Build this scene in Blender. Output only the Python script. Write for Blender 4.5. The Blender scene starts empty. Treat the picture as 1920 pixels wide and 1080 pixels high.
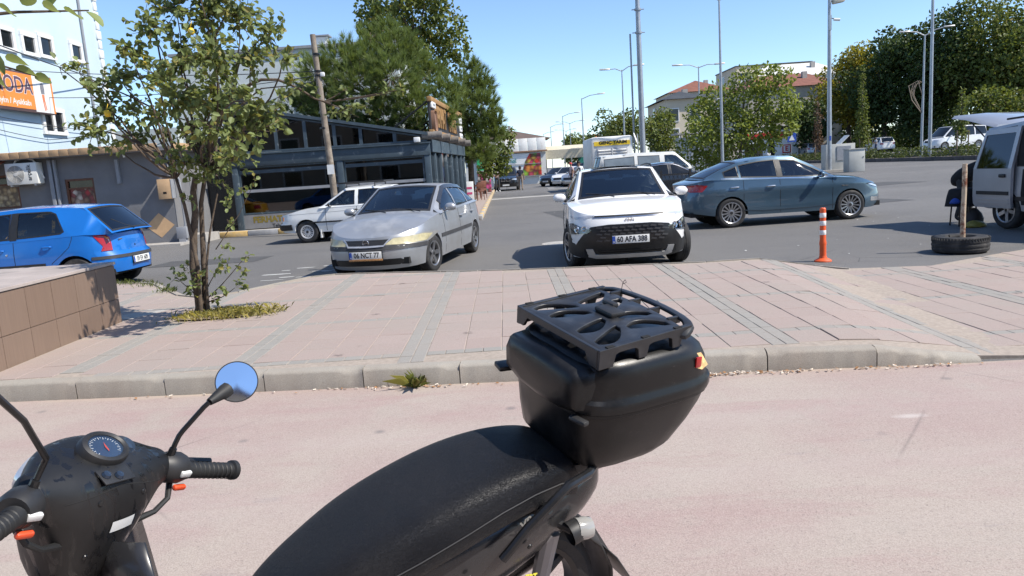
import bpy, bmesh, math, random
import numpy as np
from mathutils import Vector, Matrix, geometry as mgeo
rad = math.radians
random.seed(7)
scene = bpy.context.scene
COL = scene.collection

# ------------------------------------------------------------------ camera, world, sun, exposure
cam_d = bpy.data.cameras.new('camera'); cam = bpy.data.objects.new('camera', cam_d); COL.objects.link(cam)
cam_d.sensor_width = 36.0; cam_d.lens = 26.25; cam_d.clip_start = 0.05; cam_d.clip_end = 4000
_p, _r = rad(9.0), rad(3.8)
_up0 = Vector((0, math.sin(_p), math.cos(_p))); _fw = Vector((0, math.cos(_p), -math.sin(_p)))
_cx = math.cos(_r)*Vector((1, 0, 0)) - math.sin(_r)*_up0
_cy = math.sin(_r)*Vector((1, 0, 0)) + math.cos(_r)*_up0
M_ = Matrix((( _cx.x, _cy.x, -_fw.x, 0), (_cx.y, _cy.y, -_fw.y, 0), (_cx.z, _cy.z, -_fw.z, 1.55), (0, 0, 0, 1)))
cam.matrix_world = M_
scene.camera = cam
SUN_EL, SUN_AZ = rad(49), rad(20)            # light travels towards (-cos az, +sin az)
world = bpy.data.worlds.new('World'); scene.world = world; world.use_nodes = True
wn = world.node_tree; wn.nodes.clear()
sky = wn.nodes.new('ShaderNodeTexSky'); sky.sky_type = 'NISHITA'; sky.sun_disc = False
sky.sun_elevation = SUN_EL
sky.sun_rotation = math.atan2(math.cos(SUN_AZ), -math.sin(SUN_AZ))
sky.altitude = 100; sky.air_density = 0.85; sky.dust_density = 0.05; sky.ozone_density = 4.5
bg = wn.nodes.new('ShaderNodeBackground'); bg.inputs['Strength'].default_value = 0.145
wo = wn.nodes.new('ShaderNodeOutputWorld')
wn.links.new(sky.outputs[0], bg.inputs[0]); wn.links.new(bg.outputs[0], wo.inputs[0])
sun_d = bpy.data.lights.new('sun', 'SUN'); sun = bpy.data.objects.new('sun', sun_d); COL.objects.link(sun)
sun_d.energy = 4.6; sun_d.angle = rad(0.53); sun_d.color = (1.0, 0.935, 0.84)
sd = Vector((-math.cos(SUN_AZ)*math.cos(SUN_EL), math.sin(SUN_AZ)*math.cos(SUN_EL), -math.sin(SUN_EL)))
sun.rotation_euler = sd.to_track_quat('-Z', 'Y').to_euler(); sun.location = (20, -10, 30)
vs = scene.view_settings
vs.view_transform = 'Standard'; vs.look = 'None'; vs.exposure = 0.55; vs.gamma = 1.0; vs.use_curve_mapping = False

# ------------------------------------------------------------------ materials
MATS = {}
def _nodes(name):
    m = bpy.data.materials.new(name); m.use_nodes = True
    t = m.node_tree; b = t.nodes['Principled BSDF']
    return m, t, b
def nd(t, typ, **kw):
    n = t.nodes.new(typ)
    for k, v in kw.items():
        if k.startswith('i_'):
            key = k[2:]; key = int(key) if key.isdigit() else key.replace('_', ' ')
            n.inputs[key].default_value = v
        else: setattr(n, k, v)
    return n
def mixc(t, fac, a, b, mode='MIX'):
    n = t.nodes.new('ShaderNodeMix'); n.data_type = 'RGBA'; n.blend_type = mode
    for sock, v in ((0, fac), (6, a), (7, b)):
        if hasattr(v, 'is_output'): t.links.new(v, n.inputs[sock])
        elif isinstance(v, (tuple, list)): n.inputs[sock].default_value = (*v[:3], 1)
        else: n.inputs[sock].default_value = v
    return n.outputs[2]
def ramp(t, src, stops):
    n = t.nodes.new('ShaderNodeValToRGB'); t.links.new(src, n.inputs[0])
    e = n.color_ramp.elements
    while len(e) < len(stops): e.new(0.5)
    for el, (p, c) in zip(e, stops):
        el.position = p; el.color = (c, c, c, 1) if not isinstance(c, (tuple, list)) else (*c, 1)
    return n.outputs[0]
def noise(t, vec, scale, detail=4, rough=0.55, dist=0.0):
    n = nd(t, 'ShaderNodeTexNoise', i_Scale=scale, i_Detail=detail, i_Roughness=rough, i_Distortion=dist)
    if vec is not None: t.links.new(vec, n.inputs['Vector'])
    return n.outputs[0]
def mat(name, col, rough=0.6, metal=0.0, var=0.12, vscale=6.0, bump=0.0, bscale=80.0, coat=0.0, spec=0.5, dirt=None, dscale=3.0, dlo=.52, dhi=.72, island=0.0, emit=0, world_co=False, trans=0.0):
    if name in MATS: return MATS[name]
    m, t, b = _nodes(name)
    tc = nd(t, 'ShaderNodeTexCoord')
    vec = tc.outputs['Object']
    if world_co: vec = nd(t, 'ShaderNodeNewGeometry').outputs['Position']
    c = (*col, 1)
    lo = tuple(max(0, x*(1-var)) for x in col); hi = tuple(min(1, x*(1+var)) for x in col)
    out = mixc(t, ramp(t, noise(t, vec, vscale), [(.3, 0.), (.7, 1.)]), lo, hi)
    if island:
        g = nd(t, 'ShaderNodeNewGeometry')
        lo2 = tuple(x*(1-island) for x in col); hi2 = tuple(min(1, x*(1+island)) for x in col)
        out = mixc(t, .65, out, mixc(t, g.outputs['Random Per Island'], lo2, hi2))
    if dirt:
        out = mixc(t, ramp(t, noise(t, vec, dscale, 6, .6), [(dlo, 0.), (dhi, 1.)]), out, dirt)
    t.links.new(out, b.inputs['Base Color'])
    b.inputs['Metallic'].default_value = metal; b.inputs['Specular IOR Level'].default_value = spec
    if var > 0:
        rr = nd(t, 'ShaderNodeMapRange', i_3=max(.02, rough-.07), i_4=min(1, rough+.07)); t.links.new(noise(t, vec, vscale*2.3), rr.inputs[0])
        t.links.new(rr.outputs[0], b.inputs['Roughness'])
    else: b.inputs['Roughness'].default_value = rough
    if coat: b.inputs['Coat Weight'].default_value = coat; b.inputs['Coat Roughness'].default_value = .06
    if bump:
        bp = nd(t, 'ShaderNodeBump', i_Strength=bump, i_Distance=0.01); t.links.new(noise(t, vec, bscale, 6, .6), bp.inputs['Height'])
        t.links.new(bp.outputs[0], b.inputs['Normal'])
    if trans:
        tr = nd(t, 'ShaderNodeBsdfTranslucent'); ms = nd(t, 'ShaderNodeMixShader', i_0=trans)
        br = mixc(t, .5, out, (min(1, col[0]*2.2), min(1, col[1]*2.4), col[2]*1.2))
        t.links.new(br, tr.inputs[0]); t.links.new(b.outputs[0], ms.inputs[1]); t.links.new(tr.outputs[0], ms.inputs[2])
        t.links.new(ms.outputs[0], t.nodes['Material Output'].inputs[0])
    if emit: b.inputs['Emission Color'].default_value = c; b.inputs['Emission Strength'].default_value = emit
    MATS[name] = m
    return m
def glass(name, tint, gloss=.06, alpha=None):
    if name in MATS: return MATS[name]
    m, t, b = _nodes(name)
    tr = nd(t, 'ShaderNodeBsdfTransparent'); tr.inputs[0].default_value = (*tint, 1)
    gl = nd(t, 'ShaderNodeBsdfGlossy'); gl.inputs['Roughness'].default_value = .02; gl.inputs[0].default_value = (.95, .97, 1, 1)
    fr = nd(t, 'ShaderNodeFresnel', i_IOR=1.5)
    mr = nd(t, 'ShaderNodeMapRange', i_3=gloss, i_4=1.0); t.links.new(fr.outputs[0], mr.inputs[0])
    ms = nd(t, 'ShaderNodeMixShader'); t.links.new(mr.outputs[0], ms.inputs[0]); t.links.new(tr.outputs[0], ms.inputs[1]); t.links.new(gl.outputs[0], ms.inputs[2])
    t.links.new(ms.outputs[0], t.nodes['Material Output'].inputs[0])
    MATS[name] = m
    return m

# ------------------------------------------------------------------ mesh builder
class MB:
    def __init__(s): s.v = []; s.f = []
    def add(s, vs_, fs):
        o = len(s.v); s.v += [tuple(v) for v in vs_]; s.f += [tuple(i+o for i in f) for f in fs]; return s
    def box(s, c, d, M=None, ch=0.0):
        x, y, z = (k/2 for k in d)
        if ch <= 0:
            vs_ = [Vector((sx*x, sy*y, sz*z)) for sz in (-1, 1) for sy in (-1, 1) for sx in (-1, 1)]
            fs = [(0, 2, 3, 1), (4, 5, 7, 6), (0, 1, 5, 4), (2, 6, 7, 3), (0, 4, 6, 2), (1, 3, 7, 5)]
        else:
            bm = bmesh.new(); bmesh.ops.create_cube(bm, size=1)
            for v in bm.verts: v.co = Vector((v.co.x*d[0], v.co.y*d[1], v.co.z*d[2]))
            bmesh.ops.bevel(bm, geom=bm.edges[:], offset=ch, segments=2, affect='EDGES', profile=.5)
            bm.verts.index_update(); vs_ = [v.co.copy() for v in bm.verts]; fs = [[v.index for v in f.verts] for f in bm.faces]; bm.free()
        c = Vector(c)
        s.add([(M @ v if M is not None else v) + c for v in vs_], fs); return s
    def loft(s, rings, closed=True, cap0=True, cap1=True, wrap=False):
        n = len(rings[0]); o = len(s.v)
        for r in rings: s.v += [tuple(p) for p in r]
        m = len(rings)
        for i in range(m if wrap else m-1):
            i2 = (i+1) % m
            for j in range(n if closed else n-1):
                k = (j+1) % n
                s.f.append((o+i*n+j, o+i*n+k, o+i2*n+k, o+i2*n+j))
        if closed and not wrap:
            if cap0: s.f.append(tuple(o+j for j in range(n))[::-1])
            if cap1: s.f.append(tuple(o+(m-1)*n+j for j in range(n)))
        return s
    def tube(s, pts, r, n=8, cap=True):
        pts = [Vector(p) for p in pts]
        if not isinstance(r, (list, tuple)): r = [r]*len(pts)
        rings = []; prev = None
        for i, p in enumerate(pts):
            a = pts[max(0, i-1)]; b = pts[min(len(pts)-1, i+1)]; d = (b-a)
            d = d.normalized() if d.length > 1e-9 else Vector((0, 0, 1))
            if prev is None:
                u = d.orthogonal().normalized()
            else:
                u = prev - d*prev.dot(d); u = u.normalized() if u.length > 1e-6 else d.orthogonal().normalized()
            prev = u; w = d.cross(u)
            rings.append([p + (u*math.cos(2*math.pi*k/n) + w*math.sin(2*math.pi*k/n))*r[i] for k in range(n)])
        return s.loft(rings, True, cap, cap)
    def lathe(s, prof, n=24, M=None, closed=False):
        rings = []
        for k in range(n):
            a = 2*math.pi*k/n
            ring = [Vector((r*math.cos(a), r*math.sin(a), z)) for r, z in prof]
            rings.append([M @ p for p in ring] if M is not None else ring)
        return s.loft(rings, closed, False, False, wrap=True)
    def prism(s, poly, axis, a, b):
        def P(u, v, w): return {'x': (w, u, v), 'y': (u, w, v), 'z': (u, v, w)}[axis]
        n = len(poly)
        s.add([P(u, v, a) for u, v in poly] + [P(u, v, b) for u, v in poly],
              [tuple(range(n))[::-1], tuple(range(n, 2*n))] + [(i, (i+1) % n, n+(i+1) % n, n+i) for i in range(n)]); return s
    def grid(s, g):
        return s.loft(g, closed=False)
    def xf(s, M):
        s.v = [tuple(M @ Vector(v)) for v in s.v]; return s
    def build(s, name, material, parent=None, smooth=True, ang=35, sub=0, solid=0, bevel=0, recalc=True):
        me = bpy.data.meshes.new(name); me.from_pydata(s.v, [], s.f); me.validate()
        if recalc:
            bm = bmesh.new(); bm.from_mesh(me); bmesh.ops.recalc_face_normals(bm, faces=bm.faces[:]); bm.to_mesh(me); bm.free()
        o = bpy.data.objects.new(name, me); COL.objects.link(o)
        me.materials.append(material)
        if smooth:
            me.shade_smooth()
            if ang < 180: me.set_sharp_from_angle(angle=rad(ang))
        if solid:
            md = o.modifiers.new('solid', 'SOLIDIFY'); md.thickness = solid; md.offset = -1
        if bevel:
            md = o.modifiers.new('bevel', 'BEVEL'); md.width = bevel; md.segments = 2; md.limit_method = 'ANGLE'
        if sub:
            md = o.modifiers.new('sub', 'SUBSURF'); md.levels = sub; md.render_levels = sub
        o.parent = parent
        return o
def link(me, name, parent=None, loc=(0, 0, 0), rz=0):
    o = bpy.data.objects.new(name, me); COL.objects.link(o); o.location = loc; o.rotation_euler = (0, 0, rz); o.parent = parent; return o
def thing(name, label, cat, loc=(0, 0, 0), rz=0, group=None):
    o = bpy.data.objects.new(name, None); COL.objects.link(o); o.empty_display_size = .1
    o.location = loc; o.rotation_euler = (0, 0, rz); tag(o, label, cat, group); return o
def tag(o, label, cat, group=None):
    o['label'] = label; o['category'] = cat
    if group: o['group'] = group
    return o
def struct(o): o['kind'] = 'structure'; return o
def stuff(o, label=None, cat=None):
    o['kind'] = 'stuff'
    if label: o['label'] = label; o['category'] = cat
    return o
def copy_tree(o, parent=None):
    c = o.copy(); COL.objects.link(c); c.parent = parent
    for ch in list(o.children): copy_tree(ch, c)
    return c
def text(body, size, material, M, parent=None, name='lettering', bold=0.0, depth=.002, xs=1.0, align='CENTER'):
    cu = bpy.data.curves.new('txt', 'FONT'); cu.body = body; cu.size = size; cu.align_x = align; cu.align_y = 'CENTER'
    cu.extrude = depth; cu.offset = bold; cu.resolution_u = 3
    tmp = bpy.data.objects.new('txt', cu); COL.objects.link(tmp)
    bpy.context.view_layer.update()
    me = bpy.data.meshes.new_from_object(tmp.evaluated_get(bpy.context.evaluated_depsgraph_get()))
    bpy.data.objects.remove(tmp); bpy.data.curves.remove(cu)
    me.transform(M @ Matrix.Diagonal((xs, 1, 1, 1))); me.materials.clear(); me.materials.append(material)
    o = bpy.data.objects.new(name, me); COL.objects.link(o); o.parent = parent
    return o
def frame(o, xdir, ydir):
    x = Vector(xdir).normalized(); y = Vector(ydir); y = (y - x*y.dot(x)).normalized(); z = x.cross(y); o = Vector(o)
    return Matrix(((x.x, y.x, z.x, o.x), (x.y, y.y, z.y, o.y), (x.z, y.z, z.z, o.z), (0, 0, 0, 1)))
def fast_mesh(name, V, Fq, material, parent=None, smooth=False):
    """V (n,3) array, Fq (m,k) int array, one polygon size"""
    me = bpy.data.meshes.new(name); k = Fq.shape[1]
    me.vertices.add(len(V)); me.vertices.foreach_set('co', np.ascontiguousarray(V, dtype=np.float32).ravel())
    me.loops.add(Fq.size); me.loops.foreach_set('vertex_index', np.ascontiguousarray(Fq, dtype=np.int32).ravel())
    me.polygons.add(len(Fq)); me.polygons.foreach_set('loop_start', np.arange(0, Fq.size, k, dtype=np.int32))
    me.update(calc_edges=True); me.validate(); me.materials.append(material)
    if smooth: me.shade_smooth()
    o = bpy.data.objects.new(name, me); COL.objects.link(o); o.parent = parent
    return o
def lerp(a, b, t): return a + (b-a)*t
def pw(tab, x):
    if x <= tab[0][0]: return tab[0][1]
    for (a, va), (b, vb) in zip(tab, tab[1:]):
        if x <= b: return lerp(va, vb, (x-a)/(b-a)) if b > a else vb
    return tab[-1][1]
def sm(x): x = max(0, min(1, x)); return x*x*(3-2*x)
# ------------------------------------------------------------------ ground materials
def spots(t, v, r0, r1, amt, share):
    """round stains in only some of the cells of a 2D Voronoi texture, of differing strength"""
    sc = nd(t, 'ShaderNodeSeparateColor'); t.links.new(v.outputs['Color'], sc.inputs[0])
    m1 = nd(t, 'ShaderNodeMath', operation='MULTIPLY'); t.links.new(ramp(t, v.outputs['Distance'], [(r0, amt), (r1, 0.)]), m1.inputs[0])
    t.links.new(ramp(t, sc.outputs[0], [(share*.5, 1.), (share, 0.)]), m1.inputs[1])
    return m1.outputs[0]
def m_asphalt():
    m, t, b = _nodes('asphalt'); g = nd(t, 'ShaderNodeNewGeometry').outputs['Position']
    big = ramp(t, noise(t, g, .12, 5, .6), [(.35, 0.), (.68, 1.)])
    c = mixc(t, big, (.095, .093, .09), (.185, .178, .168))
    streak = nd(t, 'ShaderNodeMapping'); streak.inputs['Scale'].default_value = (.25, 2.2, 1); t.links.new(g, streak.inputs[0])
    c = mixc(t, ramp(t, noise(t, streak.outputs[0], .8, 5, .6), [(.5, 0.), (.75, .5)]), c, (.175, .166, .153))
    c = mixc(t, ramp(t, noise(t, g, .45, 6, .65, .6), [(.52, 0.), (.64, .6)]), c, (.085, .084, .083))
    c = mixc(t, ramp(t, noise(t, g, .9, 6, .7, .3), [(.58, 0.), (.72, .6)]), c, (.21, .195, .175))
    sp = ramp(t, noise(t, g, 95, 2, .7), [(.36, 0.), (.66, 1.)])
    c = mixc(t, .55, c, mixc(t, sp, (.05, .05, .05), (.26, .25, .24)))
    v = nd(t, 'ShaderNodeTexVoronoi', i_Scale=1.3); v.feature = 'DISTANCE_TO_EDGE'
    wv = mixc(t, .25, g, nd(t, 'ShaderNodeTexNoise', i_Scale=1.2).outputs[1]); t.links.new(wv, v.inputs['Vector'])
    cr = ramp(t, v.outputs[0], [(0., 1.), (.008, 0.)])
    k = nd(t, 'ShaderNodeMath', operation='MULTIPLY'); t.links.new(cr, k.inputs[0]); t.links.new(ramp(t, noise(t, g, .3), [(.55, 0.), (.65, .7)]), k.inputs[1])
    c = mixc(t, k.outputs[0], c, (.03, .03, .03))
    t.links.new(c, b.inputs['Base Color']); b.inputs['Roughness'].default_value = .82; b.inputs['Specular IOR Level'].default_value = .35
    bp = nd(t, 'ShaderNodeBump', i_Strength=.5, i_Distance=.01); t.links.new(noise(t, g, 120, 3, .7), bp.inputs['Height']); t.links.new(bp.outputs[0], b.inputs['Normal'])
    return m
def m_pinkroad():
    m, t, b = _nodes('pink_asphalt'); g = nd(t, 'ShaderNodeNewGeometry').outputs['Position']
    big = ramp(t, noise(t, g, .55, 6, .62, .4), [(.40, 0.), (.62, 1.)])
    c = mixc(t, big, (.395, .335, .285), (.355, .265, .238))
    mp = nd(t, 'ShaderNodeMapping'); mp.inputs['Scale'].default_value = (.5, 2.4, 1); t.links.new(g, mp.inputs[0])
    c = mixc(t, ramp(t, noise(t, mp.outputs[0], 1.1, 6, .65, .5), [(.50, 0.), (.70, .85)]), c, (.345, .232, .215))
    c = mixc(t, ramp(t, noise(t, g, 1.7, 6, .65), [(.52, 0.), (.70, .7)]), c, (.37, .325, .275))
    c = mixc(t, ramp(t, noise(t, mp.outputs[0], 3.6, 5, .7), [(.63, 0.), (.7, .45)]), c, (.26, .235, .23))
    sp = ramp(t, noise(t, g, 150, 2, .75), [(.38, 0.), (.62, 1.)])
    c = mixc(t, .22, c, mixc(t, sp, (.15, .115, .105), (.58, .49, .44)))
    sp2 = ramp(t, noise(t, g, 75, 3, .8), [(.30, 1.), (.38, 0.)])
    k2 = nd(t, 'ShaderNodeMath', operation='MULTIPLY', i_1=.8); t.links.new(sp2, k2.inputs[0])
    c = mixc(t, k2.outputs[0], c, (.17, .145, .14))
    st = nd(t, 'ShaderNodeTexVoronoi', i_Scale=1.25, voronoi_dimensions='2D'); t.links.new(mixc(t, .12, g, nd(t, 'ShaderNodeTexNoise', i_Scale=9.).outputs[1]), st.inputs['Vector'])
    c = mixc(t, spots(t, st, .012, .05, .7, .3), c, (.17, .155, .15))
    wt = nd(t, 'ShaderNodeTexVoronoi', i_Scale=.75, voronoi_dimensions='2D'); mpw = nd(t, 'ShaderNodeMapping'); mpw.inputs['Scale'].default_value = (.6, 1.6, 1); mpw.inputs['Location'].default_value = (3.3, 1.2, 0); t.links.new(g, mpw.inputs[0])
    t.links.new(mixc(t, .1, mpw.outputs[0], nd(t, 'ShaderNodeTexNoise', i_Scale=14.).outputs[1]), wt.inputs['Vector'])
    c = mixc(t, spots(t, wt, .01, .05, .6, .35), c, (.58, .53, .49))
    # sand and dust gathered along the foot of the kerb
    xyz = nd(t, 'ShaderNodeSeparateXYZ'); t.links.new(g, xyz.inputs[0])
    k1 = nd(t, 'ShaderNodeMath', operation='MULTIPLY_ADD', i_1=.092); t.links.new(xyz.outputs[0], k1.inputs[0]); t.links.new(xyz.outputs[1], k1.inputs[2])
    k2 = nd(t, 'ShaderNodeMath', operation='MULTIPLY_ADD', i_1=.9); t.links.new(noise(t, mp.outputs[0], .8, 5, .6), k2.inputs[0]); t.links.new(k1.outputs[0], k2.inputs[2])
    c = mixc(t, ramp(t, k2.outputs[0], [(0., 0.), (1., 0.)]) if False else nd(t, 'ShaderNodeMapRange', i_1=5.74, i_2=5.93, i_3=0., i_4=.9).outputs[0], c, (.46, .385, .285))
    for n_ in t.nodes:
        if n_.bl_idname == 'ShaderNodeMapRange' and abs(n_.inputs[1].default_value-5.74) < 1e-4: t.links.new(k2.outputs[0], n_.inputs[0])
    # worn lighter wheel track and hairline cracks
    mt = nd(t, 'ShaderNodeMapping'); mt.inputs['Scale'].default_value = (.06, 1.1, 1); t.links.new(g, mt.inputs[0])
    c = mixc(t, ramp(t, noise(t, mt.outputs[0], 1.0, 3, .5), [(.5, 0.), (.7, .35)]), c, (.43, .37, .335))
    vc = nd(t, 'ShaderNodeTexVoronoi', i_Scale=.42, voronoi_dimensions='2D'); vc.feature = 'DISTANCE_TO_EDGE'; t.links.new(mixc(t, .35, g, nd(t, 'ShaderNodeTexNoise', i_Scale=1.6, i_Detail=6.).outputs[1]), vc.inputs['Vector'])
    kc = nd(t, 'ShaderNodeMath', operation='MULTIPLY'); t.links.new(ramp(t, vc.outputs[0], [(0., .55), (.004, 0.)]), kc.inputs[0]); t.links.new(ramp(t, noise(t, g, .6), [(.5, 0.), (.62, 1.)]), kc.inputs[1])
    c = mixc(t, kc.outputs[0], c, (.14, .115, .11))
    t.links.new(c, b.inputs['Base Color']); b.inputs['Roughness'].default_value = .8; b.inputs['Specular IOR Level'].default_value = .3
    bp = nd(t, 'ShaderNodeBump', i_Strength=.42, i_Distance=.006); t.links.new(noise(t, g, 160, 3, .75), bp.inputs['Height']); t.links.new(bp.outputs[0], b.inputs['Normal'])
    return m
def m_paver(name, a, bcol, stain):
    m, t, b = _nodes(name); g = nd(t, 'ShaderNodeNewGeometry').outputs['Position']
    oi = nd(t, 'ShaderNodeObjectInfo').outputs['Random']
    c = mixc(t, oi, a, bcol)
    gr = nd(t, 'ShaderNodeNewGeometry').outputs['Random Per Island']
    c = mixc(t, .3, c, mixc(t, gr, tuple(x*.85 for x in a), tuple(min(1, x*1.12) for x in bcol)))
    c = mixc(t, ramp(t, noise(t, g, 1.4, 6, .65), [(.42, 0.), (.68, .8)]), c, stain)
    c = mixc(t, ramp(t, noise(t, g, 7, 6, .7), [(.63, 0.), (.72, .6)]), c, tuple(x*.55 for x in a))
    vs_ = nd(t, 'ShaderNodeTexVoronoi', i_Scale=1.05, voronoi_dimensions='2D'); mv = nd(t, 'ShaderNodeMapping'); mv.inputs['Scale'].default_value = (1, 1, 0); mv.inputs['Location'].default_value = (.37, .61, 0); t.links.new(g, mv.inputs[0])
    t.links.new(mixc(t, .10, mv.outputs[0], nd(t, 'ShaderNodeTexNoise', i_Scale=11.).outputs[1]), vs_.inputs['Vector'])
    c = mixc(t, spots(t, vs_, .015, .05, .8, .45), c, (.085, .07, .065))
    c = mixc(t, .28, c, mixc(t, ramp(t, noise(t, g, 170, 2, .8), [(.35, 0.), (.65, 1.)]), tuple(x*.5 for x in a), tuple(min(1, x*1.5) for x in bcol)))
    t.links.new(c, b.inputs['Base Color']); b.inputs['Roughness'].default_value = .85; b.inputs['Specular IOR Level'].default_value = .3
    bp = nd(t, 'ShaderNodeBump', i_Strength=.3, i_Distance=.005); t.links.new(noise(t, g, 140, 3, .7), bp.inputs['Height']); t.links.new(bp.outputs[0], b.inputs['Normal'])
    return m
M_ASPH = m_asphalt(); M_PINK = m_pinkroad()
M_SLAB = m_paver('pink_slab', (.32, .252, .222), (.352, .284, .252), (.315, .275, .24))
M_BRICK = m_paver('grey_paver', (.262, .248, .224), (.298, .282, .255), (.315, .275, .24))
M_KERB = m_paver('kerb_concrete', (.30, .272, .232), (.345, .318, .275), (.27, .225, .185))
M_SAND = mat('joint_sand', (.34, .285, .235), .95, 0, .15, 30, .3, 200, world_co=True)
M_CONC = mat('concrete', (.38, .36, .33), .9, 0, .15, 3, .25, 60, dirt=(.22, .2, .18), world_co=True)

def sheet(name, poly, z, material, zf=None):
    b = MB(); b.add([(x, y, zf(x, y) if zf else z) for x, y in poly], [tuple(range(len(poly)))])
    return b.build(name, material, smooth=False, recalc=False)
struct(sheet('street', [(-900, -300), (900, -300), (900, 1500), (-900, 1500)], 0, M_ASPH))
def yk(x): return 5.34 - .092*x if x < 3.2 else 5.046 - .06*(x-3.2)
struct(sheet('pink_road', [(-40, -20), (40, -20), (40, yk(40)), (3.2, yk(3.2)+.02), (-4, yk(-4)+.06), (-40, 8.5)], .004, M_PINK))

# ------------------------------------------------------------------ corner sidewalk: base sheet, slabs, small pavers, kerb stones
def zw(x, y):
    a = 2.35 + max(0, y-5.2)*.17
    k = 1 - sm((x-a)/1.25)
    return .012 + k*(.136 + .007*(y-5.3))
WALK = [(-9.2, yk(-9.2)+.1)] + [(x, yk(x)+.1) for x in (-7, -5, -3, -1, 1, 2.2, 2.7, 3.1, 3.3)] + [(x, yk(x)) for x in (4.2, 6, 9, 12)] + \
  [(12, 10.9), (9, 10.5), (7.08, 10.15), (6.4, 9.85), (5.86, 9.58), (5.3, 9.3), (4.37, 9.5), (4.0, 9.75), (3.3, 9.86), (2.58, 9.84), (.75, 10.14), (-.44, 10.42), (-1.5, 10.78),
   (-2.6, 11.08), (-3.0, 10.95), (-3.29, 10.55), (-3.71, 9.9), (-3.95, 9.62), (-4.42, 9.97), (-5.43, 11.4), (-6.42, 11.95), (-9.2, 12.4)]
def inside(p, poly):
    x, y = p; c = False; j = len(poly)-1
    for i in range(len(poly)):
        xi, yi = poly[i]; xj, yj = poly[j]
        if (yi > y) != (yj > y) and x < (xj-xi)*(y-yi)/(yj-yi)+xi: c = not c
        j = i
    return c
def dense_sheet(name, poly, material, zf, step=.45, dz=0., skirt=0):
    xs = [p[0] for p in poly]; ys = [p[1] for p in poly]
    pts = [Vector(p) for p in poly]; n = len(pts); edges = [(i, (i+1) % n) for i in range(n)]
    x = min(xs)+step/2
    while x < max(xs):
        y = min(ys)+step/2
        while y < max(ys):
            if inside((x, y), poly): pts.append(Vector((x, y)))
            y += step
        x += step
    r = mgeo.delaunay_2d_cdt(pts, edges, [], 0, 1e-5)
    vs_, fs = r[0], [f for f in r[2] if inside(((r[0][f[0]]+r[0][f[1]]+r[0][f[2]])/3)[:], poly)]
    b = MB(); b.add([(v.x, v.y, zf(v.x, v.y)+dz) for v in vs_], fs)
    if skirt:
        for i in range(n):
            p, q = poly[i], poly[(i+1) % n]
            zp, zq = zf(*p)+dz, zf(*q)+dz
            b.add([(p[0], p[1], zp), (q[0], q[1], zq), (q[0], q[1], zq-skirt), (p[0], p[1], zp-skirt)], [(0, 1, 2, 3)])
    return b.build(name, material, smooth=False)
walk = struct(dense_sheet('sidewalk', WALK, M_SAND, zw, .4, -.0045, .3))
def ok_spot(x, y):
    if x < -4.2 and y < 8.28: return False
    if -3.78 < x < -2.75 and 7.92 < y < 8.62: return False
    return True
def paver_mesh(w, d, name):
    b = MB(); c = .003; g = .003
    w2, d2 = w/2-g, d/2-.0014
    r0 = [(-w2, -d2), (w2, -d2), (w2, d2), (-w2, d2)]; r1 = [(-w2+c, -d2+c), (w2-c, -d2+c), (w2-c, d2-c), (-w2+c, d2-c)]
    b.loft([[(x, y, -.05) for x, y in r0], [(x, y, -c*.8) for x, y in r0], [(x, y, 0) for x, y in r1]], True, False, True)
    return b
SX0, SXP, SYC, SYP = -2.22, 1.405, 5.80, 1.53
slabs, bricks = [], []
SW, SD = .2985, .355
for i in range(-5, 11):
    x0 = SX0 + i*SXP
    for j in range(-1, 4):
        y0 = SYC + j*SYP
        for a in range(4):
            for k in range(4):
                slabs.append((x0+.105+SW*(a+.5), y0+.055+SD*(k+.5), SW, SD))
        for a in range(8): bricks.append((x0+.105+.1494*(a+.5), y0, .1494, .11))
        for k in range(8):
            for s_ in (-1, 1): bricks.append((x0+s_*.0525, y0-.055+.191*(k+.5), .105, .191))
def fits(p, margin=.0):
    x, y, w, d = p
    return ok_spot(x, y) and all(inside((x+sx*(w/2-.03), y+sy*(d/2-.03)), WALK) for sx in (-1, 1) for sy in (-1, 1)) and y - d/2 > yk(x)+.095*(x < 3.3)
def seen(p): return -.75*p[1]-.6 < p[0] < .72*p[1]+.5
def lay(items, name, material, rnd):
    items = sorted([p for p in items if fits(p)], key=lambda p: (not seen(p), p[1] + .15*abs(p[0])))
    proto = {}
    for p in items[:300]:
        x, y, w, d = p
        key = (w, d)
        if key not in proto:
            proto[key] = paver_mesh(w, d, name).build(name, material, walk, smooth=False); o = proto[key]
        else:
            o = proto[key].copy(); COL.objects.link(o)
        e = .05
        sx = (zw(x+e, y)-zw(x-e, y))/(2*e); sy = (zw(x, y+e)-zw(x, y-e))/(2*e)
        o.location = (x, y, zw(x, y)+rnd.uniform(-.002, .0025))
        o.rotation_euler = (math.atan(sy)+rnd.gauss(0, .005), -math.atan(sx)+rnd.gauss(0, .005), rnd.gauss(0, .006))
    b = MB()
    for x, y, w, d in items[300:]:
        t = paver_mesh(w, d, name)
        dz = rnd.uniform(-.0025, .0025)
        b.add([(x+vx, y+vy, zw(x+vx, y+vy)+vz+dz) for vx, vy, vz in t.v], t.f)
    if b.v: stuff(b.build(name+'_field', material, walk, smooth=False))
_r = random.Random(3)
lay(slabs, 'pink_slab', M_SLAB, _r); lay(bricks, 'grey_paver', M_BRICK, _r)
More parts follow.
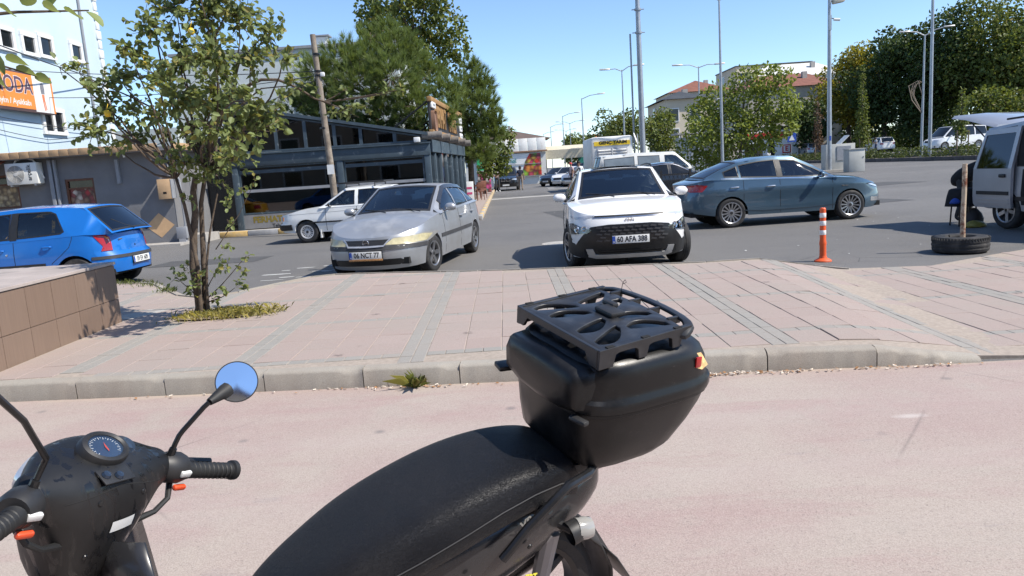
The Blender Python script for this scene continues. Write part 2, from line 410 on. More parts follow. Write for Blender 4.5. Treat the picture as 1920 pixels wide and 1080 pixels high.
# kerb stones along the front
def kerb_stone(p, q, h0, h1, depth, name='kerb_stone', material=M_KERB, parent=walk, gap=.004, front=-1, rnd=_r):
    p, q = Vector((*p, 0)), Vector((*q, 0)); L = (q-p).length; d = (q-p)/L; n = Vector((-d.y, d.x, 0))
    rings = []
    chip = rnd.choice([0, 0, 1, 2, 15, 16, 17]) if L > .6 else 0; ramp_ = abs(h1-h0) > .03
    for k in range(18):
        s = lerp(gap, L-gap, k/17); hh = lerp(h0, h1, k/17); c = .022+rnd.uniform(-.004, .005); j = rnd.uniform(-.003, .003)
        if (chip and abs(k-chip) < 2) or (ramp_ and rnd.random() < .45): c += rnd.uniform(.015, .035); c = min(c, max(.006, hh*.8))
        base = p + d*s
        prof = [(0, -.06), (0, hh-c), (c*.5, hh-c*.35), (c*1.3, hh), (depth, hh+.004), (depth, -.06)]
        rings.append([base + n*(u+j) + Vector((0, 0, z)) for u, z in prof])
    return MB().loft(rings).build(name, material, parent, ang=50)
JX = [-8.5, -7.75, -7.0, -6.3, -5.65, -4.9, -4.17, -3.44, -2.72, -1.93, -1.16, -.43, .3, 1.05, 1.79, 2.54, 3.25]
for a, b_ in zip(JX, JX[1:]):
    kerb_stone((a, yk(a)), (b_, yk(b_)), max(.012, zw(a, yk(a)+.1)), max(.012, zw(b_, yk(b_)+.1)), .105)
# edge stones along the street side
EDGE = WALK[20:]
for p, q in zip(EDGE, EDGE[1:]):
    n = max(1, int(math.dist(p, q)/.55+.5))
    for k in range(n):
        a = (lerp(p[0], q[0], k/n), lerp(p[1], q[1], k/n)); b_ = (lerp(p[0], q[0], (k+1)/n), lerp(p[1], q[1], (k+1)/n))
        kerb_stone(a, b_, zw(*a)+.006, zw(*b_)+.006, .09)
# rough broken asphalt edge at the right, low sand drift at the kerb
def blob_sheet(name, pts, z, material, zf=None):
    return dense_sheet(name, pts, material, zf or (lambda x, y: z), .25)
def wavy(cx, cy, rx, ry, n, rnd, j=.2):
    return [(cx+rx*(1+rnd.uniform(-j, j))*math.cos(2*math.pi*k/n), cy+ry*(1+rnd.uniform(-j, j))*math.sin(2*math.pi*k/n)) for k in range(n)]
rs = random.Random(5)
# leaf and cigarette-end litter in the gutter
b1, b2 = MB(), MB()
for k in range(210):
    x = rs.choice([rs.uniform(1.05, 3.3), rs.gauss(1.9, .18), rs.gauss(1.4, .12), rs.gauss(-.72, .2), rs.gauss(2.7, .2), rs.uniform(-3, 0)])
    if not (-3.6 < x < 3.4): continue
    y = yk(x)-abs(rs.gauss(.025, .03))-.012; a = rs.uniform(0, 6.28); d = Vector((math.cos(a), math.sin(a), rs.uniform(-.1, .3)))
    if rs.random() < .42:
        b1.tube([Vector((x, y, .014)), Vector((x, y, .014))+d*.026], .0042, 6)
    else:
        w = Vector((-d.y, d.x, rs.uniform(-.3, .5)))*rs.uniform(.006, .014); L = rs.uniform(.016, .04)
        p = Vector((x, y, .012))
        b2.add([p, p+d*L*.5+w, p+d*L, p+d*L*.5-w+Vector((0, 0, .004))], [(0, 1, 2), (0, 2, 3)])
stuff(b1.build('cigarette_ends', mat('filter_paper', (.7, .62, .52), .9, 0, .2, 20)), 'white cigarette ends scattered in the kerb gutter', 'litter')
stuff(b2.build('dry_leaves', mat('dry_leaf', (.30, .15, .06), .85, 0, .3, 20, island=.6), recalc=False), 'dry brown leaves scattered in the kerb gutter', 'litter')
b3 = MB()
for k in range(34):
    x = rs.uniform(-3, 9); y = rs.uniform(11, 30)
    if rs.random() < .25: x, y = rs.uniform(4.6, 6.5), rs.uniform(10.6, 13)
    if -9 < x < 12 and not inside((x, y), WALK):
        s_ = rs.uniform(.012, .035); a = rs.uniform(0, 6.28)
        b3.add([(x+s_*math.cos(a+q)*rs.uniform(.5, 1), y+s_*math.sin(a+q)*rs.uniform(.5, 1), .006+.01*rs.random()) for q in (0, 1.6, 3.1, 4.7)], [(0, 1, 2, 3)])
stuff(b3.build('paper_scraps', mat('scrap_white', (.7, .69, .66), .8), recalc=False), 'small white paper scraps strewn over the street', 'litter')
# raised terrace with tiled retaining wall
M_TILE = None
def m_tile():
    m, t, b = _nodes('brown_tile'); tc = nd(t, 'ShaderNodeNewGeometry').outputs['Position']
    mp = nd(t, 'ShaderNodeMapping'); mp.inputs['Scale'].default_value = (30, 30, 1.2); t.links.new(tc, mp.inputs[0])
    c = mixc(t, noise(t, mp.outputs[0], 2.0, 5, .7), (.13, .085, .06), (.25, .175, .13))
    oi = nd(t, 'ShaderNodeObjectInfo').outputs['Random']; c = mixc(t, .25, c, mixc(t, oi, (.14, .095, .07), (.24, .18, .14)))
    t.links.new(c, b.inputs['Base Color']); b.inputs['Roughness'].default_value = .42
    return m
M_TILE = m_tile()
ter = thing('raised_terrace', 'brown tiled retaining wall and raised terrace beside the quince tree', 'retaining wall')
TX, TY0, TY1, TZ = -4.36, 5.86, 8.2, .84
MB().box(((-9.2+TX-.02)/2, (TY0+TY1)/2+.01, TZ/2-.02), (9.2+TX-.02, TY1-TY0-.04, TZ-.02)).build('core', mat('grout', (.45, .39, .33), .9), ter, smooth=False)
MB().box(((-9.2+TX)/2+.005, (TY0+TY1)/2, TZ-.018), (9.2+TX+.03, TY1-TY0+.02, .03), None, .004).build('terrace_slab', mat('terrace_stone', (.36, .31, .285), .85, 0, .15, 2, .2, 90, dirt=(.25, .22, .2), world_co=True), ter, smooth=False)
tp = None
for r_, (z0, z1) in enumerate(((.13, .425), (.43, .80))):
    for k in range(6):
        y0 = TY0+.39*k; w = .385
        o = MB().box((TX-.003, y0+w/2, (z0+z1)/2), (.02, w, z1-z0), None, .0025).build('tile', M_TILE, ter, smooth=False)
for r_, (z0, z1) in enumerate(((.13, .425), (.43, .80))):
    for k in range(11):
        MB().box((TX-.02-.42*k-.21, TY0+.003, (z0+z1)/2), (.414, .02, z1-z0), None, .0025).build('tile', M_TILE, ter, smooth=False)
        MB().box((TX-.02-.42*k-.21, TY1-.003, (z0+z1)/2), (.414, .02, z1-z0), None, .0025).build('tile', M_TILE, ter, smooth=False)
MB().prism([(-6.2, 8.3), (-4.3, 8.3), (-4.0, 9.0), (-4.3, 9.1), (-4.6, 8.55), (-6.2, 8.6)], 'z', .12, .172).build('edging', M_CONC, walk)
# far pavement on the left of the side street, with painted kerb
pv = struct(MB().box((-1.77, 42, .06), (1.66, 36.5, .12)).build('pavement', M_SLAB, smooth=False))
M_KY = mat('kerb_yellow', (.62, .42, .16), .8, 0, .15, 5, dirt=(.4, .34, .26)); M_KG = mat('kerb_grey', (.33, .33, .33), .85, 0, .15, 5)
for k in range(36):
    MB().box((-.87, 24.2+k+.5, .07), (.13, .985, .16), None, .015).build('kerb_stone', M_KY if k % 2 else M_CONC, pv)
pr = struct(MB().box((-6.0, 24.6, .07), (7.9, 1.0, .14)).build('shopfront_pavement', M_CONC, smooth=False))
for k in range(8):
    MB().box((-9.8+k*.98, 24.03, .085), (.97, .14, .17), None, .015).build('kerb_stone', M_KY if k % 2 else M_KG, pr)
struct(MB().box((-13, 22.3, .035), (7, 1.3, .07)).build('kiosk_pavement', M_CONC, smooth=False))
struct(sheet('drain_strip', [(-.8, 40.4), (8.6, 41.3), (8.6, 42.7), (-.8, 41.9)], .006, mat('pale_concrete', (.36, .35, .33), .9, 0, .2, 1.5, world_co=True)))
struct(sheet('parking_apron', [(3.0, 52), (9, 47), (16, 56), (6, 75), (3.6, 75)], .005, mat('pale_asphalt', (.2, .195, .19), .9, 0, .2, .8, world_co=True)))
mh = thing('manhole_cover', 'pale round manhole cover in the asphalt beside the white crossover', 'manhole', (1.05, 15.2, 0))
MB().lathe([(0, .008), (.30, .008), (.31, .006), (.31, -.02)], 28).build('cover', mat('worn_iron', (.42, .40, .36), .7, .2, .25, 12), mh)
MB().lathe([(.315, -.02), (.315, .006), (.39, .006), (.4, -.02)], 28).build('ring', M_CONC, mh)

# worn remains of road paint near the corner
bpt = MB(); rw = random.Random(12)
for k in range(16):
    x, y = rw.uniform(-4.2, -2.4), 12.4+rw.uniform(-.9, 1.6); w, d = rw.uniform(.08, .3), rw.uniform(.03, .07)
    if not inside((x, y), WALK): bpt.add([(x+w*a*rw.uniform(.7, 1), y+d*b_*rw.uniform(.5, 1), .004) for a, b_ in ((-1, -1), (0, -1.2), (1, -.8), (1.1, .6), (.2, 1), (-1, .9))], [tuple(range(6))])
stuff(bpt.build('worn_road_paint', mat('road_paint', (.45, .45, .43), .8, 0, .2, 20), smooth=False, recalc=False), 'scraps of worn white road paint on the asphalt behind the quince tree', 'road paint')
for k, (x, y, w, d, rz_) in enumerate(((9.5, 21, 3.2, 1.6, .2), (2.2, 24, 1.4, 5.0, .1), (-6.5, 16.2, 2.4, 1.1, -.1), (14, 30, 5, 2.2, .3))):
    pts = [(x+math.cos(rz_)*a-math.sin(rz_)*b_, y+math.sin(rz_)*a+math.cos(rz_)*b_) for a, b_ in ((-w/2, -d/2), (0, -d/2*1.04), (w/2, -d/2), (w/2*1.03, 0), (w/2, d/2), (0, d/2*.97), (-w/2, d/2))]
    struct(sheet('asphalt_patch', pts, .0045, mat('patch_asphalt', (.075, .074, .073), .85, 0, .2, 3, .5, 120, world_co=True)))
# ------------------------------------------------------------------ car builder
M_TYRE = mat('tyre_rubber', (.022, .022, .023), .8, 0, .2, 20, .2, 150, dirt=(.07, .065, .06), dscale=6)
M_BLK = mat('black_plastic', (.018, .018, .019), .5, 0, .2, 15)
M_DKIN = mat('dark_interior', (.02, .02, .022), .8)
M_SEAT = mat('seat_cloth', (.045, .045, .05), .95, 0, .2, 30)
M_CHROME = mat('chrome', (.72, .72, .73), .18, 1.0, .05)
M_ALLOY = mat('alloy', (.42, .42, .43), .35, .9, .1, 30)
M_RIMDK = mat('rim_dark', (.03, .03, .032), .5, .2)
M_SEAM = mat('seam', (.008, .008, .008), .9, 0, 0)
M_PLATE = mat('plate_white', (.72, .72, .70), .45, 0, .05)
M_PLTXT = mat('plate_black', (.01, .01, .01), .5, 0, 0)
M_PLBLUE = mat('plate_blue', (.02, .07, .35), .5, 0, 0)
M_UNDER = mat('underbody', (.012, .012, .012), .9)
G_CLEAR = glass('glass_clear', (.62, .70, .68), .05)
G_TINT = glass('glass_tint', (.10, .12, .13), .05)
G_MID = glass('glass_mid', (.34, .40, .41), .05)
G_LAMP = glass('lamp_lens', (.85, .87, .88), .06)
def paint(name, col, metal=.35, rough=.38, coat=.9, dirt=None, **k): return mat(name, col, rough, metal, .05, 2.5, 0, 1, coat, .5, dirt, **k)

class Car:
    """x forward, y left, z up, origin on the ground in the middle of the car"""
    def __init__(s, root, sp, body):
        s.root, s.sp, s.body = root, sp, body
        s.hL, s.hW = sp['L']/2, sp['W']/2
        s.xa = (s.hL - sp['fo'], s.hL - sp['fo'] - sp['wb'])      # axles
        s.outline()
    # -- plan outline
    def xf(s, y, front=True):
        n, m = s.sp['planf'] if front else s.sp['planr']
        return s.hL*(max(0, 1-(abs(y)/s.hW)**m))**(1/n)
    def yw(s, x):
        n, m = s.sp['planf'] if x > 0 else s.sp['planr']
        return s.hW*(max(0, 1-(abs(x)/s.hL)**n))**(1/m)
    def outline(s):
        sp = s.sp; pts = []
        for k in range(13): y = s.hW*.90*k/12; pts.append((s.xf(y), y))
        x0 = s.xf(s.hW*.90); x1 = -s.xf(s.hW*.90, False)
        R = sp['ar']; xs = set(np.linspace(x0, x1, 26)[1:-1].tolist())
        for xa in s.xa:
            xs = {x for x in xs if abs(x-xa) > R*1.06}
            for q in (1.03, .999, .97, .9, .8, .65, .45, .23, 0): xs |= {xa+R*q, xa-R*q}
        for x in sorted(xs, reverse=True):
            if x1 < x < x0: pts.append((x, s.yw(x)))
        for k in range(13): y = s.hW*.90*(1-k/12); pts.append((-s.xf(y, False), y))
        s.pts = pts
        d = [0]
        for a, b in zip(pts, pts[1:]): d.append(d[-1]+math.dist(a, b))
        s.d = d; s.S = d[-1]
    def pt(s, sg):
        """signed perimeter coordinate -> plan point; 0 front centre, + left side, beyond S wraps to the right"""
        S = s.S
        while sg > S: sg -= 2*S
        while sg < -S: sg += 2*S
        a = abs(sg); i = int(np.searchsorted(s.d, a)); i = max(1, min(len(s.d)-1, i))
        t = (a-s.d[i-1])/max(1e-9, s.d[i]-s.d[i-1])
        x = lerp(s.pts[i-1][0], s.pts[i][0], t); y = lerp(s.pts[i-1][1], s.pts[i][1], t)
        return x, (y if sg >= 0 else -y)
    def sig(s, kind, v):
        """'f' y on the front, 'l'/'r' x on a side, 'b' y on the back"""
        if kind in 'fb' and abs(v) > .9*s.hW:
            a = float(np.interp((-1 if kind == 'f' else 1)*s.xf(v, kind == 'f'), [-p[0] for p in s.pts], s.d))
            return math.copysign(a, v) if kind == 'f' else (a if v >= 0 else 2*s.S-a)
        if kind == 'f':
            ys = [p[1] for p in s.pts[:13]]; return math.copysign(np.interp(abs(v), ys, s.d[:13]), v)
        if kind == 'b':
            ys = [p[1] for p in s.pts[-13:]][::-1]; a = np.interp(abs(v), ys, s.d[-13:][::-1])
            return a if v >= 0 else 2*s.S-a
        xs = [-p[0] for p in s.pts]; a = float(np.interp(-v, xs, s.d))
        return a if kind == 'l' else -a
    def wall(s, x, y, z):
        sp = s.sp
        if x > 0: w = sm((x/s.hL-.66)/.3); x2 = x - pw(sp['offf'], z)*w
        else: w = sm((-x/s.hL-.66)/.3); x2 = x + pw(sp['offr'], z)*w
        return Vector((x2, y*(1-pw(sp['offs'], z)/s.hW), z))
    def zb(s, x):
        z = pw(s.sp['sill'], x)
        for xa in s.xa:
            d = abs(x-xa); R = s.sp['ar']
            if d < R: z = max(z, s.sp['wr']+.0+math.sqrt(R*R-d*d)*s.sp.get('asq', 1))
        return z
    def zt(s, x): return pw(s.sp['belt'], x)
    def surf(s, sg, z):
        x, y = s.pt(sg); return s.wall(x, y, z)
    def snrm(s, sg, z):
        e = .012
        a = s.surf(sg+e, z)-s.surf(sg-e, z); b = s.surf(sg, z+e)-s.surf(sg, z-e)
        n = a.cross(b)
        return n.normalized() if n.length > 1e-9 else Vector((1, 0, 0))
    # -- generic patch on a param surface
    def patch(s, poly, material, name, off=.004, thick=.012, parent=None, step=.09, fn=None, nf=None, smooth=True):
        if fn is None:
            q0 = poly[0][0]; poly = [(a - 2*s.S*round((a-q0)/(2*s.S)), b) for a, b in poly]
        fn = fn or s.surf; nf = nf or s.snrm
        P = [Vector(p) for p in poly]; n0 = len(P); pts = []
        for i in range(n0):
            a, b = P[i], P[(i+1) % n0]; k = max(1, int((b-a).length/step))
            pts += [a.lerp(b, q/k) for q in range(k)]
        nb = len(pts); edges = [(i, (i+1) % nb) for i in range(nb)]
        pl = [p[:] for p in pts]
        xs = [p.x for p in pts]; zs = [p.y for p in pts]
        if min(max(xs)-min(xs), max(zs)-min(zs)) > step*1.3:
            for x in np.arange(min(xs)+step*.5, max(xs), step):
                for z in np.arange(min(zs)+step*.5, max(zs), step):
                    if inside((x, z), pl) and min((Vector((x, z))-q).length for q in pts) > step*.35: pts.append(Vector((x, z)))
        r = mgeo.delaunay_2d_cdt(pts, edges, [], 0, 1e-6)
        fs = [f for f in r[2] if inside(((r[0][f[0]]+r[0][f[1]]+r[0][f[2]])/3)[:], pl)]
        co = r[0]; bm = MB()
        top = [fn(v.x, v.y)+nf(v.x, v.y)*off for v in co]
        bm.add(top, fs)
        if thick:
            cnt = {}
            for f in fs:
                for i in range(3):
                    e = (f[i], f[(i+1) % 3]); cnt[tuple(sorted(e))] = cnt.get(tuple(sorted(e)), 0)+1
            low = [fn(v.x, v.y)+nf(v.x, v.y)*(off-thick) for v in co]; o = len(bm.v); bm.v += [tuple(v) for v in low]
            for (a, b), c in cnt.items():
                if c == 1: bm.f.append((a, b, o+b, o+a))
        return bm.build(name, material, parent or s.root, smooth=smooth, ang=50)
    def strip(s, line, w, material, name, off=.003, parent=None, thick=.008):
        """thin band along a polyline in (sigma,z)"""
        L = [Vector(p) for p in line]; a, b = [], []
        for i, p in enumerate(L):
            d = (L[min(i+1, len(L)-1)]-L[max(i-1, 0)]).normalized(); n = Vector((-d.y, d.x))*w/2
            a.append(p+n); b.append(p-n)
        return s.patch([*[v[:] for v in a], *[v[:] for v in b[::-1]]], material, name, off, thick, parent)
    # -- main shell
    def shell(s, nz=11):
        sp = s.sp; root = s.root
        full = s.pts + [(x, -y) for x, y in s.pts[::-1][1:-1]]
        rings = []
        for k in range(nz+1):
            t = k/nz; ring = []
            for x, y in full:
                z = lerp(s.zb(x), s.zt(x), t); ring.append(s.wall(x, y, z))
            rings.append(ring)
        b = MB().loft(rings, True, False, False)
        # inner return of arches and sill
        ring2 = []
        for x, y in full:
            p = s.wall(x, y, s.zb(x)); ring2.append(Vector((p.x*.985, p.y*.9, p.z+.01)))
        b.loft([rings[0], ring2], True, False, False)
        # hood and boot decks
        def deck(sel, crown):
            rows = []
            for (x, y) in sel:
                e = s.wall(x, y, s.zt(x)); row = []
                for k in range(13):
                    u = -1+k/6
                    row.append(Vector((e.x, e.y*u, e.z + crown(x, e.y)*(1-abs(u)**2.4))))
                rows.append(row)
            b.grid(rows)
        fr = [p for p in s.pts if p[0] >= sp['cowl']-.25]; wid = lambda y: min(1, abs(y)/(s.hW*.8))
        deck(fr, lambda x, y: sp['hcrown']*wid(y)*sm((s.hL-x)/.5+.15))
        rr = [p for p in s.pts if p[0] <= sp['tail']+.2]
        if len(rr) > 3: deck(rr, lambda x, y: sp.get('tcrown', .03)*wid(y))
        s.shell_o = b.build('body', s.body, root, ang=40)
        # underside
        b = MB(); sil = pw(sp['sill'], 0)
        b.box((0, 0, sil+.06), (sp['L']-.3, sp['W']*.74, .1))
        for xa in s.xa:
            b.lathe([(0, -.01), (sp['ar']*.99, -.01)], 20, Matrix.Translation((xa, 0, sp['wr'])) @ Matrix.Rotation(math.pi/2, 4, 'X'))
            prof = [(sp['ar']*.995, -s.hW*.86), (sp['ar']*.995, s.hW*.86)]
            rings = [[Vector((xa+sp['ar']*.995*math.cos(a), yy, sp['wr']+sp['ar']*.995*math.sin(a))) for a in np.linspace(0, math.pi, 14)] for yy in (-s.hW*.86, s.hW*.86)]
            b.grid(rings)
        b.build('underbody', M_UNDER, root, smooth=False)
    # -- greenhouse
    def re(s, x):
        """roof edge (y,z) at x"""
        ed = s.sp['edge']
        return pw([(a, b) for a, b, c in ed], x), pw([(a, c) for a, b, c in ed], x)
    def side(s, x, z):
        zb_ = s.zt(x); base = s.wall(x, s.yw(x), zb_); ye, ze = s.re(x)
        t = max(-.25, min(1, (z-zb_)/max(.03, ze-zb_))); tt = max(0, t)
        return Vector((lerp(base.x, x, 1), lerp(base.y, ye, t)+.028*4*tt*(1-tt)*min(1, (ze-zb_)/.4), z))
    def sidef(s, sgn):
        def f(x, z): v = s.side(x, z); return Vector((v.x, v.y*sgn, v.z))
        def n(x, z):
            e = .01; a = f(x+e, z)-f(x-e, z); b = f(x, z+e)-f(x, z-e); q = a.cross(b).normalized()
            return q if q.y*sgn > 0 else -q
        return f, n
    def greenhouse(s, windows, interior=True, gl=None, ws_gl=None, rw_gl=None, frit=True, wheel_side=1):
        sp = s.sp; ed = sp['edge']; x0, x1 = ed[0][0], ed[-1][0]; root = s.root
        xs = sorted(set([a for a, b, c in ed] + np.linspace(x0, x1, 30).tolist()))
        outer = [(x, s.zt(x)-.012) for x in xs] + [(x, s.re(x)[1]) for x in xs[::-1]]
        # drop degenerate doubles
        o2 = []
        for p in outer:
            if not o2 or math.dist(p, o2[-1]) > .004: o2.append(p)
        if math.dist(o2[0], o2[-1]) < .004: o2.pop()
        for sgn in (1, -1):
            f, n = s.sidef(sgn)
            pts = [Vector(p) for p in o2]; edges = [(i, (i+1) % len(pts)) for i in range(len(pts))]
            for w in windows:
                q = w['poly']; o = len(pts); m = []
                for i in range(len(q)):
                    a, c = Vector(q[i]), Vector(q[(i+1) % len(q)]); k = max(1, int((c-a).length/.12)); m += [a.lerp(c, j/k) for j in range(k)]
                pts += m; edges += [(o+i, o+(i+1) % len(m)) for i in range(len(m))]
            r = mgeo.delaunay_2d_cdt(pts, edges, [], 0, 1e-6)
            fs = []
            for t in r[2]:
                c = ((r[0][t[0]]+r[0][t[1]]+r[0][t[2]])/3)[:]
                if inside(c, o2) and not any(inside(c, w['poly']) for w in windows): fs.append(t)
            MB().add([f(v.x, v.y) for v in r[0]], fs).build('window_surround', s.body, root, ang=180, solid=.0)
            for w in windows:
                g = s.patch(w['poly'], w.get('glass', gl or G_MID), 'side_window', -.004, 0, root, .12, f, n)
                # black rubber frame
                q = w['poly']; m = len(q); c = sum((Vector(p) for p in q), Vector((0, 0)))/m
                inn = []
                for i in range(m):
                    a, bb, cc = Vector(q[i-1]), Vector(q[i]), Vector(q[(i+1) % m])
                    d1 = (bb-a).normalized(); d2 = (cc-bb).normalized(); n1 = Vector((-d1.y, d1.x)); n2 = Vector((-d2.y, d2.x))
                    bis = (n1+n2); bis = bis.normalized()/max(.4, math.sqrt((1+n1.dot(n2))/2)) if bis.length > 1e-6 else n1
                    if (bb+bis*.01-c).length > (bb-c).length and False: bis = -bis
                    inn.append(bb+bis*w.get('fr', .022))
                area = sum(q[i-1][0]*q[i][1]-q[i][0]*q[i-1][1] for i in range(m))
                if area < 0: inn = [Vector(q[i])*2-inn[i] for i in range(m)]
                bm = MB()
                for i in range(m):
                    a, bb = Vector(q[i-1]), Vector(q[i]); ia, ib = inn[i-1], inn[i]; k = max(1, int((bb-a).length/.15))
                    for j in range(k):
                        A, B, C, D = a.lerp(bb, j/k), a.lerp(bb, (j+1)/k), ia.lerp(ib, (j+1)/k), ia.lerp(ib, j/k)
                        bm.add([f(*v)+n(*v)*.003 for v in (A, B, C, D)], [(0, 1, 2, 3)])
                bm.build('window_frame', w.get('frm', M_BLK), g, recalc=False)
        # windscreen, roof, rear window as one sheet of rows across
        crown = sp.get('rcrown', .035)
        ins = sp.get('apil', .91); uu = [-1, -ins] + [ins*(k/5-1) for k in range(1, 10)] + [ins, 1]
        def glazing(xa, xb_, bow_a, bow_b, gmat, nm, cr_a, cr_b):
            rows = []; n = 9; tt = [0, .05] + [lerp(.05, .95, k/6) for k in range(1, 6)] + [.95, 1]
            for t in tt:
                x = lerp(xa, xb_, t); y, z = s.re(x); row = []
                for u in uu:
                    bow = lerp(bow_a, bow_b, t); c = lerp(cr_a, cr_b, t)
                    row.append(Vector((x+bow*(1-u*u), y*u, z+c*(1-abs(u)**2.2))))
                rows.append(row)
            nr, nc = len(rows), len(uu); bg_, bf = MB(), MB()
            V = [p for r_ in rows for p in r_]; fg, ff = [], []
            for i in range(nr-1):
                for j in range(nc-1):
                    q = (i*nc+j, i*nc+j+1, (i+1)*nc+j+1, (i+1)*nc+j)
                    (fg if 0 < j < nc-2 and 0 < i < nr-2 else ff).append(q)
            MB().add(V, ff).build(nm+'_surround', s.body, root, ang=180)
            g = MB().add(V, fg).build(nm, gmat, root, ang=180)
            # black band round the glass
            bb = MB(); w = .05
            def P(i, j, a, b_):   # blend inward
                return rows[i][j]
            up = Vector((0, 0, .002))
            ring = [(1, j) for j in range(1, nc-1)] + [(i, nc-2) for i in range(2, nr-1)] + [(nr-2, j) for j in range(nc-3, 0, -1)] + [(i, 1) for i in range(nr-3, 1, -1)]
            cen = rows[nr//2][nc//2]; A, B = [], []
            for i, j in ring:
                p = rows[i][j]
                ii = i + (1 if i == 1 else -1 if i == nr-2 else 0)*.42; jj = j + (1 if j == 1 else -1 if j == nc-2 else 0)*.32
                i0, j0 = int(ii), int(jj); fi, fj = ii-i0, jj-j0
                q = rows[i0][j0].lerp(rows[i0][min(j0+1, nc-1)], fj).lerp(rows[min(i0+1, nr-1)][j0].lerp(rows[min(i0+1, nr-1)][min(j0+1, nc-1)], fj), fi)
                nrm = (p-Vector((0, 0, .3))-Vector((p.x*.8, 0, 0))).normalized()
                A.append(p+nrm*.004); B.append(q+nrm*.004)
            m = len(A)
            if frit: bb.add(A+B, [(i, (i+1) % m, m+(i+1) % m, m+i) for i in range(m)]).build(nm+'_seal', M_BLK, g, recalc=False)
            return g
        xwt, xrt = sp['wtop'], sp['rtop']
        s.ws = glazing(x1, xwt, sp.get('wbow', .12), sp.get('wbow2', .05), ws_gl or G_MID, 'windscreen', sp.get('ccrown', .03), crown)
        s.rw = glazing(x0, xrt, -sp.get('rbow', .08), -.03, rw_gl or G_TINT, 'rear_window', sp.get('ccrown2', .02), crown)
        rows = []
        for k in range(13):
            t = k/12; x = lerp(xwt, xrt, t); y, z = s.re(x); bow = lerp(sp.get('wbow2', .05), -.03, t)
            rows.append([Vector((x+bow*(1-u*u), y*u, z+crown*(1-abs(u)**2.2))) for u in uu])
        s.roof = MB().grid(rows).build('roof', s.body, root, ang=180)
        if interior:
            zf = sp['sill'][0][1]+.12; xc = sp['cowl']; bw = s.hW*.82
            b = MB(); b.box(((xc+x0)/2+.1, 0, zf+.05), (xc-x0-.2, bw*2, .06)); b.box((xc-.02, 0, (zf+s.zt(xc))/2), (.05, bw*2, s.zt(xc)-zf))
            b2 = min(bw, s.yw(x0+.2)*.8); b.box((x0+.24, 0, (zf+s.zt(x0))/2-.05), (.05, b2*2, s.zt(x0)-zf-.1))
            b.box((x0+.36, 0, s.zt(x0+.3)-.1), (.4, b2*2, .03))
            b.build('cabin_floor', M_DKIN, root, smooth=False)
            dash = [(xc+.12, s.zt(xc)-.03), (xc-.28, s.zt(xc)+.0), (xc-.42, s.zt(xc)-.07), (xc-.38, s.zt(xc)-.32), (xc, s.zt(xc)-.35)]
            MB().prism(dash, 'y', -bw, bw).build('dashboard', M_DKIN, root, smooth=False)
            for (sx, sy, w) in ((xc-1.1, .37, .5), (xc-1.1, -.37, .5), (xc-1.95, 0, 1.25)):
                if sx < x0+.15: sx = x0+.35
                b = MB(); zs = zf+.22
                b.box((sx+.05, sy, zs), (.5, w, .16), None, .05)
                top = min(zs+.63, s.re(sx-.34)[1]-.16); hh = top-zs-.03
                b.box((sx-.22, sy, zs+.03+hh/2), (.16, w*.94, hh), Matrix.Rotation(-.22, 3, 'Y'), .05)
                if s.re(sx-.34)[1]-.06 > zs+.74:
                    for q in ((0,) if w < .8 else (-.36, .36)): b.box((sx-.3, sy+q, zs+.66), (.1, .25, .15), Matrix.Rotation(-.15, 3, 'Y'), .04)
                b.build('seat', M_SEAT, root)
            R_ = Matrix.Translation((xc-.46, .37*wheel_side, s.zt(xc)+.0)) @ Matrix.Rotation(rad(-65), 4, 'Y')
            MB().lathe([(.18+.014*math.cos(a), .014*math.sin(a)) for a in np.linspace(0, 2*math.pi, 7)[:-1]], 24, R_, closed=True).add([R_ @ Vector(v) for v in ((-.17, -.02, 0), (.17, -.02, 0), (.17, .03, 0), (-.17, .03, 0), (-.03, -.17, 0), (.03, -.17, 0), (.03, 0, 0), (-.03, 0, 0))], [(0, 1, 2, 3), (4, 5, 6, 7)]).build('steering_wheel', M_BLK, root)
            xm, zm = lerp(x1, xwt, .86)-.12, s.re(lerp(x1, xwt, .86))[1]-.04
            MB().box((xm, 0, zm), (.04, .22, .07), None, .012).build('rear_view_mirror', M_BLK, root)
    # -- wheels
    def wheels(s, rimfn, track=None, steer=0):
        sp = s.sp; r = sp['wr']; tw = sp.get('tw', .19); ty = s.hW - sp.get('inset', .03) - tw/2
        protoT = protoR = None
        for xa, front in zip(s.xa, (True, False)):
            for sgn in (1, -1):
                rr = sp.get('rim', .62)*r
                if protoT is None:
                    h = tw/2
                    prof = [(rr, -h*.8), (rr+.01, -h*.95), (lerp(rr, r, .5), -h*1.05), (r*.93, -h), (r*.985, -h*.8), (r, -h*.55), (r, -h*.2), (r-.007, -h*.19), (r-.007, -h*.12), (r, -h*.11), (r, h*.11), (r-.007, h*.12), (r-.007, h*.19), (r, h*.2), (r, h*.55), (r*.985, h*.8), (r*.93, h), (lerp(rr, r, .5), h*1.05), (rr+.01, h*.95), (rr, h*.8)]
                    W = MB().lathe(prof, 36, Matrix.Rotation(-math.pi/2, 4, 'X')).build('wheel', M_TYRE, s.root, ang=40); protoT = W
                    R = rimfn(rr, tw, W); protoR = R
                else:
                    W = copy_tree(protoT, s.root)
                W.location = (xa, ty*sgn, r); W.rotation_euler = (0, random.uniform(0, 6), (0 if sgn > 0 else math.pi) + (steer if front else 0))
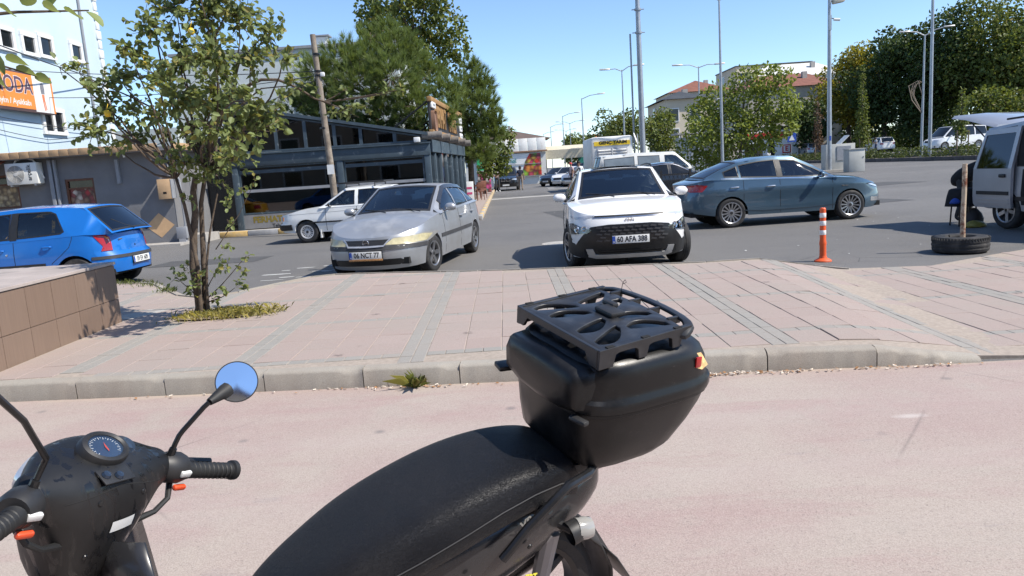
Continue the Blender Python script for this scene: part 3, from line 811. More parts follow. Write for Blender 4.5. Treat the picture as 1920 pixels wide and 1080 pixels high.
    # -- small things
    def plate(s, M, txt, w=.52, h=.112, parent=None, split=None):
        p = MB().box((0, 0, 0), (w, h, .008), None, .003).xf(M).build('number_plate', M_PLATE, parent or s.root)
        MB().box((0, 0, -.006), (w+.024, h+.03, .012), None, .004).xf(M).build('plate_frame', M_BLK, p)
        MB().box((-w/2+.021, 0, .0045), (.042, h*.92, .002)).xf(M).build('blue_band', M_PLBLUE, p, smooth=False)
        text('TR', h*.22, M_PLATE, M @ Matrix.Translation((-w/2+.021, -h*.3, .0065)), p, 'lettering', .0005, .0004)
        text(txt, h*.98, M_PLTXT, M @ Matrix.Translation((.018, -.001, .0055)), p, 'lettering', .0022, .0006, .80)
        return p
    def mirror(s, x, z, sgn, material, size=(.12, .2, .13), out=.1, stalk=M_BLK):
        f = s.side(x, z-.05); p = Vector((x, (f.y+out*.45+size[1]/2-.02)*sgn, z))
        b = MB(); rings = []
        for k in range(7):
            u = -1+k/3; sc = math.sqrt(max(.12, 1-abs(u)**3.2)); 
            rings.append([p+Vector((size[0]*(.5*math.cos(a)*sc*(1 if math.cos(a) > 0 else .4)), u*size[1]/2, size[2]/2*math.sin(a)*sc)) for a in np.linspace(0, 2*math.pi, 13)[:-1]])
        o = b.loft(rings).build('wing_mirror', material, s.root, ang=60)
        MB().box(p+Vector((-size[0]*.2, 0, 0)), (.012, size[1]*.86, size[2]*.82), None, .004).build('mirror_glass', mat('mirror_glass', (.8, .82, .85), .04, 1.0, 0), o)
        MB().tube([Vector((x, f.y*.97*sgn, z-.06)), p+Vector((0, -size[1]*.3*sgn, -size[2]*.25))], [.03, .022], 8).build('mirror_arm', stalk, o)
        return o
    def handle(s, x, z, sgn, material, w=.17):
        k = 'l' if sgn > 0 else 'r'; sg = s.sig(k, x); p = s.surf(sg, z); n = s.snrm(sg, z)
        if n.y*sgn < 0: n = -n
        b = MB(); b.tube([p+Vector((-w/2, 0, 0))+n*.004, p+Vector((-w/2+.015, 0, 0))+n*.03, p+n*.038, p+Vector((w/2-.015, 0, 0))+n*.03, p+Vector((w/2, 0, 0))+n*.004], [.012, .014, .015, .014, .012], 8)
        return b.build('door_handle', material, s.root)
    def seams(s, xs, z0f, z1f=None):
        for x in xs:
            for k in 'lr':
                sg = s.sig(k, x); a = s.zb(x)+.03; b = s.zt(x)-.004
                s.strip([(sg, a), (sg, (a+b)/2), (sg, b)], .009, M_SEAM, 'door_gap', .0015)

def rim_spokes(n=10, w=.035, material=None, back=None, twin=False, hub=.05, taper=1.0, ring=.9):
    def f(rr, tw, parent):
        h = tw/2; Mx = Matrix.Rotation(-math.pi/2, 4, 'X')
        b = MB().lathe([(rr*1.02, h*.92), (rr*1.03, h*.98), (rr*ring+.012, h*.99), (rr*ring, h*.9), (rr*ring-.004, -h*.8)], 36, Mx)
        for k in range(n):
            offs = (-.5, .5) if twin else (0,)
            for q in offs:
                a = 2*math.pi*k/n; wi = w*.5*(1.0 if not twin else .55); sp_ = w*.7*q
                r0, r1 = hub*.7, rr*ring+.006
                def V(r, t, z): 
                    x, y = r*math.cos(a)-t*math.sin(a), r*math.sin(a)+t*math.cos(a); return Mx @ Vector((x, y, z))
                tw2 = wi*taper; s0 = sp_*.6; s1 = sp_*1.5
                b.add([V(r0, s0-tw2, h*.72), V(r1, s1-wi, h*.9), V(r1, s1+wi, h*.9), V(r0, s0+tw2, h*.72), V(r0, s0-tw2, h*.5), V(r1, s1-wi, h*.62), V(r1, s1+wi, h*.62), V(r0, s0+tw2, h*.5)],
                      [(0, 1, 2, 3), (0, 4, 5, 1), (3, 2, 6, 7), (1, 5, 6, 2)])
        b.lathe([(0, h*.82), (hub*.6, h*.82), (hub, h*.76), (hub, h*.4)], 20, Mx)
        R = b.build('rim', material or M_ALLOY, parent, ang=30)
        MB().lathe([(0, h*.3), (rr*.98, h*.3), (rr*.99, -h*.8)], 28, Mx).build('brake_disc', back or M_RIMDK, parent)
        MB().lathe([(0, h*.86), (hub*.5, h*.86), (hub*.55, h*.8)], 16, Mx).build('hub_cap', M_RIMDK, parent)
        return R
    return f

def win(c, xa, xb, lo=.03, hi=.05, n=6, fr=.02, glass=None, frm=None):
    """side window between the belt and the roof edge, from xa (rear) to xb (front)"""
    xs = np.linspace(xa, xb, 60); good = [x for x in xs if c.re(x)[1]-hi > c.zt(x)+lo+.012]
    xa, xb = min(good), max(good); q = np.linspace(xa, xb, n+1)
    poly = [(x, c.zt(x)+lo) for x in q] + [(x, c.re(x)[1]-hi) for x in q[::-1]]
    d = dict(poly=poly, fr=fr)
    if glass: d['glass'] = glass
    if frm: d['frm'] = frm
    return d
# ------------------------------------------------------------------ the five cars near the corner
def rot90(o): return o
XY = lambda x, y, th: Matrix.Translation((x, y, 0)) @ Matrix.Rotation(rad(th), 4, 'Z')
# ---- white crossover (faces the camera)
r = thing('crossover_car', 'white compact crossover with black grille facing the sidewalk, front wheels turned', 'car', (1.85, 12.62, 0), rad(266.5))
W_ = paint('paint_white', (.78, .78, .77), .0, .35, .9)
c = Car(r, dict(L=4.18, W=1.775, wb=2.58, fo=.83, wr=.325, ar=.365, tw=.205, rim=.68, planf=(7, 3.0), planr=(9, 3.4), inset=.012,
    sill=[(-2.09, .34), (-1.6, .26), (1.5, .22), (2.09, .20)], belt=[(-2.09, 1.02), (-1.2, 1.04), (0, .99), (.95, .985), (1.6, .93), (1.95, .85), (2.09, .80)],
    offf=[(.18, .12), (.3, .03), (.5, .0), (.66, .012), (.78, .07), (.9, .16), (1.0, .25)], offr=[(.2, .1), (.45, 0), (.7, .02), (1.0, .1)],
    offs=[(.2, .03), (.4, .0), (.62, .0), (.8, .018), (1.05, .05)], cowl=.95, tail=-1.95, hcrown=.055, wtop=.12, rtop=-1.5, apil=.925, ccrown=.04,
    edge=[(-1.99, .70, 1.02), (-1.5, .575, 1.385), (-.9, .60, 1.435), (-.3, .605, 1.455), (.12, .60, 1.44), (.55, .66, 1.22), (.99, .735, .985)]), W_)
c.shell()
c.greenhouse([win(c, -1.55, -.72, glass=G_TINT), win(c, -.66, .12), win(c, .16, .95, hi=.06)], rw_gl=G_MID)
c.wheels(rim_spokes(5, .06, M_ALLOY, twin=True, hub=.06), steer=rad(14))
f = lambda y, z: (c.sig('f', y), z)
mir2 = lambda poly: [(-a, b) for a, b in poly][::-1]
M_GRILLE = mat('grille_black', (.012, .012, .013), .35, 0, .2, 20)
g = c.patch([f(-.55, .66), f(-.3, .685), f(.3, .685), f(.55, .66), f(.76, .40), f(.70, .32), f(.4, .29), f(-.4, .29), f(-.70, .32), f(-.76, .40)], M_GRILLE, 'grille', .012, .028)
for row in range(5):
    for k in range(9):
        y = (k-4)*.108+(.054 if row % 2 else 0); z = .645-row*.045
        if abs(y) > .5+row*.03 or (abs(y) < .3 and z < .52): continue
        c.patch([f(y-.045, z-.006), f(y+.03, z-.014), f(y+.045, z+.006), f(y-.03, z+.014)], mat('grille_bar', (.05, .05, .053), .3), 'grille_bar', .022, .012, g, smooth=False)
lo = c.patch([f(-.86, .46), f(-.78, .42), f(-.70, .33), f(.70, .33), f(.78, .42), f(.86, .46), f(.87, .26), f(.6, .20), f(-.6, .20), f(-.87, .26)], M_BLK, 'lower_bumper', .010, .022)
M_SKID = mat('skid_silver', (.5, .5, .5), .4, .6)
c.patch([f(-.62, .35), f(-.53, .35), f(-.50, .275), f(.50, .275), f(.53, .35), f(.62, .35), f(.60, .24), f(.5, .215), f(-.5, .215), f(-.60, .24)], M_SKID, 'skid_plate', .026, .03)
for k in range(2): c.patch([f(-.46, .285+k*.028), f(.46, .285+k*.028), f(.46, .297+k*.028), f(-.46, .297+k*.028)], M_GRILLE, 'grille_bar', .022, .01, lo)
for sg in (1, -1):
    P = lambda poly: [f(a*sg, b) for a, b in poly][::sg]
    hl = c.patch(P([(.54, .585), (.60, .575), (.82, .555), (.845, .70), (.80, .715), (.56, .625)]), M_GRILLE, 'headlight', .006, .014)
    for yy in (.74, .64):
        sgm = c.sig('f', yy*sg); p = c.surf(sgm, .628); n = c.snrm(sgm, .628); n = n if n.x > 0 else -n
        Mx = frame(p+n*.008, n.orthogonal(), n.cross(n.orthogonal()))
        MB().lathe([(.0, .012), (.028, .008), (.035, -.01)], 20, Mx).build('projector_lens', mat('lens_dark', (.25, .27, .3), .05, .6, 0), hl)
        MB().lathe([(.036, .004), (.047, .007), (.05, -.01)], 20, Mx).build('bezel', M_CHROME, hl)
    c.patch(P([(.81, .47), (.85, .44), (.862, .53), (.84, .545)]), M_GRILLE, 'air_slot', .006, .012)
    c.patch(P([(.53, .578), (.84, .535), (.845, .70), (.80, .717), (.55, .632)]), G_LAMP, 'lamp_cover', .016, .0, hl)
    drl = c.patch(P([(.50, .795), (.76, .765), (.845, .80), (.835, .822), (.76, .80), (.50, .822)]), mat('drl_grey', (.55, .57, .6), .15, .3), 'daytime_light', .006, .012)
c.patch([f(-.52, .788), f(.52, .788), f(.52, .815), f(-.52, .815)], M_BLK, 'bonnet_gap', .005, .01)
c.patch([f(-.52, .780), f(.52, .780), f(.52, .789), f(-.52, .789)], M_CHROME, 'bonnet_trim', .006, .01)
p = c.surf(0, .735); n = c.snrm(0, .735); n = n if n.x > 0 else -n
Mx = frame(p+n*.006, (0, 1, 0), (0, 0, 1))
MB().lathe([(.062+.006*math.cos(a), .006*math.sin(a)) for a in np.linspace(0, 6.28, 7)[:-1]], 28, Mx @ Matrix.Diagonal((1, .56, 1, 1)), closed=True).add(
    [Mx @ Vector(v) for v in ((-.03, -.026, .004), (-.018, -.026, .004), (-.006, .026, .004), (-.018, .026, .004), (.010, -.026, .004), (.022, -.026, .004), (.034, .026, .004), (.022, .026, .004), (-.015, -.006, .004), (.024, -.002, .004), (.026, .008, .004), (-.012, .004, .004))], [(0, 1, 2, 3), (4, 5, 6, 7), (8, 9, 10, 11)]).build('emblem', M_CHROME, r)
pm = c.surf(0, .475); c.plate(frame(pm+Vector((.045, 0, 0)), (0, 1, 0), (0, 0, 1)), '60 AFA 388')
for sg, k in ((1, 'l'), (-1, 'r')):
    for xa in c.xa:   # wheel-arch cladding
        arc = [(c.sig(k, xa+.40*math.cos(a)), .325+.40*math.sin(a)) for a in np.linspace(-.15, math.pi+.15, 15)]
        c.strip(arc, .075, M_BLK, 'arch_cladding', .006, None, .012)
    c.strip([(c.sig(k, -.85), .32), (c.sig(k, 0), .31), (c.sig(k, .85), .31)], .16, M_BLK, 'sill_cladding', .006)
    c.mirror(.70, 1.05, sg, W_, (.13, .2, .14)); c.handle(-.45, .90, sg, W_); c.handle(-1.25, .93, sg, W_)
    MB().tube([(-1.45, .57*sg, 1.40), (-1.35, .575*sg, 1.465), (-.5, .585*sg, 1.50), (.0, .585*sg, 1.485), (.1, .585*sg, 1.44)], [.01, .016, .016, .016, .01], 8).build('roof_rail', M_BLK, r)
c.seams([.80, -.30, -1.12], .3)
MB().prism([(-.35, -.38), (.35, -.38), (.35, .38), (-.35, .38)], 'z', 1.489, 1.4945).xf(Matrix.Translation((-.15, 0, 0))).build('sunroof', mat('sunroof_glass', (.02, .022, .025), .05), r)
for y0, y1 in ((.5, -.05), (-.12, -.55)):
    MB().tube([(1.06+.03, y0, 1.035), (.98, lerp(y0, y1, .4), 1.075), (.93, y1, 1.10)], .009, 6).build('wiper', M_BLK, r)

# ---- silver sedan, 3/4 front
r = thing('silver_sedan', 'dusty silver sedan with yellowed headlights and worn bonnet paint at the kerb', 'car', (-1.72, 13.5, 0), rad(258))
S_ = paint('paint_silver', (.50, .51, .525), .55, .42, .5, dirt=(.40, .39, .37), dscale=2.2, dlo=.5, dhi=.8)
def bonnet_mat():
    m, t, b = _nodes('paint_worn'); tc = nd(t, 'ShaderNodeTexCoord').outputs['Object']
    a = ramp(t, noise(t, tc, 2.6, 6, .6, .3), [(.50, 0.), (.74, .7)])
    geo = nd(t, 'ShaderNodeSeparateXYZ'); t.links.new(tc, geo.inputs[0])
    up = nd(t, 'ShaderNodeSeparateXYZ'); t.links.new(nd(t, 'ShaderNodeNewGeometry').outputs['Normal'], up.inputs[0])
    k1 = ramp(t, up.outputs[2], [(.75, 0.), (.9, 1.)]); k2 = ramp(t, geo.outputs[0], [(.88, 0.), (.95, 1.)]); 
    k3 = nd(t, 'ShaderNodeMath', operation='MULTIPLY'); t.links.new(k1, k3.inputs[0]); t.links.new(a, k3.inputs[1])
    c = mixc(t, ramp(t, noise(t, tc, 1.8, 5, .6), [(.45, 0.), (.8, 1.)]), (.40, .415, .435), (.33, .33, .325))
    c = mixc(t, k3.outputs[0], c, (.45, .455, .46)); t.links.new(c, b.inputs['Base Color'])
    mr = nd(t, 'ShaderNodeMath', operation='MULTIPLY_ADD', i_1=-.4, i_2=.55); t.links.new(k3.outputs[0], mr.inputs[0]); t.links.new(mr.outputs[0], b.inputs['Metallic'])
    b.inputs['Roughness'].default_value = .42; b.inputs['Coat Weight'].default_value = .35
    return m
S_ = bonnet_mat()
c = Car(r, dict(L=4.48, W=1.707, wb=2.637, fo=.88, wr=.305, ar=.345, tw=.19, rim=.66, planf=(6.5, 2.6), planr=(8, 3.0),
    sill=[(-2.24, .32), (-1.6, .25), (1.5, .21), (2.24, .17)], belt=[(-2.24, .93), (-1.75, 1.0), (-.5, .955), (.9, .925), (1.5, .86), (2.05, .735), (2.24, .66)],
    offf=[(.15, .10), (.26, .02), (.42, .0), (.52, .0), (.56, .05), (.66, .08), (.8, .2)], offr=[(.2, .08), (.5, 0), (.9, .06), (1.0, .1)],
    offs=[(.2, .03), (.45, 0), (.7, .012), (.95, .05)], cowl=.9, tail=-1.72, hcrown=.06, wtop=.02, rtop=-1.18, apil=.93, ccrown=.04,
    edge=[(-1.82, .66, .995), (-1.18, .555, 1.335), (-.7, .575, 1.37), (-.2, .58, 1.38), (.02, .575, 1.37), (.5, .635, 1.15), (.93, .70, .93)]), S_)
c.shell()
c.greenhouse([win(c, -1.5, -1.02), win(c, -.97, -.2), win(c, -.13, .85, hi=.055)], ws_gl=G_CLEAR, gl=G_MID, rw_gl=G_CLEAR)
c.wheels(rim_spokes(5, .075, M_ALLOY, hub=.06, taper=.8), steer=rad(-8))
f = lambda y, z: (c.sig('f', y), z)
M_HLY = mat('yellowed_lens', (.50, .45, .27), .22, .0, .15, 12, coat=.6)
for sg in (1, -1):
    P = lambda poly: [f(a*sg, b) for a, b in poly][::sg]
    hl = c.patch(P([(.30, .545), (.5, .537), (.80, .555), (.835, .64), (.78, .665), (.42, .635)]), M_HLY, 'headlight', .010, .02)
    c.patch(P([(.285, .535), (.5, .525), (.82, .545), (.85, .65), (.79, .678), (.42, .648)]), mat('lamp_rim', (.4, .39, .36), .4, .5), 'lamp_surround', .004, .012, hl)
gr = c.patch([f(-.27, .535), f(.27, .535), f(.36, .628), f(-.36, .628)], M_BLK, 'grille', .004, .016)
for z in (.553, .573, .593, .613): c.patch([f(-.27, z-.005), f(.27, z-.005), f(.28, z+.004), f(-.28, z+.004)], mat('grille_slat', (.05, .05, .052), .4), 'grille_bar', .012, .01, gr)
c.strip([f(-.39, .645), f(-.34, .60), f(-.285, .53), f(0, .525), f(.285, .53), f(.34, .60), f(.39, .645)], .02, mat('silver_trim', (.55, .55, .56), .3, .6), 'grille_surround', .012)
p = c.surf(0, .585); Mx = frame(p+Vector((.022, 0, 0)), (0, 1, 0), (0, 0, 1))
MB().lathe([(.046+.006*math.cos(a), .006*math.sin(a)) for a in np.linspace(0, 6.28, 7)[:-1]], 24, Mx, closed=True).add([Mx @ Vector(v) for v in ((-.062, -.012, .004), (.012, -.004, .004), (.012, .006, .004), (-.04, .0, .004), (.062, .012, .004), (-.012, .004, .004), (-.012, -.006, .004), (.04, 0, .004))], [(0, 1, 2, 3), (4, 5, 6, 7)]).build('emblem', M_CHROME, r)
S0 = c.sig('l', 1.66)
c.patch([(-S0, .475), (S0, .475), (S0, .535), (-S0, .535)], mat('bumper_rubber', (.045, .045, .047), .6, 0, .2, 10), 'bumper_strip', .012, .02)
c.patch([f(-.50, .245), f(.50, .245), f(.60, .285), f(.52, .335), f(-.52, .335), f(-.60, .285)], M_GRILLE, 'air_intake', .012, .024)
pm = c.surf(0, .405); pl = c.plate(frame(pm+Vector((.018, 0, 0)), (0, 1, 0), (0, 0, 1)), '06 NCT 77')
MB().box((0, -.071, -.002), (.545, .03, .012), None, .003).xf(frame(pm+Vector((.02, 0, 0)), (0, 1, 0), (0, 0, 1))).build('dealer_strip', mat('strip_orange', (.45, .22, .08), .5, 0, .5, 60), pl)
for sg, k in ((1, 'l'), (-1, 'r')):
    c.strip([(c.sig(k, 1.0), .56), (c.sig(k, 0), .565), (c.sig(k, -.96), .575)], .06, mat('bumper_rubber', (.045, .045, .047), .6), 'side_moulding', .012, None, .02)
    c.mirror(.60, 1.0, sg, S_, (.13, .19, .13), .1, S_); c.handle(-.05+-.25, .80, sg, S_); c.handle(-1.1, .83, sg, S_)
    fs, ns = c.sidef(sg)
    xs = np.linspace(-1.3, .55, 12)
    c.patch([(x, c.re(x)[1]-.075) for x in xs]+[(x, c.re(x)[1]-.012) for x in xs[::-1]], mat('wind_deflector', (.03, .03, .033), .2), 'wind_deflector', .012, .006, None, .12, fs, ns)
c.seams([.78, -.20, -1.1], .3)
MB().tube([(-2.12, -.6, .985), (-2.15, -.5, 1.06), (-2.18, 0, 1.075), (-2.15, .5, 1.06), (-2.12, .6, .985)], [.02, .025, .025, .025, .02], 8).build('boot_spoiler', S_, r)
for sg in (1, -1):
    c.patch([(c.sig('b', a*sg), b) for a, b in ((.5, .72), (.8, .72), (.8, .9), (.5, .9))][::-sg], mat('tail_red', (.35, .01, .01), .15, 0, .1, coat=.6), 'tail_light', .006, .014)
for y0, y1 in ((.52, -.02), (-.08, -.5)):
    MB().tube([(1.04, y0, .975), (.95, lerp(y0, y1, .4), 1.01), (.90, y1, 1.035)], .009, 6).build('wiper', M_BLK, r)

# ---- grey-blue sedan, side on
r = thing('grey_blue_sedan', 'grey-blue four-door sedan with multi-spoke wheels crossing behind the orange bollard', 'car', (6.05, 16.98, 0), rad(3.5))
B_ = paint('paint_greyblue', (.07, .125, .175), .55, .35, 1.0)
c = Car(r, dict(L=4.53, W=1.79, wb=2.636, fo=.92, wr=.318, ar=.355, tw=.2, rim=.70, planf=(6.5, 2.7), planr=(8, 3.0), inset=.02,
    sill=[(-2.26, .36), (-1.6, .26), (1.5, .23), (2.26, .24)], belt=[(-2.26, .96), (-1.8, 1.055), (-.6, 1.0), (.4, .955), (1.0, .945), (1.6, .885), (2.1, .77), (2.26, .70)],
    offf=[(.2, .12), (.32, .02), (.5, 0), (.66, .05), (.75, .12), (.9, .22)], offr=[(.2, .14), (.4, .02), (.6, .0), (.85, .05), (1.0, .03)],
    offs=[(.2, .04), (.38, .01), (.55, .02), (.78, .0), (.86, .02), (1.05, .055)], cowl=1.0, tail=-1.78, hcrown=.055, wtop=.16, rtop=-1.02, apil=.93, ccrown=.04, rcrown=.04,
    edge=[(-1.86, .67, 1.05), (-1.45, .61, 1.235), (-1.02, .58, 1.38), (-.6, .59, 1.435), (-.2, .595, 1.45), (.16, .59, 1.43), (.6, .64, 1.22), (1.06, .71, .945)]), B_)
c.shell()
c.greenhouse([win(c, -1.42, -1.10, lo=.04, glass=G_TINT), win(c, -1.06, -.26, lo=.035, glass=G_TINT), win(c, -.17, .93, lo=.035, hi=.06, glass=G_MID)], ws_gl=G_CLEAR)
c.wheels(rim_spokes(14, .03, M_ALLOY, twin=False, hub=.065, taper=.8, ring=.93))
f = lambda y, z: (c.sig('f', y), z); bk = lambda y, z: (c.sig('b', y), z)
for sg, k in ((1, 'l'), (-1, 'r')):
    P = lambda poly: [(c.sig(*a) if isinstance(a, tuple) else a, b) for a, b in poly][::sg]
    hl = c.patch([(c.sig(k, 1.72), .76), (c.sig(k, 1.95), .695), (c.sig('f', .55*sg), .63), (c.sig('f', .5*sg), .70), (c.sig(k, 1.95), .765)][::-sg], M_GRILLE, 'headlight', .006, .014)
    c.patch([(c.sig(k, 1.80), .74), (c.sig(k, 1.97), .69), (c.sig('f', .62*sg), .65), (c.sig('f', .6*sg), .69), (c.sig(k, 1.95), .745)][::-sg], mat('lamp_inner', (.6, .63, .66), .12, .5), 'lamp_reflector', .010, .01, hl)
    c.patch([(c.sig('f', .62*sg), .36), (c.sig('f', .80*sg), .37), (c.sig('f', .80*sg), .46), (c.sig('f', .66*sg), .45)][::sg], M_CHROME, 'fog_lamp_trim', .006, .014)
    c.patch([(c.sig(k, -1.93), .80), (c.sig('b', .62*sg), .80), (c.sig('b', .42*sg), .86), (c.sig('b', .42*sg), .93), (c.sig('b', .75*sg), .96), (c.sig(k, -1.80), .93)][::sg], mat('tail_red', (.35, .01, .01), .15), 'tail_light', .006, .014)
    c.mirror(.64, 1.02, sg, B_, (.13, .2, .14)); c.handle(-.43, .835, sg, M_CHROME, .19); c.handle(-1.22, .855, sg, M_CHROME, .19)
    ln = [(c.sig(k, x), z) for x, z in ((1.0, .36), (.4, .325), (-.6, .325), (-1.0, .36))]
    c.strip(ln, .018, mat('paint_greyblue_shade', (.03, .05, .07), .4), 'sill_crease_shade', .003)  # darker strip of body colour paints the shade in the crease
    c.patch([(c.sig(k, -1.62), .70), (c.sig(k, -1.42), .70), (c.sig(k, -1.42), .84), (c.sig(k, -1.62), .84)][::-sg], B_, 'fuel_flap', .004, .006)
    fs, ns = c.sidef(sg); xs = np.linspace(-1.5, .95, 14)
    c.patch([(x, c.zt(x)+.002) for x in xs]+[(x, c.zt(x)+.02) for x in xs[::-1]], M_CHROME, 'waist_trim', .006, .006, None, .14, fs, ns)
    c.patch([(-.26, c.zt(-.2)+.03), (-.17, c.zt(-.2)+.03), (-.17, c.re(-.2)[1]-.06), (-.26, c.re(-.2)[1]-.06)], M_BLK, 'b_pillar', .005, .006, None, .12, fs, ns)
    c.patch([(c.sig(k, 1.14), .735), (c.sig(k, 1.28), .735), (c.sig(k, 1.28), .755), (c.sig(k, 1.14), .765)][::-sg], M_CHROME, 'wing_badge', .004, .006)
c.seams([.94, -.22, -1.02], .3)
c.patch([f(-.55, .30), f(.55, .30), f(.6, .44), f(-.6, .44)], M_GRILLE, 'grille', .004, .014)
MB().tube([(.98, .3, .99), (1.07, -.2, .985), (1.07, -.55, .97)], .01, 6).build('wiper', M_BLK, r)

# ---- white boxy saloon with roof rack
r = thing('white_saloon', 'old boxy white saloon with black roof rack parked before the dark glass restaurant', 'car', (-3.95, 20.25, 0), rad(176))
W2 = paint('paint_offwhite', (.70, .71, .70), .0, .4, .6, dirt=(.55, .52, .47), dlo=.58, dhi=.85)
c = Car(r, dict(L=4.06, W=1.63, wb=2.477, fo=.79, wr=.29, ar=.33, tw=.165, rim=.60, planf=(14, 5), planr=(14, 5), inset=.03,
    sill=[(-2.03, .34), (-1.6, .27), (1.5, .27), (2.03, .30)], belt=[(-2.03, .90), (-1.5, .93), (0, .90), (.85, .90), (1.4, .845), (2.03, .73)],
    offf=[(.3, .06), (.42, -.02), (.52, -.02), (.53, .05), (.8, .07)], offr=[(.3, .06), (.45, 0), (.55, .03), (.9, .06)], offs=[(.25, .05), (.45, .015), (.6, .0), (.68, .008), (.95, .04)],
    cowl=.82, tail=-1.3, hcrown=.03, wtop=.18, rtop=-1.0, apil=.93, edge=[(-1.42, .64, .93), (-1.0, .56, 1.335), (-.5, .57, 1.365), (.18, .57, 1.345), (.86, .65, .90)]), W2)
c.shell()
c.greenhouse([win(c, -1.2, -.98, lo=.03), win(c, -.92, -.17, lo=.03), win(c, -.08, .76, lo=.03, hi=.055)], gl=G_CLEAR, ws_gl=G_CLEAR, rw_gl=G_CLEAR)
c.wheels(rim_spokes(16, .022, mat('wheel_trim', (.55, .55, .55), .45, .4), hub=.07, ring=.86))
for sg, k in ((1, 'l'), (-1, 'r')):
    c.patch([(c.sig(k, 1.90), .60), (c.sig('f', .72*sg), .60), (c.sig('f', .72*sg), .70), (c.sig(k, 1.90), .70)][::sg], mat('amber', (.7, .22, .03), .25), 'corner_light', .008, .016)
    c.patch([(c.sig('f', .36*sg), .60), (c.sig('f', .70*sg), .60), (c.sig('f', .70*sg), .71), (c.sig('f', .36*sg), .71)][::sg], mat('lamp_inner', (.6, .63, .66), .12), 'headlight', .006, .014)
    c.strip([(c.sig(k, 1.18), .53), (c.sig(k, 0), .53), (c.sig(k, -1.0), .53)], .035, M_BLK, 'side_moulding', .010)
    c.strip([(c.sig(k, 1.8), .745), (c.sig(k, 0), .79), (c.sig(k, -1.6), .79)], .012, mat('paint_shadowline', (.35, .35, .35), .5), 'swage_line', .002)
    c.mirror(.56, .965, sg, M_BLK, (.10, .15, .11), .06); c.handle(-.02+-.05, .80, sg, M_BLK, .16); c.handle(-.85, .80, sg, M_BLK, .16)
    MB().prism([(1.35-.5, .12), (1.35-.48, .34), (1.35-.46, .12)], 'y', .62*sg, .80*sg).xf(Matrix.Translation((-.0, 0, 0))).build('mud_flap', W2, r)
SB = c.sig('l', 1.62)
c.patch([(-SB, .36), (SB, .36), (SB, .50), (-SB, .50)], M_BLK, 'bumper', .03, .04)
c.patch([(c.sig('f', -.34), .60), (c.sig('f', .34), .60), (c.sig('f', .34), .71), (c.sig('f', -.34), .71)], M_BLK, 'grille', .004, .014)
c.seams([.70, -.13, -1.0], .3)
b = MB()
for x in (-.62, .12):
    b.tube([(x, -.62, 1.36), (x, -.60, 1.45), (x, .60, 1.45), (x, .62, 1.36)], .016, 6)
for y in (-.45, -.3, -.1, .1, .3, .45): b.tube([(-.85, y, 1.475), (.38, y, 1.475)], .013, 6)
b.tube([(-.85, -.58, 1.49), (.38, -.58, 1.49), (.38, .58, 1.49), (-.85, .58, 1.49), (-.85, -.58, 1.49)], .016, 6)
b.build('roof_rack', M_BLK, r)

# ---- bright blue hatchback, rear 3/4
r = thing('blue_hatchback', 'bright blue five-door hatchback behind the brown tiled wall', 'car', (-8.34, 13.1, 0), rad(178))
BL = paint('paint_blue', (.006, .14, .5), .05, .34, .9)
c = Car(r, dict(L=3.83, W=1.63, wb=2.36, fo=.78, wr=.29, ar=.335, tw=.175, rim=.60, planf=(7, 2.8), planr=(7, 3.0), inset=.03,
    sill=[(-1.92, .30), (-1.4, .25), (1.4, .23), (1.92, .22)], belt=[(-1.92, .93), (-1.4, .96), (-.5, .915), (.6, .875), (.95, .87), (1.4, .80), (1.92, .66)],
    offf=[(.2, .08), (.4, 0), (.55, .02), (.8, .2)], offr=[(.2, .12), (.30, .02), (.5, .0), (.585, .01), (.60, .07), (.8, .09), (.96, .13)], offs=[(.25, .03), (.45, .0), (.7, .005), (.95, .04)],
    cowl=.9, tail=-1.85, hcrown=.05, wtop=.2, rtop=-1.38, apil=.92, rbow=.05, edge=[(-1.84, .665, .95), (-1.38, .575, 1.385), (-.9, .59, 1.425), (-.3, .595, 1.43), (.2, .58, 1.40), (.6, .64, 1.17), (.98, .70, .87)]), BL)
c.shell()
dp = win(c, -1.14, -.3, lo=.04, hi=.07, glass=G_TINT)
pl = dp['poly']; pl = [p for p in pl]; x0_ = -1.14
dp['poly'] = [(-1.10, c.zt(-1.1)+.075), (-1.04, c.zt(-1)+.045)] + [(x, c.zt(x)+.04) for x in (-.8, -.55, -.3)] + [(x, c.re(x)[1]-.06) for x in (-.3, -.55, -.8)] + [(-.86, c.re(-.86)[1]-.065), (-.95, c.re(-.95)[1]-.10), (-1.05, 1.13)]
c.greenhouse([dp, win(c, -.19, .86, lo=.035, hi=.06, glass=G_MID)], rw_gl=G_TINT, gl=G_MID)
c.wheels(rim_spokes(10, .03, M_ALLOY, hub=.06))
M_TLR = mat('tail_red', (.35, .01, .01), .15); M_TLW = mat('tail_clear', (.62, .60, .56), .15, 0, .1, coat=.5); M_TLO = mat('tail_orange', (.75, .28, .02), .2, 0, .1, coat=.5)
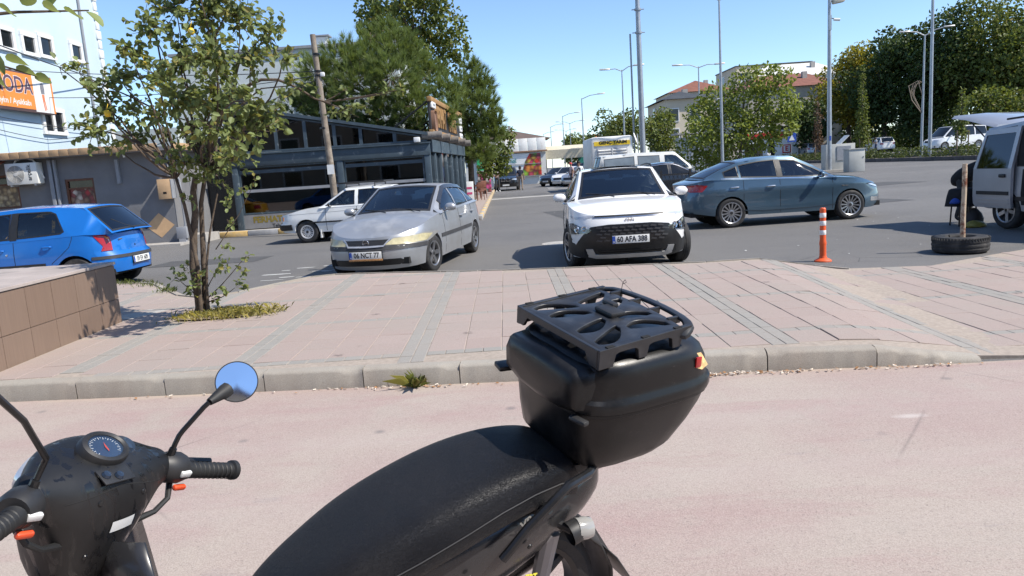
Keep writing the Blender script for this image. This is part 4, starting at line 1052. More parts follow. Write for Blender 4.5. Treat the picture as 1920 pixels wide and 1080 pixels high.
for sg, k in ((1, 'l'), (-1, 'r')):
    bb = lambda y, z: (c.sig('b', y*sg), z)
    tl = c.patch([(c.sig(k, -1.60), .925), bb(.62, .93), bb(.55, .88), bb(.55, .66), bb(.68, .66), (c.sig(k, -1.72), .74)][::sg], M_TLR, 'tail_light', .012, .02)
    c.patch([(c.sig(k, -1.76), .905), bb(.62, .905), bb(.57, .87), bb(.57, .84), (c.sig(k, -1.78), .85)][::sg], M_TLO, 'indicator', .016, .01, tl)
    c.patch([(c.sig(k, -1.79), .845), bb(.57, .838), bb(.57, .775), (c.sig(k, -1.80), .785)][::sg], M_TLW, 'reversing_light', .016, .01, tl)
    c.strip([(c.sig(k, -.75), .50), (c.sig(k, 0), .49), (c.sig(k, .8), .48)], .055, M_BLK, 'side_moulding', .010, None, .016)
    c.handle(-.80, .79, sg, BL, .15); c.handle(.0, .77, sg, BL, .15)
    fs, ns = c.sidef(sg)
    c.patch([(-.30, c.zt(-.3)+.02), (-.19, c.zt(-.2)+.02), (-.20, c.re(-.2)[1]-.06), (-.30, c.re(-.3)[1]-.06)], M_BLK, 'b_pillar', .005, .006, None, .12, fs, ns)
    c.mirror(.62, .96, sg, M_BLK, (.1, .17, .12), .07)
    sgm = c.sig(k, -.12); p = c.surf(sgm, .70); n = c.snrm(sgm, .7); n = n if n.y*sg > 0 else -n
    MB().lathe([(0, .006), (.018, .004), (.02, -.004)], 14, frame(p, (1, 0, 0), n.cross(Vector((1, 0, 0))))).build('door_lock', M_CHROME, r)
    # curved rear door gap
    c.strip([(c.sig(k, x), z) for x, z in ((-1.22, .945), (-1.21, .88), (-1.16, .76), (-1.02, .64), (-.86, .52), (-.80, .40), (-.79, .30))], .009, M_SEAM, 'door_gap', .0015)
SB = c.S; q = c.sig('l', -1.50)
c.patch([(q, .525), (2*SB-q, .525), (2*SB-q, .575), (q, .575)], mat('bumper_rubber', (.045, .045, .047), .6), 'bumper_strip', .012, .02)
c.seams([.78, -.24], .3)
c.strip([(c.sig('b', .55), .66), (c.sig('b', .56), .64), (c.sig('b', 0), .625), (c.sig('b', -.56), .64), (c.sig('b', -.55), .66)], .01, M_SEAM, 'tailgate_gap', .0015)
p = c.surf(c.S, .46); c.plate(frame(p+Vector((-.012, 0.0, 0)), (0, -1, 0), (.08, 0, 1)), '59 EV 609')
p = c.surf(c.S, .70); MB().lathe([(0, .008), (.015, .006), (.017, -.004)], 12, frame(p, (0, -1, 0), (0, 0, 1))).build('tailgate_lock', M_SEAM, r)
MB().tube([(-1.88, .02, 1.0), (-1.80, .12, 1.04), (-1.66, .32, 1.17)], [.02, .012, .008], 6).build('rear_wiper', M_BLK, r)
MB().box(c.surf(c.sig('b', .35), .83)+Vector((-.004, 0, 0)), (.004, .16, .022)).build('badge', M_CHROME, r)
# ------------------------------------------------------------------ scooter in the foreground
bk = thing('scooter', 'black step-through scooter with black top box and round mirror on the pink road', 'scooter', (-.031, 2.085, .004), 0)
bk.rotation_euler = (-rad(10.9), 0, rad(211.5))
def m_leather():
    m, t, b = _nodes('seat_vinyl'); tc = nd(t, 'ShaderNodeTexCoord').outputs['Object']
    v = nd(t, 'ShaderNodeTexVoronoi', i_Scale=190.); v.feature = 'DISTANCE_TO_EDGE'; t.links.new(mixc(t, .08, tc, nd(t, 'ShaderNodeTexNoise', i_Scale=30.).outputs[1]), v.inputs['Vector'])
    dust = ramp(t, noise(t, tc, 3.2, 6, .6), [(.42, 0.), (.7, 1.)])
    t.links.new(mixc(t, dust, (.006, .0065, .009), (.013, .013, .016)), b.inputs['Base Color'])
    mr = nd(t, 'ShaderNodeMapRange', i_3=.40, i_4=.56); t.links.new(dust, mr.inputs[0]); t.links.new(mr.outputs[0], b.inputs['Roughness'])
    bp = nd(t, 'ShaderNodeBump', i_Strength=.9, i_Distance=.002); t.links.new(ramp(t, v.outputs[0], [(0., 0.), (.12, 1.)]), bp.inputs['Height']); t.links.new(bp.outputs[0], b.inputs['Normal'])
    return m
def m_dusty_black(name, rough, streak):
    m, t, b = _nodes(name); tc = nd(t, 'ShaderNodeTexCoord').outputs['Object']
    a = ramp(t, noise(t, tc, 7, 6, .65), [(.45, 0.), (.75, 1.)])
    c = mixc(t, a, (.006, .006, .0065), (.018, .0175, .018))
    if streak:
        mp = nd(t, 'ShaderNodeMapping'); mp.inputs['Scale'].default_value = (55, 55, 5); t.links.new(tc, mp.inputs[0])
        k = ramp(t, noise(t, mp.outputs[0], 1.0, 3, .5, .6), [(.54, 0.), (.60, 1.)])
        c = mixc(t, k, c, (.010, .010, .011))
        gg = nd(t, 'ShaderNodeMapRange', i_3=.5, i_4=.16); t.links.new(k, gg.inputs[0]); t.links.new(gg.outputs[0], b.inputs['Roughness'])
    else:
        sc = nd(t, 'ShaderNodeMapping'); sc.inputs['Scale'].default_value = (18, 6, 40); t.links.new(tc, sc.inputs[0])
        k = ramp(t, noise(t, sc.outputs[0], 2.2, 5, .7, 1.2), [(.66, 0.), (.70, .5)])
        c = mixc(t, k, c, (.09, .088, .085))
        mr = nd(t, 'ShaderNodeMapRange', i_3=rough-.05, i_4=rough+.12); t.links.new(a, mr.inputs[0]); t.links.new(mr.outputs[0], b.inputs['Roughness'])
        bp = nd(t, 'ShaderNodeBump', i_Strength=.25, i_Distance=.0006); t.links.new(noise(t, tc, 700, 2, .6), bp.inputs['Height']); t.links.new(bp.outputs[0], b.inputs['Normal'])
    t.links.new(c, b.inputs['Base Color'])
    return m
def flat_spec(m, v): m.node_tree.nodes['Principled BSDF'].inputs['Specular IOR Level'].default_value = v; return m
M_VINYL = m_leather(); M_BOXP = m_dusty_black('box_plastic', .36, False); M_COWL = m_dusty_black('cowl_plastic', .3, True); flat_spec(M_VINYL, .38); flat_spec(M_BOXP, .36)
M_PANEL = mat('panel_black', (.02, .02, .022), .28, .1, .25, 9, dirt=(.07, .068, .065), dscale=7, coat=.3)
M_RUB = mat('grip_rubber', (.012, .012, .012), .6)
M_STEEL = mat('black_steel', (.02, .02, .021), .25, .3, .2, 30)
M_ORANGE = mat('switch_orange', (.62, .07, .02), .4); M_SWWH = mat('switch_white', (.62, .62, .6), .5)
def sring(x0, x1, hw, z, n=28, e=4.0, cy=0.0, ex=None):
    cx, hl = (x0+x1)/2, abs(x1-x0)/2; out = []
    for k in range(n):
        a = 2*math.pi*(k+.5)/n; ca, sa = math.cos(a), math.sin(a)
        out.append(Vector((cx+hl*math.copysign(abs(ca)**(2/e), ca), cy+hw*math.copysign(abs(sa)**(2/e), sa), z)))
    return out
# seat
SP = [(-.055, .800, .105), (-.03, .822, .115), (.03, .838, .125), (.12, .846, .137), (.22, .842, .146), (.32, .826, .152), (.44, .795, .150), (.52, .770, .142), (.58, .748, .132), (.66, .709, .118), (.72, .678, .103), (.77, .648, .085), (.80, .622, .06)]
rings = []
for x, zc, w in SP:
    drop = .022+.02*sm((x)/.4); low = zc-.135 if x > .05 else zc-.11
    w *= 1.16; half = [(0, zc), (.38*w, zc), (.68*w, zc-.004), (.85*w, zc-drop*.55), (.95*w, zc-drop-.014), (1.0*w, zc-drop-.045), (1.0*w, zc-drop-.075), (.93*w, low)]
    rings.append([Vector((x, y, z)) for y, z in half[::-1]] + [Vector((x, -y, z)) for y, z in half[1:]])
seat = MB().loft(rings).build('seat', M_VINYL, bk, ang=180, sub=2)
# piping seam and stitches along the seat sides
for sgn in (1, -1):
    pts = []
    for x, zc, w in SP[1:-2]:
        drop = .022+.02*sm(x/.4); pts.append(Vector((x, sgn*w*1.155, zc-drop-.036)))
    MB().tube(pts, .0016, 6).build('seam', mat('thread', (.045, .045, .047), .8), seat)
# tail and side panels
rings = []
for x, w, zt_, zb_ in ((.85, .05, .60, .36), (.7, .10, .62, .36), (.5, .135, .665, .38), (.3, .142, .70, .42), (.12, .138, .725, .47), (-.02, .125, .745, .53), (-.10, .105, .755, .58), (-.15, .08, .755, .63), (-.18, .05, .75, .68)):
    prof = [(w*.72, zt_), (w*.95, zt_-.03), (w, zt_-.075), (w*.93, (zt_+zb_)/2-.03), (w*.6, zb_+.02), (w*.3, zb_)]
    rings.append([Vector((x, y, z)) for y, z in prof] + [Vector((x, -y, z)) for y, z in prof[::-1]])
body = MB().loft(rings).build('side_panel', M_PANEL, bk, ang=60, sub=1)
text('ZRT', .022, mat('decal_yellow', (.6, .55, .05), .5), frame((.10, .128, .505), (-1, -.06, -.28), (-.2, -.25, 1)), bk, 'decal', .001, .0006)
text('VR', .034, mat('decal_grey', (.22, .22, .21), .4), frame((.135, .146, .70), (-1, -.12, .28), (.25, .1, 1)), bk, 'decal', .001, .0006)
for sgn in (1, -1):
    MB().tube([(.225, .178*sgn, .645), (.205, .182*sgn, .668), (.155, .182*sgn, .715), (.09, .182*sgn, .76), (.035, .180*sgn, .797), (-.04, .165*sgn, .80), (-.12, .11*sgn, .795), (-.16, .06*sgn, .79)] if sgn > 0 else [(.225, -.15, .62), (.205, -.155, .64), (.155, -.155, .68), (.09, -.15, .71), (.035, -.145, .735), (-.04, -.13, .75), (-.12, -.10, .76), (-.16, -.06, .765)], [.0125]*8, 10).build('grab_rail', M_STEEL, bk)
    MB().tube([(.10, .12*sgn, .715), (.09, .175*sgn, .745)], .016, 8).build('rail_bracket', M_STEEL, bk)
    # indicators
    o = MB().lathe([(0, -.045), (.018, -.04), (.03, -.01), (.033, .025), (.033, .03)], 18, frame((-.028, .155*sgn, .628), (0, .8*sgn, -.3), (.25, 0, 1)) if sgn > 0 else frame((-.028, .155*sgn, .628), (0, .8*sgn, -.3), (-.25, 0, -1))).build('indicator', M_BLK, bk)
    MB().tube([(.02, .09*sgn, .635), (-.01, .15*sgn, .628)], .012, 8).build('indicator_stalk', M_BLK, o)
    MB().tube([(-.02, .155*sgn, .63), (-.045, .16*sgn, .629), (-.062, .163*sgn, .628), (-.068, .164*sgn, .628)], [.030, .031, .027, .01], 18).build('indicator_lens', mat('smoke_lens', (.30, .295, .28), .12, 0, .1, coat=.6), o)
# rear mudguard, plate, wheel
fend = []
for k in range(10):
    a = rad(lerp(30, 200, k/9)); R_ = .335; x = .08+R_*math.cos(a)*1.0; z = .29+R_*math.sin(a)
    fend.append([Vector((x, y, z-abs(y/.075)**3*.03)) for y in np.linspace(-.075, .075, 9)])
MB().grid(fend).build('rear_mudguard', M_BLK, bk, ang=180, solid=.006)
MB().tube([(-.10, 0, .56), (-.20, 0, .47), (-.27, 0, .36)], [.02, .016, .014], 8).build('plate_bracket', M_BLK, bk)
pm = frame((-.285, 0, .335), (0, -1, 0), (.55, 0, .85))
MB().box((0, 0, 0), (.20, .20, .004), None, .0015).xf(pm).build('number_plate', mat('plate_back', (.06, .06, .062), .5), bk)
def bike_wheel(x, r, w, parent, nm):
    Mx = Matrix.Translation((x, 0, r)) @ Matrix.Rotation(-math.pi/2, 4, 'X')
    t = MB().lathe([(r-.06, -w*.4), (r-.03, -w*.5), (r-.008, -w*.36), (r, 0), (r-.008, w*.36), (r-.03, w*.5), (r-.06, w*.4)], 40, Mx).build('wheel', M_TYRE, parent)
    b = MB().lathe([(r-.06, -w*.42), (r-.075, -w*.3), (r-.075, w*.3), (r-.06, w*.42)], 40, Mx)
    for k in range(5):
        a = 2*math.pi*k/5; b.tube([Mx @ Vector((.03*math.cos(a), .03*math.sin(a), 0)), Mx @ Vector(((r-.07)*math.cos(a), (r-.07)*math.sin(a), 0))], [.022, .014], 8)
    b.lathe([(0, .045), (.04, .045), (.04, -.045), (0, -.045)], 20, Mx)
    b.build('rim', M_RIMDK, t)
    return t
bike_wheel(.08, .29, .085, bk, 'rear')
for sgn in (1, -1): MB().tube([(.02, .095*sgn, .60), (.08, .10*sgn, .29)], [.028, .022], 10).build('shock_absorber', mat('shock_grey', (.25, .25, .26), .4, .6), bk)
MB().tube([(.08, .09, .29), (.35, .08, .33), (.5, .06, .36)], .025, 8).build('swing_arm', M_STEEL, bk)
# engine, frame spine, floor, legshield
b = MB(); b.box((.48, 0, .34), (.36, .2, .2), None, .04); b.tube([(.62, 0, .36), (.80, 0, .40)], [.075, .07], 14); b.build('engine', mat('engine_grey', (.22, .22, .22), .5, .6), bk)
MB().tube([(.35, -.11, .27), (.1, -.15, .27), (-.2, -.17, .33)], [.02, .045, .045], 12).build('exhaust', M_STEEL, bk)
MB().tube([(.75, 0, .55), (.95, 0, .50), (1.05, 0, .66), (1.10, 0, .86)], [.06, .055, .05, .04], 10).build('frame_tube', M_PANEL, bk)
ls = []
for z in np.linspace(.34, .92, 9):
    w = .05+.17*math.sin(math.pi*min(1, (z-.2)/.75))**.7; xx = 1.02+.10*(z-.34)
    ls.append([Vector((xx-.09*abs(u)**2, w*u, z)) for u in np.linspace(-1, 1, 13)])
MB().grid(ls).build('leg_shield', M_PANEL, bk, ang=180, solid=.008)
for sgn in (1, -1): MB().tube([(.62, .1*sgn, .26), (.62, .3*sgn, .25)], .016, 8).build('foot_peg', M_RUB, bk)
MB().tube([(.55, .12, .25), (.50, .23, .12), (.44, .27, .052)], .011, 8).build('side_stand', M_STEEL, bk)
# steering assembly
RA, DL = .462, .887
C0 = Vector((1.049, 0, 1.027)); U = Vector((-math.sin(RA), 0, math.cos(RA))); F0 = Vector((math.cos(RA), 0, math.sin(RA))); L0 = Vector((0, 1, 0))
L2 = math.cos(DL)*L0 + math.sin(DL)*F0; F2 = math.cos(DL)*F0 - math.sin(DL)*L0
def H(a, b_, w): return C0 + F2*a + L2*b_ + U*w
MST = Matrix(((F2.x, L2.x, U.x, C0.x), (F2.y, L2.y, U.y, C0.y), (F2.z, L2.z, U.z, C0.z), (0, 0, 0, 1)))
prof0 = [(.105, .045), (.075, .062), (.02, .062), (-.035, .048), (-.072, .018), (-.088, -.05), (-.085, -.14), (-.072, -.24), (.02, -.26), (.095, -.16), (.118, -.04)]
prof1 = [(.095, .040), (.068, .056), (.02, .057), (-.032, .045), (-.066, .016), (-.078, -.045), (-.068, -.12), (-.05, -.19), (.02, -.20), (.08, -.12), (.104, -.03)]
prof2 = [(.060, .032), (.044, .046), (.012, .049), (-.026, .040), (-.050, .016), (-.056, -.02), (-.046, -.05), (-.026, -.075), (.012, -.075), (.044, -.05), (.062, -.008)]
prof3 = [(.026, .026), (.018, .034), (.0, .037), (-.022, .032), (-.036, .016), (-.039, -.004), (-.034, -.022), (-.022, -.034), (.0, -.036), (.018, -.024), (.026, -.004)]
secs = [(-.178, prof3), (-.15, [(a*1.08, w*1.08) for a, w in prof3]), (-.118, prof2), (-.075, prof1), (0, prof0), (.075, prof1), (.118, prof2), (.15, [(a*1.08, w*1.08) for a, w in prof3]), (.178, prof3)]
cowl = MB().loft([[Vector((a, b_, w)) for a, w in pr] for b_, pr in secs]).xf(MST).build('handlebar_cowl', M_COWL, bk, ang=180, sub=2)
NRM = Vector((-.30, 0, .95)).normalized()
gM = MST @ frame((.012, 0, .060), (0, -1, 0), NRM.cross(Vector((0, -1, 0)))) 
E_ = Matrix.Diagonal((.88, .66, 1, 1))
ga = MB().lathe([(.062, -.02), (.062, .002), (.058, .010), (.050, .013), (.044, .010), (.043, .004)], 32, gM @ E_).build('gauge_bezel', M_BLK, bk)
MB().lathe([(0, .004), (.0435, .004)], 32, gM @ E_).build('gauge_dial', mat('dial', (.03, .05, .09), .4), ga, recalc=False)
b = MB()
for k in range(25):
    a = rad(-35+250*k/24); r0, r1 = (.031, .039) if k % 2 == 0 else (.035, .039)
    d = Vector((math.cos(a), math.sin(a), 0)); n_ = Vector((-d.y, d.x, 0))*.0009
    b.add([gM @ E_ @ (d*r0+n_+Vector((0, 0, .006))), gM @ E_ @ (d*r1+n_+Vector((0, 0, .006))), gM @ E_ @ (d*r1-n_+Vector((0, 0, .006))), gM @ E_ @ (d*r0-n_+Vector((0, 0, .006)))], [(0, 1, 2, 3)])
b.build('dial_marks', M_SWWH, ga, recalc=False)
MB().add([gM @ Vector(v) for v in ((0, -.012, .007), (.003, -.008, .007), (.004, .012, .007), (-.001, .0, .007))], [(0, 1, 2, 3)]).build('needle', M_ORANGE, ga, recalc=False)
MB().lathe([(0, .0125), (.03, .0115), (.0435, .0095)], 32, gM @ E_).build('gauge_glass', glass('gauge_glass', (.9, .93, .96), .08), ga)
gM2 = MST @ frame((.020, -.058, .052), (0, -1, 0), NRM.cross(Vector((0, -1, 0))))
MB().lathe([(0, .004), (.026, .004), (.03, .008), (.034, .004), (.034, -.02)], 24, gM2 @ Matrix.Diagonal((.9, .75, 1, 1))).build('side_gauge', mat('dial_dark', (.03, .045, .07), .12), ga)
for q, (da, db) in enumerate(((-.045, .028), (-.052, .002))):
    MB().lathe([(0, .006), (.007, .005), (.009, 0)], 14, MST @ frame((da, db+.012, .047-.3*abs(da+.03)), (0, -1, 0), NRM.cross(Vector((0, -1, 0))))).build('warning_light', mat('telltale', (.02, .03, .05), .1), ga)
MB().box((0, 0, 0), (.075, .035, .004), None, .0015).xf(MST @ frame((-.046, .016, .039), (0, -1, 0), NRM.cross(Vector((0, -1, 0))))).build('warning_panel', M_BLK, ga)
# sticker on the rider side of the cowl
dg = bpy.context.evaluated_depsgraph_get()
ev = cowl.evaluated_get(dg); tri = ev.to_mesh(); from mathutils.bvhtree import BVHTree
bv = BVHTree.FromPolygons([v.co.copy() for v in tri.vertices], [tuple(p.vertices) for p in tri.polygons]); ev.to_mesh_clear()
def on_cowl(b_, w, off=.002):
    hit = bv.ray_cast(H(-.5, b_, w), F2); 
    return (hit[0]-F2*off, hit[1]) if hit[0] else (H(-.08, b_, w), -F2)
def decal(cb, cw, wb_, hw_, tilt, material, name):
    rows = []
    for j in range(5):
        row = []
        for i in range(9):
            du, dv = wb_*(i/8-.5), hw_*(j/4-.5); row.append(on_cowl(cb-du*math.cos(tilt)+dv*math.sin(tilt), cw+du*math.sin(tilt)+dv*math.cos(tilt))[0])
        rows.append(row)
    return MB().grid(rows).build(name, material, bk, ang=180, solid=0)
decal(-.012, -.052, .058, .022, .02, mat('sticker', (.60, .61, .60), .4, 0, .06), 'sticker')
p, n = on_cowl(-.03, -.145); MB().lathe([(0, .002), (.006, .002), (.007, 0)], 14, frame(p, n.orthogonal(), n.cross(n.orthogonal()))).build('bolt', mat('bolt', (.4, .4, .38), .4, .6), bk)
for sgn in (1, -1):
    MB().tube([H(-.012, .17*sgn, .002), H(-.03, .20*sgn, .001), H(-.08, .33*sgn, -.004)], .011, 10).build('handlebar', M_STEEL, bk)
    sw = MB().tube([H(-.010, .168*sgn, .003), H(-.018, .176*sgn, .003), H(-.028, .198*sgn, .002), H(-.034, .211*sgn, .002)], [.030, .034, .034, .028], 18).build('switch_housing', M_BLK, bk)
    d = (H(-.08, .33*sgn, -.004)-H(-.05, .213*sgn, 0)).normalized()
    gp = MB().tube([H(-.040, .213*sgn, 0), H(-.041, .2135*sgn, 0), H(-.045, .22*sgn, 0), H(-.078, .325*sgn, -.004), H(-.079, .328*sgn, -.004), H(-.082, .338*sgn, -.004), H(-.083, .342*sgn, -.004)], [.016, .021, .0175, .0175, .0225, .0225, .016], 18).build('grip', M_RUB, bk)
    for k in range(9):
        q = lerp(.225, .315, k/8); c_ = H(lerp(-.045, -.077, k/8), q*sgn, lerp(0, -.004, k/8))
        MB().lathe([(.0175, -.0022), (.0190, 0), (.0175, .0022)], 18, frame(c_, d.orthogonal(), d.cross(d.orthogonal()))).build('grip_rib', M_RUB, gp)
    # rider-side buttons
    MB().box((0, 0, 0), (.026, .014, .010), None, .003).xf(MST @ frame((-.058, .19*sgn, .004), (.25*sgn if sgn < 0 else -.25, -1, 0), (-.2, 0, 1))).build('rocker_switch', M_SWWH, sw)
    MB().box((0, 0, 0), (.030, .012, .012), None, .004).xf(MST @ frame((-.055, .192*sgn, -.030), (.25*sgn if sgn < 0 else -.25, -1, 0), (-.2, 0, 1))).build('button', M_ORANGE, sw)
    MB().tube([H(-.03, .19*sgn, -.03), H(-.05, .175*sgn, -.055), H(-.055, .14*sgn, -.075), H(-.05, .09*sgn, -.085)], [.007, .006, .006, .008], 8).build('cable', M_RUB, bk)
    MB().tube([H(.0, .185*sgn, -.004), H(.02, .22*sgn, -.008), H(-.02, .33*sgn, -.012)], [.008, .007, .008], 8).build('brake_lever', M_STEEL, bk)
    # mirrors
    mc = H(-.045, .256*sgn, .212) if sgn < 0 else H(-.02, .43, .29)
    se = [H(-.036, .188*sgn, .152), H(-.040, .194*sgn, .166)] if sgn < 0 else [H(-.02, .25, .17), H(-.02, .36, .25)]
    st = MB().tube([H(-.018, .172*sgn, .03), H(-.018, .171*sgn, .06), H(-.019, .171*sgn, .078), H(-.021, .173*sgn, .090)] + se, [.0055]*6, 10).build('mirror_stem', M_STEEL, bk)
    MB().tube([H(-.018, .172*sgn, .025), H(-.018, .172*sgn, .048)], [.009, .008], 10).build('stem_nut', M_STEEL, st)
    view = Vector((-.47, .84, .28)); view = (F2*view.x + L2*view.y + U*view.z); nn = (view + Vector((0, 0, .155))).normalized()
    if sgn > 0: nn = (F2*-.9 + U*.25).normalized()
    fm = frame(mc, Vector((0, 0, 1)).cross(nn), nn.cross(Vector((0, 0, 1)).cross(nn)))
    MB().tube([se[1], se[1].lerp(mc, .35)-nn*.006, se[1].lerp(mc, .62)-nn*.014], [.008, .013, .018], 12).build('mirror_boot', M_RUB, st)
    mo = MB().lathe([(0, -.016), (.02, -.014), (.038, -.006), (.046, .002), (.0455, .005), (.0435, .005)], 36, fm).build('mirror_shell', M_BLK, bk)
    MB().lathe([(0, .0045), (.0437, .0038)], 36, fm).build('mirror_face', mat('mirror_bright', (.97, .98, 1.0), .05, 1.0, 0), mo)
# fork, front wheel, headlight
AX = C0 - U*((1.027-.29)/math.cos(RA))
for sgn in (1, -1): MB().tube([H(.02, .06*sgn, -.25), AX + L2*.07*sgn], [.022, .02], 10).build('fork_leg', M_STEEL, bk)
fw = bike_wheel(0, .29, .075, bk, 'front'); fw.location = AX - Vector((0, 0, .0)); 
fw.rotation_euler = (0, 0, -DL); fw.location = (AX.x, AX.y, 0.0)
MB().lathe([(0, .03), (.03, .028), (.055, .012), (.06, -.01)], 24, MST @ frame((.115, 0, -.05), (0, 1, 0), (0, 0, 1))).build('headlight', mat('lamp_inner', (.6, .63, .66), .12), bk)
ff = []
for k in range(9):
    a = rad(lerp(35, 150, k/8)); ff.append([AX + F2*0 + (Vector((math.cos(DL)*1, -math.sin(DL), 0))*(.33*math.cos(a)) + Vector((0, 0, .33*math.sin(a)))) + Vector((math.sin(DL), math.cos(DL), 0))*y - Vector((0, 0, abs(y/.06)**3*.03)) for y in np.linspace(-.06, .06, 7)])
MB().grid(ff).build('front_mudguard', M_PANEL, bk, ang=180, solid=.006)

# screws and panel gaps
for (b_, w) in ((-.055, .0), (.055, .0), (-.045, -.11), (.045, -.11)):
    p, n = on_cowl(b_, w, .0005); MB().lathe([(0, .0025), (.0045, .002), (.0055, 0)], 12, frame(p, n.orthogonal(), n.cross(n.orthogonal()))).build('screw', M_STEEL, bk)
MB().tube([on_cowl(b_, .022-.25*abs(b_)**1.2, -.0008)[0] for b_ in np.linspace(-.12, .12, 25)], .0014, 5).build('panel_gap', M_SEAM, cowl)
for x, y, z in ((.30, .150, .60), (.12, .143, .62), (.5, .142, .57)): MB().lathe([(0, .004), (.006, .003), (.008, 0)], 12, frame((x, y, z), (1, 0, 0), (0, .1, 1)) @ Matrix.Rotation(math.pi, 4, 'X')).build('screw', M_STEEL, bk)
# ---- top box
tb0 = MB().loft([sring(-.06, -.29, .140, .795), sring(-.035, -.325, .165, .800), sring(-.015, -.36, .182, .825), sring(-.005, -.415, .195, .885), sring(.000, -.452, .202, .935), sring(.004, -.462, .206, .962), sring(.010, -.468, .211, .966), sring(.010, -.468, .211, .974)]).build('top_box', M_BOXP, bk, ang=38)
lid = MB().loft([sring(.013, -.472, .2145, .977), sring(.013, -.473, .2155, .984), sring(.012, -.472, .2145, 1.004), sring(.002, -.461, .2055, 1.012), sring(.001, -.459, .2045, 1.030), sring(-.004, -.450, .202, 1.065), sring(-.012, -.435, .195, 1.09), sring(-.026, -.412, .182, 1.106), sring(-.05, -.375, .155, 1.115), sring(-.12, -.28, .07, 1.116)]).build('lid', M_BOXP, tb0, ang=50)
bp_ = MB().loft([[Vector((x, y, z)) for y, z in (( -hw, z0), (-hw*.55, z0-.02), (0, z0-.024), (hw*.55, z0-.02), (hw, z0), (hw*1.03, (z0+z1)/2+.01), (hw*.97, z1-.015), (hw*.86, z1), (0, z1+.004), (-hw*.86, z1), (-hw*.97, z1-.015), (-hw*1.03, (z0+z1)/2+.01))] for x, hw, z0, z1 in ((-.04, .165, .985, 1.098), (.012, .16, .99, 1.094), (.024, .15, 1.0, 1.084), (.030, .12, 1.015, 1.07))]).build('backrest_pad', M_BOXP, tb0, ang=40)
MB().box((.008, .168, .968), (.022, .055, .014), Matrix.Rotation(.2, 3, 'Z'), .006).build('catch', M_BLK, tb0)
MB().box((.006, -.190, .974), (.045, .05, .016), Matrix.Rotation(-.2, 3, 'Z'), .005).build('catch', M_BLK, tb0)
for sgn in (1, -1):
    lp = MB().loft([[Vector((x, sgn*(y+off), z)) for x, y, z in ((-.345, .182, 1.086), (-.385, .178, 1.08), (-.405, .188, 1.045), (-.375, .197, 1.04), (-.348, .192, 1.05))] for off in (-.012, .0, .006)]).build('reflector', mat('reflector_amber', (.72, .45, .2), .12, 0, .5, 50, coat=.7), tb0, ang=50)
    MB().box((-.362, .1985*sgn, 1.062), (.02, .006, .03), None, .002).build('red_lens', mat('tail_red', (.35, .01, .01), .15), lp)
# mounting plate
MB().loft([sring(.03, -.27, .10, .752), sring(.035, -.29, .12, .775), sring(.01, -.27, .12, .797)]).build('mounting_plate', M_BLK, tb0, ang=40)
MB().tube([(.04, -.1, .80), (.055, 0, .812), (.04, .1, .80)], .012, 8).build('lock_tab', M_BLK, tb0)
# luggage rack: plate with slots, side rails, rear hoop
def rack_plate():
    outer = [(-.032, -.178), (-.032, .178), (-.31, .178), (-.318, .10), (-.32, 0), (-.318, -.10), (-.31, -.178)]
    def slot(cx, cy, w, l, bend, rot=0):
        q = []
        for k in range(9): t = k/8; q.append((cx+l*(t-.5), cy+w/2+bend*(1-(2*t-1)**2)))
        for k in range(9): t = 1-k/8; q.append((cx+l*(t-.5), cy-w/2*.4+bend*(1-(2*t-1)**2)*.6))
        return [(a, b_) for a, b_ in q]
    holes = []
    for s_ in (1, -1):
        def arc(x0, y0, x1, y1, w, bend):
            A, B = [], []
            for k in range(9):
                t = k/8; x = lerp(x0, x1, t); y = lerp(y0, y1, t)+bend*math.sin(math.pi*t); ww = w*math.sin(math.pi*(.12+.76*t))
                A.append((x, (y+ww/2)*s_)); B.append((x, (y-ww/2)*s_))
            return A+B[::-1]
        holes += [arc(-.055, .138, -.165, .088, .052, .014), arc(-.055, .062, -.165, .030, .048, .010), arc(-.185, .105, -.295, .138, .05, -.012), arc(-.205, .040, -.30, .062, .044, -.006)]
    pts = [Vector(p) for p in outer]; ed_ = [(i, (i+1) % len(outer)) for i in range(len(outer))]
    for h in holes:
        o = len(pts); pts += [Vector(p) for p in h]; ed_ += [(o+i, o+(i+1) % len(h)) for i in range(len(h))]
    r_ = mgeo.delaunay_2d_cdt(pts, ed_, [], 0, 1e-6)
    fs = [f for f in r_[2] if inside(((r_[0][f[0]]+r_[0][f[1]]+r_[0][f[2]])/3)[:], outer) and not any(inside(((r_[0][f[0]]+r_[0][f[1]]+r_[0][f[2]])/3)[:], h) for h in holes)]
    return MB().add([(v.x, v.y, 1.150-.05*(v.x+.03)+.006*(1-(v.y/.178)**2)) for v in r_[0]], fs)
M_RACK = mat('rack_plastic', (.020, .021, .024), .38, 0, .3, 14, dirt=(.05, .05, .052), dscale=9)
rk = rack_plate().build('luggage_rack', M_RACK, tb0, ang=30, solid=.013, bevel=.0025)
zr = lambda x: 1.150-.05*(x+.03)
for sgn in (1, -1):
    poly = []
    xs = np.linspace(-.028, -.335, 26)
    up = [(x, zr(x)+.004) for x in xs]
    def lowz(x):
        for a, b_ in ((-.075, -.155), (-.185, -.27)):
            if b_ < x < a: return zr(x)-.014-.010*abs((x-(a+b_)/2)/((a-b_)/2))**6
        return zr(x)-.048 if x > -.3 else zr(x)-.03
    dn = [(x, lowz(x)) for x in np.linspace(-.335, -.028, 60)]
    MB().prism(up+dn, 'y', sgn*.172, sgn*.186).build('side_rail', M_RACK, rk, smooth=False, bevel=.0015)
    for x in (-.065, -.18, -.29): MB().box((x, .179*sgn, zr(x)+.005), (.024, .011, .002)).build('screw_slot', M_SEAM, rk, smooth=False)
